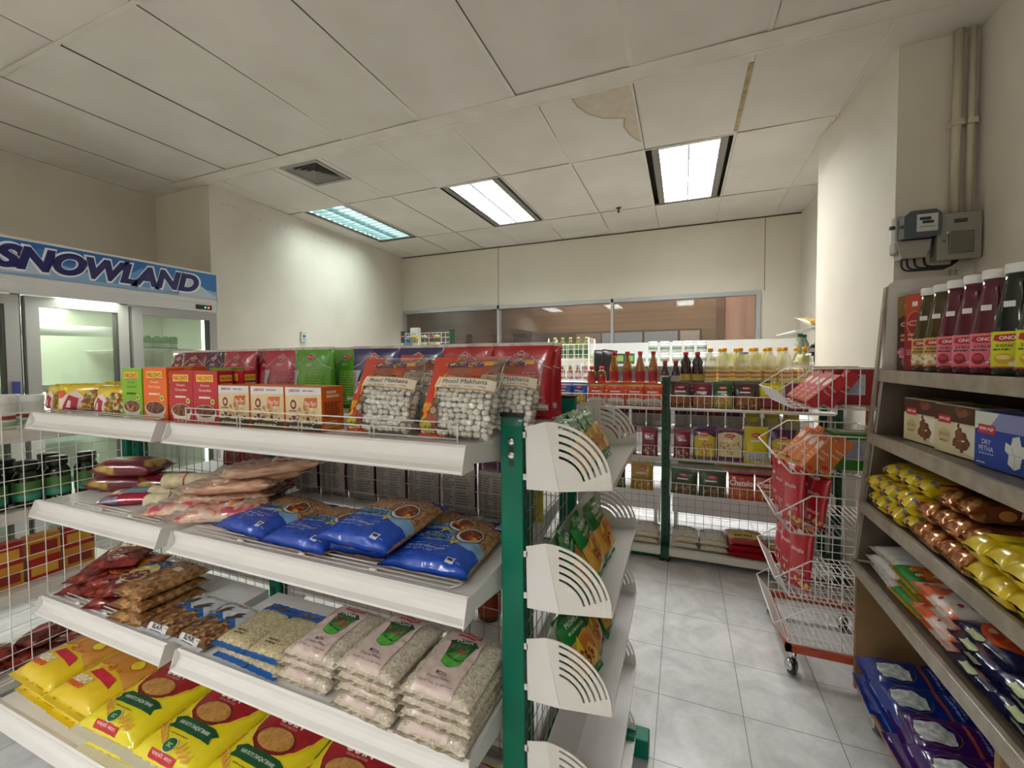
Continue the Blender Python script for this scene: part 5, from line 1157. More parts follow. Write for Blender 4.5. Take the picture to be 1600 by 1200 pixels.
for i,(x,y) in enumerate(((-2.44,.66),(-2.44,.75),(-2.44,.845),(-2.44,.935),(-2.44,1.03),(-2.55,.72),(-2.55,.82),(-2.55,.95))): place(DB,(x,y,.78),(0,0,i),'dark green jar with black lid on the side rack, %s'%(['nearest in front','second in front','third in front','fourth in front','last in front','first behind','second behind','third behind'][i]),'jar','dark jars on the side rack')
cc=[make_carton('spice_box',.10,.05,.09,I_('#a8231f'),[D_rect(-.04,.02,.04,.06,'#d9a13c',lay=1)]),make_carton('spice_box',.10,.05,.09,I_('#c9892a'),[D_rect(-.04,.02,.04,.06,'#8c2a1c',lay=1)])]
q=0
for j in range(2):
    for i in range(4): place(cc[(i+j)%2],(-2.45,.66+.11*i,.47+.09*j),(0,0,H90),'small %s spice box on the side rack, %s row, column %s'%(('red','orange')[(i+j)%2],('lower','upper')[j],['one','two','three','four'][i]),'box','spice boxes on the side rack')
rd=make_bag('red_pack',.16,.13,.06,m_rb,[D_ell(0,0,.04,.03,'#b8505a',lay=1)],seed=110,wr=1.6,seal=.012)
for i,(x,y,z) in enumerate(((-2.46,.66,.15),(-2.46,.80,.15),(-2.47,.95,.15),(-2.46,.72,.20),(-2.46,.88,.20))): place(rd,(x,y,z),(0,0,.5*i),'dark red packet on the side rack bottom shelf, %s'%(['lower near','lower middle','lower far','upper near','upper far'][i]),'packet','dark red packets on the side rack')
# ================================================================ PRODUCTS: BROWN SHELF UNIT
def syrup(name,liq,lab,cap='#ecebe6',logo='#b8202c'):
    r_=empty(name)
    mb=MB(); mb.lathe([(.034,0),(.039,.004),(.040,.012),(.040,.115),(.038,.125),(.035,.15),(.028,.20),(.0225,.235),(.0215,.262)],liquid(liq,.93),n=22,sq=.18); body=mb.build('bottle_body',r_)
    mb=MB(); mb.lathe([(.0245,.262),(.026,.264),(.026,.284),(.0245,.287)],mat(cap,.35),n=22); mb.build('cap',r_)
    mb=MB(); R=.0408
    def fn(x,y,o): a=-PI/2+x/R; ca,sa=math.cos(a),math.sin(a); q=1/( (abs(ca)**3.08+abs(sa)**3.08)**(1/3.08)); return Vector(((R+o)*q*ca,(R+o)*q*sa,y))
    w=.100
    dark='#3a2a20' if lab!='#d9d822' else '#3c5a14'
    L=[D_rect(-w/2,.018,w/2,.112,lab),D_poly([(-.026,.090),(-.022,.104),(.024,.106),(.028,.092),(.012,.086),(-.012,.086)],logo,lay=1),D_text('ONO',.002,.096,.030,.010,'#f6eee8',bold=.03,lay=2),D_line([(-.02,.108),(0,.110),(.022,.109)],.0015,'#e8b43a',lay=2),
       D_text('SYRUP' if lab=='#e2708a' else 'SHERBET',0,.076,.040,.008,dark,bold=.02,lay=1),D_lines(-.025,.062,.025,.070,1,dark,seed=2,lay=1),D_rect(-.048,.018,.048,.022,logo,lay=1)]
    if lab=='#e2708a': L+=[D_ell(-.010,.042,.014,.016,'#8e1a26',n=14,lay=2),D_ell(-.010,.046,.011,.008,'#c23a3a',n=12,lay=3)]+D_blobs(.020,.034,.016,.010,10,['#b32638','#f0c8d0','#7a1626'],.004,.007,seed=3,lay=2)
    elif lab=='#c9a25a': L+=D_blobs(.0,.040,.034,.014,22,['#e9dcc0','#8a5c2a','#f2ead6','#b5813f'],.004,.008,seed=4,lay=2)
    else: L+=[D_ell(-.004,.042,.018,.014,'#d6a42c',n=14,lay=2),D_ell(-.004,.046,.014,.006,'#e9d98a',n=12,lay=3)]+D_blobs(.020,.034,.014,.010,8,['#f2f2ea','#b8c83a'],.004,.008,seed=5,lay=2)
    apply_decals(mb,L,fn,.006,base=.0004); mb.build('paper_label',r_)
    mb=MB(); mb.box((-.012,-.0315,.175),(.010,-.0300,.190),mat('#ece9e4',.5)); mb.build('price_tag',r_)
    return r_
st=syrup('syrup_bottle','#4a3a10','#c9a25a'); sm_=syrup('syrup_bottle','#5c0a26','#e2708a'); sg=syrup('syrup_bottle','#121c14','#d9d822')
BGp='tall syrup bottles on the top of the brown unit'
FD=-H90+.62
for i,(p,y,lb) in enumerate(((st,1.925,'olive syrup bottle with tan label, right beside the red carton'),(st,1.845,'olive syrup bottle with tan label, second, before the magenta ones'),(sm_,1.765,'magenta syrup bottle with pink label, left of the front three'),(sm_,1.68,'magenta syrup bottle with pink label, middle of the front three'),(sm_,1.595,'magenta syrup bottle with pink label, next to the green ones'),
    (sg,1.505,'dark green syrup bottle with lime label, beside the magenta ones'),(sg,1.415,'dark green syrup bottle with lime label, cut by the photo edge'))):
    place(p,(.800,y,1.3035),(0,0,FD),lb,'bottle',BGp)
for i,(p,y) in enumerate(((sm_,1.80),(sm_,1.71),(sm_,1.62),(st,1.885))): place(p,(.900,y,1.3035),(0,0,FD),'syrup bottle in the second row, %s'%(['behind the first magenta one','behind the second magenta one','behind the third magenta one','behind the tan-labelled ones'][i]),'bottle',BGp)
for i,(y,c,c2,lb) in enumerate(((2.04,'#4a2018','#8a6a2c','tall brown carton with a pink flower at the far end of the brown unit'),(1.985,'#9c1a22','#b5432a','tall red carton with gold oval, beside the brown carton'))):
    w,h,d=.062,.275,.07
    f=[D_poly([(-w/2+.002,h*.70),(w/2-.002,h*.82),(w/2-.002,h-.002),(-w/2+.002,h-.002)],c2,lay=1),D_ell(0,h*.62,w*.32,h*.035,'#d8c9c4',n=16,lay=2),D_ell(0,h*.62,w*.27,h*.025,'#a82a34',n=14,lay=3),D_rect(-.008,h*.84,.008,h*.90,'#e6e4e0',lay=2),
       D_lines(-w*.3,h*.38,w*.3,h*.5,2,'#d8a46a' if i==0 else '#e0b0a8',seed=i,lay=2)]
    f+=(D_blobs(-.004,h*.23,.018,.016,16,['#c25a86','#d987a8'],.006,.011,seed=4,lay=2)+[D_ell(0,.03,.016,.02,'#8f7f4a',n=12,lay=1)]) if i==0 else [D_ring(0,h*.62,w*.40,h*.16,.003,'#d8883a',lay=2),D_lines(-w*.36,h*.20,w*.36,h*.28,3,'#d8a0a0',seed=5,lay=2)]
    b=make_carton('drink_carton',w,d,h,I_(c),f,[D_rect(-d*.3,h*.3,d*.3,h*.8,c2,lay=1)]); place(b,(.800,y,1.3035),(0,0,FD+.05),lb,'carton','tall cartons on the brown unit')
# sweet boxes on the second shelf: fronts face the aisle and the camera
def sweet(col,top,ttl,kind):
    w,h,d=.185,.148,.09
    if kind: 
        f=[D_rect(-w/2+.002,h*.68,w/2-.002,h-.002,'#8b8fc0',lay=1),D_poly([(-w/2+.002,h*.66),(-w*.2,h*.76),(-w*.05,h-.002),(-w/2+.002,h-.002)],'#d9dccf',lay=2),D_rect(-w*.42,h*.60,-w*.12,h*.76,'#c22a38',lay=3),D_text('BIKAJI',-w*.27,h*.68,w*.24,h*.07,'#f0e6e6',bold=.02,lay=4),
           D_text('DRY',-w*.27,h*.45,w*.16,h*.09,'#dfe6f4',lay=2),D_text('PETHA',-w*.27,h*.33,w*.26,h*.09,'#dfe6f4',lay=2),D_lines(-w*.4,h*.22,-w*.12,h*.26,1,'#aebce0',seed=1,lay=2),D_lines(-w*.44,h*.05,-w*.2,h*.09,1,'#dfe6f4',seed=2,lay=2),
           D_poly([(.012,h*.52),(.028,h*.48),(.032,h*.62),(.052,h*.66),(.058,h*.50),(.078,h*.52),(.076,h*.34),(.060,h*.30),(.056,h*.14),(.040,h*.08),(.020,h*.16),(.022,h*.32),(.010,h*.38)],'#d9dcd8',lay=3),D_line([(.040,h*.10),(.040,h*.30),(.030,h*.45)],.002,'#aab4c4',lay=4),D_line([(.022,h*.33),(.060,h*.33)],.002,'#aab4c4',lay=4)]
    else:
        f=[D_rect(-w/2+.002,h*.66,w/2-.002,h-.002,'#4a2a1c',lay=1),D_rect(-w*.40,h*.62,-w*.10,h*.78,'#c22a38',lay=3),D_text('BIKAJI',-w*.25,h*.70,w*.24,h*.07,'#f0e6e6',bold=.02,lay=4),D_poly([(.0,h*.66),(w/2-.004,h*.60),(w/2-.004,h*.05),(w*.12,h*.12),(-w*.02,h*.40)],'#e9e2d4',lay=2),
           D_ell(-w*.25,h*.36,w*.15,h*.15,'#cdb98c',n=20,lay=2),D_text('BESAN',-w*.25,h*.38,w*.22,h*.07,'#8a6a3a',lay=3),D_lines(-w*.36,h*.22,-w*.14,h*.28,1,'#8a6a3a',seed=3,lay=3)]
        f+=D_blobs(w*.14,h*.28,w*.16,h*.16,26,['#6b3c22','#7d4a2a','#57301c'],.008,.014,seed=3,lay=3)+D_blobs(w*.08,h*.52,w*.05,h*.12,8,['#7d4a2a'],.008,.012,seed=5,lay=3)+D_blobs(w*.12,h*.86,w*.2,h*.08,14,['#6b3a22','#8a5230'],.008,.014,seed=7,lay=3)
    s=[D_rect(-d*.4,h*.6,d*.4,h*.9,'#c22a38',lay=1),D_lines(-d*.35,h*.1,d*.35,h*.55,8,'#8a7a6a',seed=9,lay=1)]
    return make_carton('sweet_box',w,d,h,I_(col),f,s,[D_rect(-w*.4,-d*.3,w*.4,d*.3,top,lay=1)])
sb1=sweet('#d9cfa6','#6b3a22','',0); sb2=sweet('#1d3f9e','#8b8fc0','',1); SWG='sweet boxes on the second shelf of the brown unit'
a=-H90+.10
for p,y,lb in ((sb1,1.868,'cream and brown sweet box, farther of the pair on the second shelf'),(sb1,1.665,'cream and brown sweet box next to the blue box'),(sb2,1.465,'blue sweet box with white sugared pieces on its front')):
    place(p,(.80,y,1.0585),(0,0,a),lb,'box',SWG)
sb3=sweet('#b02a3a','#8a1c2c','',0); place(sb3,(.80,1.262,1.0585),(0,0,a),'red sweet box at the photo edge beside the blue one','box',SWG)
# biscuit packets: long packs with their ends to the aisle
def packet(name,col,endm,title,tcol,band,seed,L=.26,w=.060,h=.060,side=()):
    """length along x, end towards -x; the crimped end sticks out"""
    mb=MB(); r=random.Random(seed); n=26; ns=16; vs=[];fs=[]
    for i in range(n+1):
        t=i/n; x=-L/2+L*t; e=min(t,1-t)*L
        k=min(1,max(0,e/.026))**.6; fl=1-k
        for j in range(ns):
            a=2*PI*j/ns; ca,sa=math.cos(a),math.sin(a); q=1/((abs(ca)**5+abs(sa)**5)**.2)
            y=w/2*ca*q*(1+.15*fl); z=h/2*sa*q*(k*.94+.06)
            nz=noise.noise(Vector((x*70,a*2,seed)))*.0022*(1+2*fl); vs.append((x,y*(1+nz*8),h/2+z+nz+ (math.sin(j*2.2+x*300)*.002*fl)))
    body=mat(col,.28,coat=.3)
    fb=[];fe=[]
    for i in range(n):
        for j in range(ns):
            f=(i*ns+j,i*ns+(j+1)%ns,(i+1)*ns+(j+1)%ns,(i+1)*ns+j)
            (fe if (i<4 or i>n-5) else fb).append(f)
    mb.add(vs,fb,body,True); k=len(mb.v)-len(vs); ki=mb.mi(endm)
    for f in fe: mb.f.append(tuple(q+k for q in f)); mb.m.append(ki); mb.sm.append(True)
    # printing on the side facing -y and on top
    sd=[D_rect(-L*.36,h*.15,L*.36,h*.85,band,lay=0) if band else D_rect(0,0,.0001,.0001,col)]
    if title: sd.append(D_text(title,.02,h*.5,L*.42,h*.36,tcol,bold=.03,shear=.15,lay=2))
    sd+=list(side)
    apply_decals(mb,sd,lambda x,y,o:Vector((x,-w/2*.99-.0015-o,y)),base=.0015)
    tp=[D_rect(-L*.36,-w*.36,L*.36,w*.36,band or col,lay=0)]
    if title: tp.append(D_text(title,.02,.0,L*.42,w*.36,tcol,bold=.03,shear=.15,lay=2))
    apply_decals(mb,tp,lambda x,y,o:Vector((x,y,h*.985+.0015+o)),base=.0012)
    ed=[D_ell(-.002,h*.5,w*.30,h*.22,'#5b6a80',n=14,lay=1),D_text((title or 'x')[:4],-.002,h*.5,w*.4,h*.14,'#cdd6e0',bold=.02,lay=2)] if title=='MONACO' else []
    return mb.build(name)
e_y=noise_mat('yellow crimped end','#e0c81c','#c8a81a',scale=30,rough=.25,coat=.5); e_c=noise_mat('copper foil end','#a8642c','#e0a468',scale=38,rough=.22,metal=.5,coat=.4,detail=3,c3='#8a4a1c')
m_r=noise_mat('red printed end','#dcc31c','#9c3038',scale=30,rough=.25,coat=.5,detail=1,lo=.56,hi=.66,c3='#7d889a')
pm=packet('biscuit_packet','#dcb91c',m_r,'MONACO','#23306e','#e2bd24',201,side=[D_rect(-.095,.048,.095,.055,'#9c1a1c',lay=1)]); pk=packet('biscuit_packet','#5a2c12',e_c,'Krack Jack','#e9ddc8','#6b3416',202,L=.27,w=.064,h=.062,side=[D_ell(-.06,.03,.018,.014,'#c98a4a',n=12,lay=2)]); pc=packet('biscuit_packet','#e3c91e',e_y,'CnC','#3a2c5e','#ecd42c',203,L=.26,w=.066,h=.066,side=[D_rect(.02,.02,.06,.05,'#a8682c',lay=2),D_ell(.085,.033,.018,.018,'#4a2412',n=14,lay=2)])
q=0; BP='biscuit packets on the third shelf of the brown unit'
lv=['bottom','middle','top']
rows=[(1.99,2),(1.925,3),(1.858,3),(1.79,3),(1.722,3)]
for i,(y,n) in enumerate(rows):
    for j in range(n):
        place(pm,(.80-.012*((i+j)%2)+(.03 if j==2 else 0),y,.786+.060*j),(0,0,.05*((i*2+j)%3-1)),'yellow cracker packet, %s layer, %s'%(lv[j],['farthest column','second column from the far side','third column from the far side','fourth column','column beside the copper packets'][i]),'biscuit packet',BP)
for i,(y,n) in enumerate(((1.650,2),(1.580,3),(1.508,3),(1.436,2))):
    for j in range(n):
        place(pk,(.80-.008*((i+j)%2)+.02*j,y,.786+.062*j),(0,0,.04*((i*2+j)%3-1)),'copper-ended brown biscuit packet, %s layer, %s'%(lv[j],['column beside the yellow crackers','second column','third column','column next to the yellow cookies'][i]),'biscuit packet',BP)
for i,(y,n) in enumerate(((1.360,2),(1.288,2),(1.216,2),(1.144,2))):
    for j in range(n):
        place(pc,(.79-.008*((i+j)%2),y,.786+.066*j),(0,0,.04*((i*2+j)%3-1)),'bright yellow cookie packet, %s layer, %s'%(lv[j],['column beside the copper packets','second column','third column','nearest column'][i]),'biscuit packet',BP)
# fourth shelf bags (x = depth, ends to the aisle): bag height runs along +x
def shelfbag(name,base,dec,seed,w=.20,h=.30,t=.045,bot=None,top=None): return make_bag(name,w,h,t,base,dec,mode='lie',seed=seed,wr=1.3,lump=1,seal=.016,sealmat=top,botmat=bot)
m_wh=F_('#dedbd8'); 
wr_=shelfbag('rice_bag',m_wh,[D_poly([(-.06,-.05),(.05,-.05),(.05,.09),(-.06,.09)],'#c9bcbc',lay=1),D_rect(-.02,-.04,.02,-.01,'#7c2a44',lay=2),D_rect(-.05,.0,.04,.02,'#a83a50',lay=2),D_rect(-.05,.05,.02,.07,'#46507c',lay=2)],211)
gr_=shelfbag('noodle_bag',F_('#d8a01e'),[D_poly([(-.09,-.14),(.09,-.14),(.09,-.09),(-.09,-.085)],'#2a8a3c',lay=1),D_poly([(-.08,-.08),(.08,-.075),(.08,.0),(-.08,.01)],'#d96a2a',lay=1),D_poly([(-.08,.02),(.08,.02),(.08,.1),(-.08,.1)],'#e9e2cf',lay=1)]+D_blobs(0,-.05,.07,.05,18,['#e8862c','#e9e2cf','#a83a2a'],.01,.018,seed=2,lay=2),212)
ow_=shelfbag('vermicelli_bag',noise_mat('orange white wrapper','#d96a3a','#e8e0d8',scale=16,rough=.3,coat=.5,detail=1,lo=.45,hi=.55,c3='#e8b49a'),[D_poly([(-.07,-.02),(.07,-.02),(.07,.10),(-.07,.10)],'#dcdde6',lay=1)]+[D_ell(-.06+.04*i,-.12+.03*(i%2),.008,.008,'#b02a4a',n=8,lay=2) for i in range(4)],213)
nv_=shelfbag('pasta_bag',F_('#1c2048'),[D_ell(.0,-.025,.085,.10,'#c8501e',n=24,lay=1),D_ell(.0,-.025,.07,.085,'#b8461a',n=20,lay=2),D_poly([(-.06,-.142),(-.01,-.146),(.0,-.128),(-.05,-.126)],'#c9cfa0',lay=1)]+D_blobs(.0,-.02,.065,.08,30,['#d8702a','#a8341a','#e8b48a','#d85a20'],.010,.020,seed=3,lay=3)+[D_ell(-.03,-.06,.02,.012,'#e9d7c8',n=12,lay=4),D_rect(.03,.08,.09,.14,'#3c6a9a',lay=1)],214)
wp_=shelfbag('spice_bag',F_('#e2dcc4'),[D_ell(-.06+.04*(i%4),-.11+.06*(i//4),.016,.010,'#c2505e',n=12,lay=1) for i in range(14)]+[D_ell(-.06+.04*(i%4),-.11+.06*(i//4),.010,.005,'#e8d0c4',n=10,lay=2) for i in range(14)],215)
SB='bags on the fourth shelf of the brown unit'
RZ9=-H90
def sh4(p,y,j,lb,cat='bag',x=.81,zz=.543,dz=.036,rz=0): place(p,(x,y,zz+dz*j),(0,0,RZ9+rz),lb,cat,SB)
for j in range(3): sh4(wr_,1.90,j,'white rice bag at the far end of the fourth shelf, %s'%lv[j],'rice bag',x=.805-.012*(j%2),rz=.05*(j-1))
for j in range(3): sh4(gr_,1.73,j,'yellow, green and orange noodle bag, %s of the pile'%lv[j],'noodle bag',x=.80+.01*(j%2),rz=.04*(1-j))
for j in range(4): sh4(ow_,1.565,j,'orange and white vermicelli bag, %s of the pile'%(['bottom','second','third','top'][j]),'vermicelli bag',x=.805-.01*(j%2),dz=.032)
for j in range(4): sh4(nv_,1.375,j,'navy pasta bag with orange food picture, farther pile, %s'%(['bottom','second','third','top'][j]),'pasta bag',x=.80+.01*(j%2),dz=.030,rz=.04*(j%2))
for j in range(4): sh4(nv_,1.185,j,'navy pasta bag with orange food picture, nearer pile, %s'%(['bottom','second','third','top'][j]),'pasta bag',x=.80-.01*(j%2),dz=.026)
for j in range(3): sh4(wp_,.995,j,'cream spice bag with red ovals, first pile, %s'%lv[j],'spice bag',x=.80,dz=.032)
for j in range(3): sh4(wp_,.80,j,'cream spice bag with red ovals, nearest pile, %s'%lv[j],'spice bag',x=.81,dz=.032)
# small white trays of nuts lying on the vermicelli pile
for i,(y,z) in enumerate(((1.50,.676),(1.49,.700))):
    b=make_bag('nut_pack',.10,.20,.035,film_mat('tray film','#ffffff',op=.5,rough=.2,gl=.12),[D_rect(-.045,-.02,.045,.08,'#c7ccda',lay=1)]+D_blobs(0,-.06,.035,.025,20,['#d8b878','#b98a4a','#6a5a3a'],.008,.012,seed=i,lay=2),mode='lie',seed=216+i,wr=1); place(b,(.80,y,z),(0,0,RZ9+.1*i),('lower' if i==0 else 'upper')+' clear nut pack lying on the orange and white bags','nut pack',SB)
# dolly load
def dollybag(col,seed):
    return make_bag('foil_bag',.20,.34,.09,mat(col,.22,coat=.5),[D_poly([(-.035,-.10),(-.005,-.11),(.035,-.10),(.04,-.05),(.03,-.02),(-.01,-.015),(-.04,-.04)],'#cfd6d8',m=noise_mat('rice picture','#9fa8a8','#e6eaea',scale=60,rough=.4),lay=1),D_ring(0,-.06,.05,.06,.003,'#5a4a30',lay=2),D_rect(-.06,.02,.07,.03,'#a0402c',lay=1),D_lines(-.05,.045,.06,.075,2,'#7c8ad0',seed=seed,lay=1)],mode='lie',seed=seed,wr=2.2,lump=2,seal=.02)
db_=dollybag('#0f2f86',221); dp_=dollybag('#3c1462',222); DG='foil bags on the low dolly'
k=0
for i,(p,y,lb) in enumerate(((db_,1.87,'blue foil bag, farthest'),(db_,1.735,'blue foil bag, second'),(dp_,1.60,'purple foil bag, third'),(dp_,1.465,'purple foil bag, fourth'),(dp_,1.33,'purple foil bag, nearest'))):
    for j in range(2): place(p,(.755+.01*((i+j)%2),y+.01*j,.098+.060*j),(0,.10 if j else .04,RZ9+.05*((i+j)%3-1)),lb+' on the dolly, %s layer'%('lower' if j==0 else 'upper'),'foil bag',DG)
for i,y in enumerate((1.80,1.62,1.45)): place(db_,(1.00,y,.098 if i else .098),(0,0,RZ9),'blue foil bag in the rear row of the dolly, %s'%(['far','middle','near'][i]),'foil bag',DG)
# ================================================================ WIRE RACK CONTENT
def rackbox(col,c2,seed): 
    w,h,d=.085,.165,.045
    f=[D_ell(0,h*.72,w*.36,h*.14,'#d9c3b4',n=18,lay=1),D_ell(0,h*.90,.012,.008,'#c22030',n=12,lay=2),D_text('Soya',0,h*.45,w*.5,h*.07,'#f3e6e0',lay=1),D_text('Nutri',0,h*.34,w*.5,h*.07,'#f3e6e0',lay=1)]+D_blobs(0,h*.18,w*.34,h*.09,18,['#a86a44','#c98a5a','#e0b890'],.006,.01,seed=seed,lay=1)
    s=[D_text('bhujia',0,h*.62,d*.8,h*.07,'#f6e6e0',rot=0,lay=1),D_text('Nutri',0,h*.48,d*.7,h*.06,'#f6e6e0',lay=1),D_ell(0,h*.12,.012,.009,'#c22030',n=12,lay=1)]
    return make_carton('soya_box',w,d,h,I_(col),f,s)
rbx=rackbox('#b02028','#d8',231); obx=rackbox('#c4682c','#d8',232)
def bigbox(col,seed): 
    w,h,d=.18,.155,.15
    pn=[D_rect(-w*.30,h*.28,w*.10,h*.84,'#b8bcc8',lay=1),D_lines(-w*.28,h*.32,w*.08,h*.80,16,'#7c8090',seed=seed,lay=2),D_text('BIKAJI',-w*.42,h*.35,w*.10,h*.4*.2,'#f0d0d0',lay=1)]
    s=[D_rect(-d*.42,h*.08,d*.42,h*.90,'#c4c2c0',lay=1),D_lines(-d*.38,h*.12,d*.38,h*.86,18,'#7f7d7c',seed=seed+2,lay=2)]
    return make_carton('carton_box',w,d,h,I_(col),pn,s,[D_rect(-w*.3,-d*.2,w*.3,d*.2,'#d8c8c0',lay=1)])
b1_=bigbox('#8e1518',233); b2_=bigbox('#2f7a1e',234)
place(b1_,(.70,2.30,1.149),(0,0,0),'big dark red carton in the top wire basket','box'); place(b2_,(.70,2.28,.872),(0,0,0),'big green carton in the second wire basket','box')
b1c=copy_tree(b1_); b1c.location=(.70,2.465,1.149); tag(b1c,'red carton with a white panel behind the front one in the top basket','box')
for i in range(4):
    place(rbx,(.50,2.165+.095*i,1.150),(-.80,0,-H90+.05*(i%2)),'red box leaning in the top basket, %s'%(['nearest','second','third','farthest'][i]),'box','boxes leaning in the top basket')
for i in range(2): place(rbx,(.57,2.20+.10*i,1.150),(-.60,0,-H90),'red box behind the leaning ones in the top basket, %s'%(['near','far'][i]),'box','boxes leaning in the top basket')
for i in range(4):
    place(obx,(.49,2.165+.095*i,.873),(-.66,0,-H90+.05*(i%2)),'orange box leaning in the second basket, front row, %s'%(['nearest','second','third','farthest'][i]),'box','boxes leaning in the second basket')
    place(obx,(.545,2.17+.095*i,.873),(-.60,0,-H90),'orange box leaning in the second basket, second row, %s'%(['nearest','second','third','farthest'][i]),'box','boxes leaning in the second basket')
# red snack bags hanging out of the third basket
rbag=make_bag('snack_bag',.105,.235,.04,F_('#b81a28'),[D_text('bhujia',0,.02,.055,.018,'#f0cdd0',shear=.2,bold=.01,rot=0.0,lay=2),D_text('bhujia',.01,-.05,.055,.018,'#f0cdd0',shear=.2,lay=2),D_ell(0,.085,.014,.010,'#e8d0d0',n=12,lay=2),D_poly([(-.05,.10),(.05,.10),(.05,.116),(-.05,.116)],'#b98c4a',lay=1)]+D_blobs(.02,-.085,.03,.022,12,['#b9893c','#d8b060'],.006,.010,seed=2,lay=1),mode='stand',seed=235,wr=1.4,seal=.012)
RG='red snack bags crammed in the third and fourth baskets'
for i,(x,y,z,rx,rz) in enumerate(((.455,2.19,.622,-.05,-1.0),(.450,2.30,.622,.05,-1.3),(.450,2.42,.622,.0,-1.2),(.475,2.17,.345,-.10,-.9),(.460,2.28,.345,-.05,-1.2),(.455,2.39,.345,-.05,-1.3),(.53,2.20,.618,-.2,-1.0),(.53,2.38,.618,-.2,-1.2))):
    place(rbag,(x,y,z),(rx,0,rz),'red snack bag in the %s, %s'%('third basket' if z>.5 else 'fourth basket',['nearest at the front lip','middle at the front lip','farthest at the front lip','nearest','middle','farthest','nearest in the back','farthest in the back'][i]),'snack bag',RG,scale=(1.05,1,1.32 if i<6 else 1.1))
# ================================================================ PRODUCTS: BACK GONDOLA
def bbag(name,w,h,t,col,blobs,seed,win='#a87a44',label=None,lc='#f0e8e0',logo='#b8202c',topc=None,winy=(-.5,-.08),metalc=None):
    L=[D_poly([(-w*.46,h*winy[1]),(-w*.2,h*(winy[1]+.07)),(w*.2,h*(winy[1]+.07)),(w*.46,h*winy[1]),(w*.44,h*(winy[0]+.05)),(-w*.44,h*(winy[0]+.05))],win,lay=1)]
    L+=D_blobs(0,h*(winy[0]+winy[1])/2,w*.36,h*(winy[1]-winy[0])*.36,26,blobs,w*.03,w*.065,seed=seed,lay=2)
    L+=[D_ell(0,h*.27,w*.20,h*.055,logo,n=16,lay=2),D_lines(-w*.13,h*.25,w*.13,h*.29,1,'#f3e2e2',seed=seed,frac=.6,lay=3)]
    if label: L.append(D_text(label,0,h*.12,w*.92,h*.20,lc,bold=.03,shear=.1,lay=3))
    else: L.append(D_lines(-w*.25,h*.08,w*.25,h*.16,1,lc,seed=seed+1,frac=.7,lay=3))
    if topc: L.append(D_rect(-w*.48,h*.36,w*.48,h*.44,topc,lay=1))
    return make_bag(name,w,h,t,F_(col),L,mode='stand',seed=seed,wr=2.4,seal=.014,gus=1,pinch=.10)
nut=['#a86a34','#8a4e22','#c28a4c','#6b3a1a']; gold=['#c9a04a','#e0c070','#a87c30']
S=dict(
 blue=bbag('snack_bag',.115,.15,.05,'#1c47a0',gold,301,win='#b89a50',topc='#c8d4e8'), org=bbag('snack_bag',.128,.15,.05,'#cf4a22',['#d9d0c4','#b8a690'],302,win='#c9c0b6',topc='#b09a4a',winy=(-.5,-.22)),
 brn=bbag('snack_bag',.128,.165,.05,'#4a1c18',nut,303,win='#8a5a30'), mar=bbag('snack_bag',.118,.16,.05,'#6a1030',nut,304,win='#a06a38'), grn=bbag('snack_bag',.118,.165,.05,'#1f4a1e',gold,305,win='#b09a48'),
 blk=bbag('snack_bag',.145,.165,.05,'#2c1418',nut,306,win='#8a5228'), yel=bbag('snack_bag',.13,.16,.05,'#d0c81c',['#7c1a28','#9a2a3a'],307,win='#7a1626'),
 mar2=bbag('snack_bag',.105,.175,.045,'#7a1230',['#d8c4a0','#c0a878'],308,win='#6a1228',winy=(-.5,-.15)), pur=bbag('snack_bag',.135,.20,.05,'#4c1450',['#b8683a','#c98a5a'],309,win='#d0b83a',winy=(-.46,.18)), cre=bbag('snack_bag',.155,.195,.05,'#5c1650',['#b87850','#d09a70'],310,win='#d9cc9a',winy=(-.40,.30)), yel2=bbag('snack_bag',.135,.21,.05,'#d6c418',['#b9b9b4','#d0d0ca'],311,win='#b8b6b0',winy=(-.5,-.25)),
 dgr=bbag('snack_bag',.165,.175,.05,'#26401c',['#8a5a34','#6a3a20','#b08050'],312,win='#4a4a24',winy=(-.5,-.1)), gold=bbag('snack_bag',.150,.20,.05,'#a8841c',['#c08a3a','#a86c28','#d8a850'],313,win='#8a6a1c',winy=(-.5,-.05)), olv=bbag('snack_bag',.13,.17,.05,'#2c3c1c',['#9a9a3a','#7c7c2c'],314,win='#5a6a2a',winy=(-.45,-.05)),
 cha=bbag('snack_bag',.145,.185,.055,'#c8401c',['#c8702a','#a84c1c','#d89040'],315,win='#b05a20',winy=(-.5,-.08),label='Chataka',topc='#201c50'))
Z1,Z2,Z3=1.029,.693,.455; yq=3.02
def bg(k,x,z,lb,y=yq,rz=0,lean=.08,sc=None,cat='snack bag',grp='snack bags in the wire baskets of the back gondola'): place(S[k],(x,y,z),(-lean,0,rz),lb,cat,grp,scale=sc or (1.04,1,1.06 if z>1 else (1.10 if z>.6 else .95)))
row1=[('blue',-.80,'blue snack bag, left of the pair in the top left basket'),('blue',-.690,'blue snack bag, right of the pair in the top left basket'),('org',-.565,'orange snack bag, first in the top left basket'),('org',-.432,'orange snack bag, second in the top left basket'),('org',-.302,'orange snack bag, third in the top left basket'),('org',-.188,'orange snack bag, fourth, next to the green centre post'),
 ('brn',-.010,'brown snack bag, first in the top right basket beside the post'),('mar',.118,'maroon snack bag, second in the top right basket'),('grn',.240,'green snack bag, third in the top right basket'),('blk',.372,'dark brown snack bag, fourth in the top right basket'),('yel',.505,'yellow and red snack bag, fifth in the top right basket'),('mar',.640,'maroon snack bag at the right end of the top right basket, behind the wire rack')]
for i,(k,x,lb) in enumerate(row1): bg(k,x,Z1,lb,rz=.06*((i*3)%3-1))
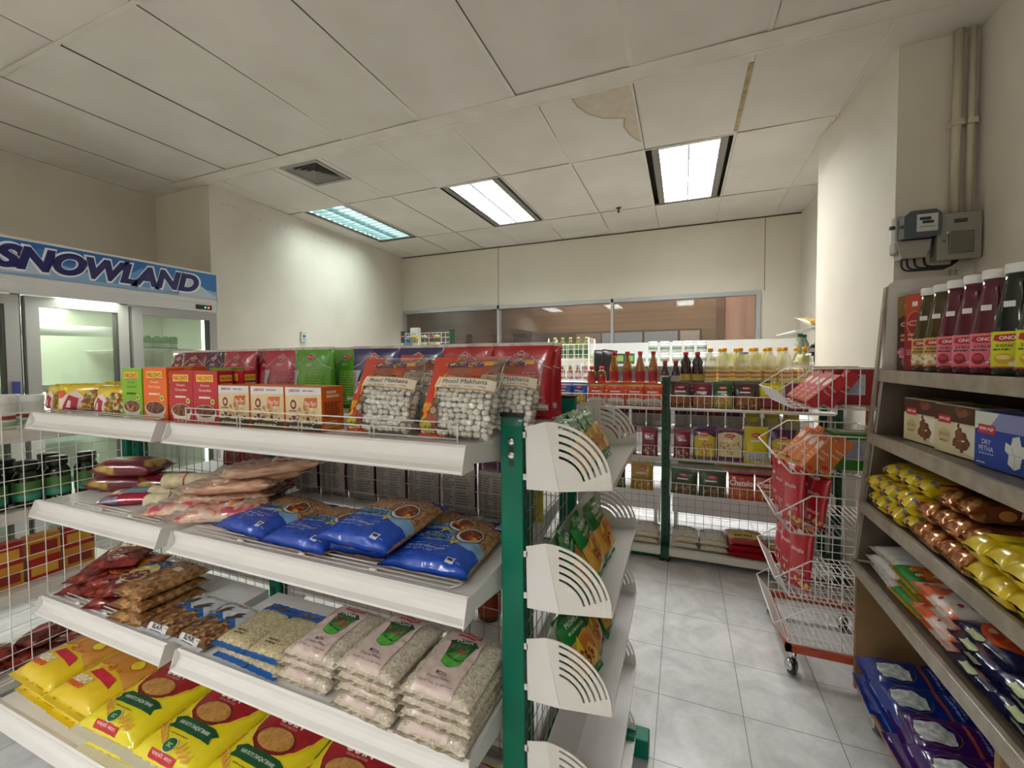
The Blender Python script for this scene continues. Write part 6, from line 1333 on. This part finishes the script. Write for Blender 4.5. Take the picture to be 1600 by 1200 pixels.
for i,(k,x,lb) in enumerate((('org',-.50,'orange snack bag in the second row, left'),('org',-.36,'orange snack bag in the second row, middle'),('org',-.23,'orange snack bag in the second row, right'),('blk',.06,'dark snack bag in the second row, left'),('grn',.30,'green snack bag in the second row, middle'),('blk',.44,'dark snack bag in the second row, right'))): bg(k,x,Z1+.003,lb+' of the top baskets',y=3.085)
for i,(k,x,lb) in enumerate((('mar2',-.60,'maroon dry fruit bag at the left of the middle left basket'),('mar2',-.47,'maroon dry fruit bag, second in the middle left basket'),('mar2',-.345,'maroon dry fruit bag, third in the middle left basket'),('mar2',-.205,'maroon dry fruit bag next to the post in the middle left basket'),
 ('mar2',.0,'maroon dry fruit bag beside the post in the middle right basket'),('pur',.135,'purple and yellow snack bag in the middle right basket'),('cre',.283,'cream-fronted purple snack bag in the middle right basket'),('yel2',.430,'yellow snack bag with white food in the middle right basket'),('pur',.575,'purple snack bag behind the wire rack in the middle right basket'),('blue',.70,'blue snack bag at the right end of the middle right basket'))): bg(k,x,Z2,lb,rz=.05*((i*2)%3-1))
for i,(k,x,lb) in enumerate((('olv',-.60,'olive snack bag at the left of the lower left basket'),('olv',-.43,'olive snack bag beside the gold pouch in the lower left basket'),('gold',-.255,'shiny gold pouch with ring snacks in the lower left basket'),
 ('dgr',.015,'dark green snack bag, left of the pair in the lower right basket'),('dgr',.185,'dark green snack bag, right of the pair in the lower right basket'),('cha',.350,'orange snack bag marked with large white lettering, left of two'),('cha',.500,'orange snack bag marked with large white lettering, right of two'),('blk',.65,'dark snack bag at the right end of the lower right basket'))): bg(k,x,Z3,lb,rz=.05*((i*2)%3-1))
# teal and green backings between bags, box row below the middle basket
for i,(x,w,c) in enumerate(((.03,.24,'#7cae34'),(.27,.22,'#d8cc3a'),(.46,.16,'#c98aa8'),(.62,.16,'#8aa84a'))):
    b=make_carton('flat_box',w-.01,.10,.055,I_(c),[D_lines(-w*.3,.015,w*.3,.04,3,'#f0f0e0',seed=i,lay=1)]); 
    b.location=(x+.06,3.215,.629); tag(b,'%s flat box on the rear shelf behind the mesh'%(['light green','yellow','pink','olive green'][i]),'box','flat boxes behind the mesh')
# base shelf bags
m_sug=noise_mat('white flour in bag','#c9c2b6','#e4dfd6',scale=50,rough=.35,coat=.5,lo=.3,hi=.7)
sug=make_bag('flour_pack',.168,.24,.056,m_sug,[D_rect(-.08,.06,.08,.117,'#8a7a72',m=F_('#8f7f76'),lay=1),D_rect(-.08,.10,.08,.117,'#9c2a34',lay=2),D_line([(-.08,-.085),(0,-.09),(.08,-.085)],.008,'#c9a82c',lay=2),D_lines(-.06,.066,.06,.09,1,'#e0d8d0',seed=3,lay=3)],mode='lie',seed=321,wr=1.2,lump=1.5)
for i,x in enumerate((-.735,-.565,-.395,-.225,.020,.192)):
    for j in range(2): place(sug,(x+.004*j,3.085+.008*j,.092+.042*j),(.05*j,0,.03*((i+j)%3-1)),'white flour pack, %s layer, %s'%(lv[j],['far left pile of the left section','second pile of the left section','third pile of the left section','pile beside the centre post on its left','pile beside the centre post on its right','second pile right of the centre post'][i]),'flour pack','white flour packs on the base shelf')
mur=make_bag('puffed_rice_bag',.22,.26,.05,F_('#a81822'),[D_poly([(-.10,-.07),(.03,-.075),(.10,-.05),(.10,.05),(-.10,.08)],'#d8b92c',lay=1),D_text('MURI',-.02,-.035,.10,.032,'#1c1a12',bold=.03,lay=3),D_poly([(-.10,.03),(-.02,.02),(.0,.12),(-.10,.12)],'#c9a88a',lay=2),D_ell(.05,.06,.05,.045,'#a8642c',n=18,lay=2)],mode='lie',seed=322,wr=1.3,lump=1)
for i,(x,j) in enumerate(((.385,0),(.385,1),(.385,2),(.61,0),(.61,1))): place(mur,(x,3.08,.092+.040*j),(0,0,.05*(j-1)),'red and yellow puffed rice bag on the base shelf, %s layer, %s pile'%(lv[j],'left' if x<.5 else 'right'),'puffed rice bag','puffed rice bags on the base shelf')
# white panel standing in for the rear shelf, sloped to catch lamp light
for i,(a,b) in enumerate(((-.98,-.15),(-.06,.80))):
    mb=MB(); n=14; fs=[]; vs=[]; m_=n+1
    for (y,z,q) in ((3.145,.285,0),(3.155,.30,.004),(3.40,.40,.006),(3.70,.50,.0),(3.705,.47,0)):
        for k in range(n+1):
            x=a+(b-a)*k/n; vs.append((x,y,z+q*math.sin(k*2.3)))
    for j in range(4): fs+=[(j*m_+k,j*m_+k+1,(j+1)*m_+k+1,(j+1)*m_+k) for k in range(n)]
    mb.add(vs,fs,mat('#efecee',.4),True)
    for x in (a+.01,b-.03): mb.box((x,3.16,.0),(x+.02,3.18,.30),m_whit2); mb.box((x,3.66,.0),(x+.02,3.68,.485),m_whit2)
    o=mb.build('sloped_rear_shelf'); tag(o,'white rear-shelf panel sloped to catch lamp light behind the lower mesh of the %s section'%('left' if i==0 else 'right'),'sheet')
# jars and pouches standing behind the mesh on the rear shelf
for i,x in enumerate((-.66,-.54,-.42,-.30,-.19,.00,.11,.22,.33)): place(bb_[i%3],(x,3.25,.861),(0,0,.05*(i%3-1)),'pouch with white back panel behind the back gondola mesh, %s from the left'%(['first','second','third','fourth','fifth','sixth','seventh','eighth','ninth'][i]),'snack pouch','pouches behind the back gondola mesh',scale=(.78,.7,.62))
mb=MB(); mb.lathe([(.046,0),(.050,.006),(.050,.085),(.042,.10)],mat('#c9b624',.3,coat=.4),n=18); YJ=mb.build('yellow_jar'); mb=MB(); mb.lathe([(.0505,.02),(.0505,.07)],mat('#b9b49a',.4),n=18,caps=False); mb.build('label_band',YJ); mb=MB(); mb.lathe([(.044,.10),(.045,.102),(.045,.122),(.042,.124)],mat('#b8a82c',.4),n=18); mb.build('lid',YJ)
for i,x in enumerate((.44,.55,.66)): place(YJ,(x,3.25,.861),(0,0,i),'yellow jar behind the back gondola mesh, %s of three'%(['left','middle','right'][i]),'jar','yellow jars behind the mesh')
# bottles on top
def oil(name,liq,lab,cap,H=.24,R=.037,op=.8,shape='oil',labh=(.03,.10)):
    r_=empty(name); mb=MB()
    if shape=='oil': pr=[(R*.9,0),(R,.006),(R,.10),(R*.86,.115),(R,.13),(R,.17),(R*.55,.21),(.013,.222),(.013,.23)]
    elif shape=='wine': pr=[(R*.9,0),(R,.006),(R,.11),(R*.8,.15),(.014,.20),(.013,.225)]
    else: pr=[(R*.9,0),(R,.005),(R,H*.5),(R*.85,H*.6),(R,H*.7),(R*.6,H*.85),(.013,H*.9),(.013,H*.94)]
    sc=H/.24; pr=[(a,b*sc) for a,b in pr] if shape!='x' else pr
    mb.lathe(pr,liquid(liq,op),n=16,sq=.15 if shape=='oil' else 0); mb.build('bottle_body',r_)
    top=pr[-1][1]; mb=MB(); mb.lathe([(.0155,top-.004),(.0165,top),(.0165,top+.018),(.014,top+.020)],mat(cap,.4),n=14); mb.build('cap',r_)
    mb=MB(); mb.lathe([(R*1.02,labh[0]),(R*1.02,labh[1])],lab if not isinstance(lab,str) else mat(lab,.4),n=16,sq=.15 if shape=='oil' else 0,caps=False); mb.build('label_band',r_)
    return r_
m_oill=noise_mat('oil label','#d9c66a','#c2552e',scale=22,rough=.4,detail=1,stretch=(.2,.2,2),lo=.5,hi=.6,c3='#e8dfb0')
o1=oil('oil_bottle','#e6dc94',m_oill,'#e2a01c',H=.235,op=.38); o2=oil('vinegar_bottle','#a86a18','#9c1a2a','#b8182a',H=.225,R=.034,op=.85,shape='wine',labh=(.02,.085)); o3=oil('squash_bottle','#3c140c','#c2a84a','#b8182a',H=.215,R=.036,op=.9,shape='x',labh=(.02,.07)); o4=oil('sauce_bottle','#3a1410','#c4bcb8','#b8182a',H=.155,R=.028,op=.9,shape='wine',labh=(.02,.06)); o5=oil('honey_jar','#8a5414','#9c1a2a','#c8322c',H=.11,R=.034,op=.9,shape='x',labh=(.01,.05))
ZB=1.177; YB_=3.2
OG='bottles lined up on the back gondola'
for i,x in enumerate((-.468,-.355,-.245,-.16 if 0 else -.135)): pass
for i,x in enumerate((-.470,-.375,-.285,-.195)): place(o2,(x,YB_,ZB),(0,0,0),'amber bottle with red cap and red label, %s of four'%(['first from the left','second','third','fourth'][i]),'bottle',OG)
for i,x in enumerate((-.640,-.565)): place(o5,(x,YB_+.02,ZB),(0,0,0),'squat amber jar with red lid, %s of two'%('left' if i==0 else 'right'),'jar',OG)
for i,x in enumerate((-.115,-.045)): place(o4,(x,YB_-.03,ZB),(0,0,0),'small dark sauce bottle with red cap, %s of two'%('left' if i==0 else 'right'),'bottle',OG)
for i,x in enumerate((.020,.095)): place(o3,(x,YB_,ZB),(0,0,0),'dark brown squash bottle with yellow label, %s of two'%('left' if i==0 else 'right'),'bottle',OG)
for i,x in enumerate((.175,.260,.355,.445,.525,.610,.72)): place(o1,(x,YB_,ZB),(0,0,0),'clear yellow oil bottle with yellow cap in the front row, %s'%(['first beside the brown bottles','second','third','fourth','fifth','sixth','last on the right'][i]),'bottle',OG)
for i,x in enumerate((.215,.31,.40,.485,.565,.66)): place(o1,(x+.03,YB_+.085,ZB),(0,0,0),'yellow oil bottle in the back row, %s from the left'%(['first','second','third','fourth','fifth','sixth'][i]),'bottle',OG)
# counter unit against the back wall: white boards, shelf of jars
m_wb=mat('#d9d9d6',.4)
cb=empty('white_back_unit',(0,4.95,0)); 
for (a,b,z) in ((-1.02,-.07,1.535),(-.075,1.10,1.545)):
    mb=MB(); mb.bbox((a,-.03,0),(b,.0,z),m_wb,.002); mb.build('back_board',cb)
for z in (1.10,1.30):
    mb=MB(); mb.box((-1.0,-.45,z-.02),(1.08,-.03,z),m_wb); mb.build('shelf',cb)
for x in (-1.02,.02,1.08):
    mb=MB(); mb.box((x,-.45,0),(x+.02,-.03,1.32),m_wb); mb.build('side_panel',cb)
tag(cb,'white board-backed shelf unit standing below the back window','shelf unit')
mb=MB(); mb.lathe([(.040,0),(.044,.006),(.044,.085),(.040,.09)],mat('#e4e6e2',.4),n=16); JR=mb.build('white_jar'); mb=MB(); mb.lathe([(.0445,.02),(.0445,.07)],mat('#b4b9b4',.4),n=16,caps=False); mb.lathe([(.0448,.035),(.0448,.05)],mat('#5b8a5a',.4),n=16,caps=False); mb.build('label_band',JR); mb=MB(); mb.lathe([(.042,.09),(.043,.092),(.043,.112),(.040,.114)],mat('#eeeeec',.35),n=16); mb.build('lid',JR)
n_=0
for j in range(2):
    for i,x in enumerate((-.40,-.285,-.17,-.055,.06,.175,.29)):
        if j==1 and i in(0,6): continue
        place(JR,(x,4.60,1.302+.115*j),(0,0,i),'white jar on the rear unit, %s row, position %s from the left'%(('lower','upper')[j],['one','two','three','four','five','six','seven'][i]),'jar','white jars on the rear unit'); n_+=1
tc=[make_carton('tea_box',.10,.06,.11,I_(c),[D_rect(-.04,.03,.04,.09,'#8aa05a',lay=1)]) for c in ('#c9c07a','#27543a','#c2b8a0','#4a3a70')]
for i,(x,k) in enumerate(((-.93,0),(-.82,0),(-.72,2),(-.62,1),(-.52,1),(.42,2),(.53,3),(.66,2))): place(tc[k],(x,4.62,1.302),(0,0,0),'small %s box on the rear unit, %s'%(['yellow','green','cream','purple'][k],['first from the left','second from the left','third from the left','fourth from the left','fifth from the left','right of the jars','second right of the jars','third right of the jars'][i]),'box','small boxes on the rear unit')
# tall wire rack with green bottles (left of the white boards)
wr=empty('wire_bottle_rack',(-1.04,4.20,0))
mesh_panel(wr,(-.20,-.12),(.20,-.12),.1,1.50,step=.05,m=m_wirew,r=.002); mesh_panel(wr,(.20,-.12),(.20,.18),.1,1.56,step=.05,m=m_wirew,r=.002)
for z in (.95,1.16,1.36):
    mb=MB(); mb.box((-.20,-.11,z-.012),(.20,.18,z),m_white); mb.build('shelf',wr)
for x in (-.2,.2):
    for y in (-.12,.18): mb=MB(); mb.tube([(x,y,0),(x,y,1.56)],.006,m_wirew); mb.build('post',wr)
tag(wr,'tall white wire rack holding green and pink bottles at the back','rack')
gbt=oil('green_bottle','#7a8a3c','#1f5a34','#b0a050',H=.20,R=.033,op=.6,labh=(.02,.09)); pkb=oil('pink_bottle','#c8746a','#e0c9c0','#e6e0dc',H=.13,R=.03,op=.9,shape='wine',labh=(.02,.06))
for i in range(5): place(gbt,(-1.20+.08*i,4.17,1.362),(0,0,0),'green bottle on the top shelf of the wire rack, %s from the left'%(['first','second','third','fourth','fifth'][i]),'bottle','green bottles on the wire rack')
for i in range(5): place(pkb,(-1.20+.08*i,4.15,1.162),(0,0,0),'pinkish bottle on the middle shelf of the wire rack, %s from the left'%(['first','second','third','fourth','fifth'][i]),'bottle','pink bottles on the wire rack')
dkb=make_bag('black_bag',.16,.36,.06,mat('#17171b',.4),[],mode='stand',seed=330,wr=1.5)
for i,x in enumerate((-.76,-.70)): place(dkb,(x,4.30-.05*i,1.12),(0,.12*i,-.3),'tall black bag beside the wire rack, %s of two'%('left' if i==0 else 'right'),'bag','black bags by the wire rack')
# far left mesh rack with small flowers and toys
fr=empty('green_mesh_rack',(-3.0,4.6,0))
for x in (-.36,.36): post_part(fr,x,0,1.72,w=.05,d=.03,slots=None,m=m_greend)
mesh_panel(fr,(-.33,0),(.33,0),.3,1.70,step=.06,m=m_wirew,r=.003)
for z in (.9,1.2,1.50): mb=MB(); mb.box((-.34,-.28,z-.02),(.34,-.01,z),m_white); mb.build('shelf',fr)
tag(fr,'green-posted mesh rack in the far left corner topped with small flowers','rack')
mb=MB(); mb.lathe([(.018,0),(.026,.05),(.028,.055)],mat('#c9c2b4',.5),n=14); FV=mb.build('flower_pot'); mb=MB(); mb.tube([(0,0,.05),(.004,0,.10)],.003,mat('#3c6a34',.6)); mb.build('stem',FV)
mb=MB()
for k in range(7):
    a=k*2*PI/6; mb.sphere((.014*math.cos(a) if k<6 else .004,.014*math.sin(a) if k<6 else 0,.112),.013,mat('#c9a01c',.6),seg=8,ring=5,sc=(1,1,.7))
FLO=mb.build('flower_head',FV)
def flower(col):
    r=FV.copy(); COL.objects.link(r); 
    for ch in FV.children:
        c=ch.copy(); c.data=ch.data.copy(); COL.objects.link(c); c.parent=r
        if 'flower_head' in c.name: c.data.materials.clear(); c.data.materials.append(mat(col,.6))
    return r
for i,(x,z,c,n_) in enumerate(((-3.22,1.50,'#b04a5a','pink'),(-3.06,1.50,'#d8b01c','yellow'),(-2.92,1.50,'#c9d0a0','pale green'),(-2.80,1.50,'#a8445a','dark pink'),(-2.74,1.50,'#d8c43a','lemon yellow'),(-3.14,1.50,'#8aa0c8','pale blue'))):
    f=flower(c); f.location=(x,4.42,z); f.scale=(1.5,1.5,1.3); tag(f,'small potted %s flower on the green mesh rack'%n_,'flower','small flowers on the mesh rack')
tag(FV,'small potted golden flower at the front of the green mesh rack','flower','small flowers on the mesh rack'); FV.location=(-2.98,4.36,1.50)
b=make_carton('white_box',.10,.08,.26,I_('#c9c9c0'),[D_rect(-.04,.05,.04,.2,'#b0b4a0',lay=1)]); b.location=(-3.10,4.50,1.50); tag(b,'tall white box among the flowers on the green mesh rack','box')
b=make_carton('blue_box',.06,.05,.07,I_('#3f86c0'),[]); b.location=(-3.13,4.36,1.50); tag(b,'small blue box among the flowers','box')
b=make_carton('yellow_box',.20,.05,.035,I_('#d8d03a'),[]); b.location=(-3.20,4.345,1.50); b.location=(-2.86,4.345,1.50); tag(b,'flat yellow box lying in front of the flowers','box')
# right end rack: slotted white shelf, dark bottles
re=empty('corner_rack',(.98,3.95,0))
post_part(re,.06,.25,1.62,w=.05,d=.04,slots=None,m=m_greend); post_part(re,.06,-.35,1.62,w=.05,d=.04,slots=None,m=m_greend)
for z in (1.56,1.27,.9,.5):
    mb=MB(); 
    mb.prism([(-.24,z-.01),(.05,z+.035),(.05,z+.027),(-.24,z-.018)],-.38,.28,m_white,ax=1)
    mb.prism([(.05,z-.06),(.05,z+.03),(-.15,z-.00)],-.38,-.376,m_whit2,ax=1)
    mb.build('shelf',re)
tag(re,'corner rack with slanted white shelves and green posts between column and back wall','rack')
gp=bbag('snack_bag',.13,.17,.04,'#b0a87c',gold,340,win='#a8842c'); place(gp,(.93,3.76,1.600),(-1.2,0,.5),'pale pouch with golden food lying on the slanted corner shelf','snack bag')
gv=oil('green_bottle','#a8b89a','#1f4a34','#1f6a4a',H=.22,R=.033,op=.6,labh=(.03,.09))
for i,(x,y) in enumerate(((.80,3.70),(.86,3.86),(.92,3.70),(.99,3.84))): place(gv,(x,y,1.30),(0,0,0),'clear bottle with dark green cap in the corner rack, %s'%(['front left','back left','front right','back right'][i]),'bottle','green-capped bottles in the corner rack')
bp_=make_bag('black_pouch',.07,.20,.03,mat('#241c24',.25,coat=.5),[D_rect(-.02,-.06,.02,.0,'#d8d0d4',lay=1)],mode='lie',seed=341,wr=1.5)
for i in range(4): place(bp_,(.80+.075*i,3.66,1.355+.045*(i%2)),(.5,.0,-.5),'dark pouch lying across the green-capped bottles, %s from the left'%(['first','second','third','fourth'][i]),'pouch','dark pouches in the corner rack')
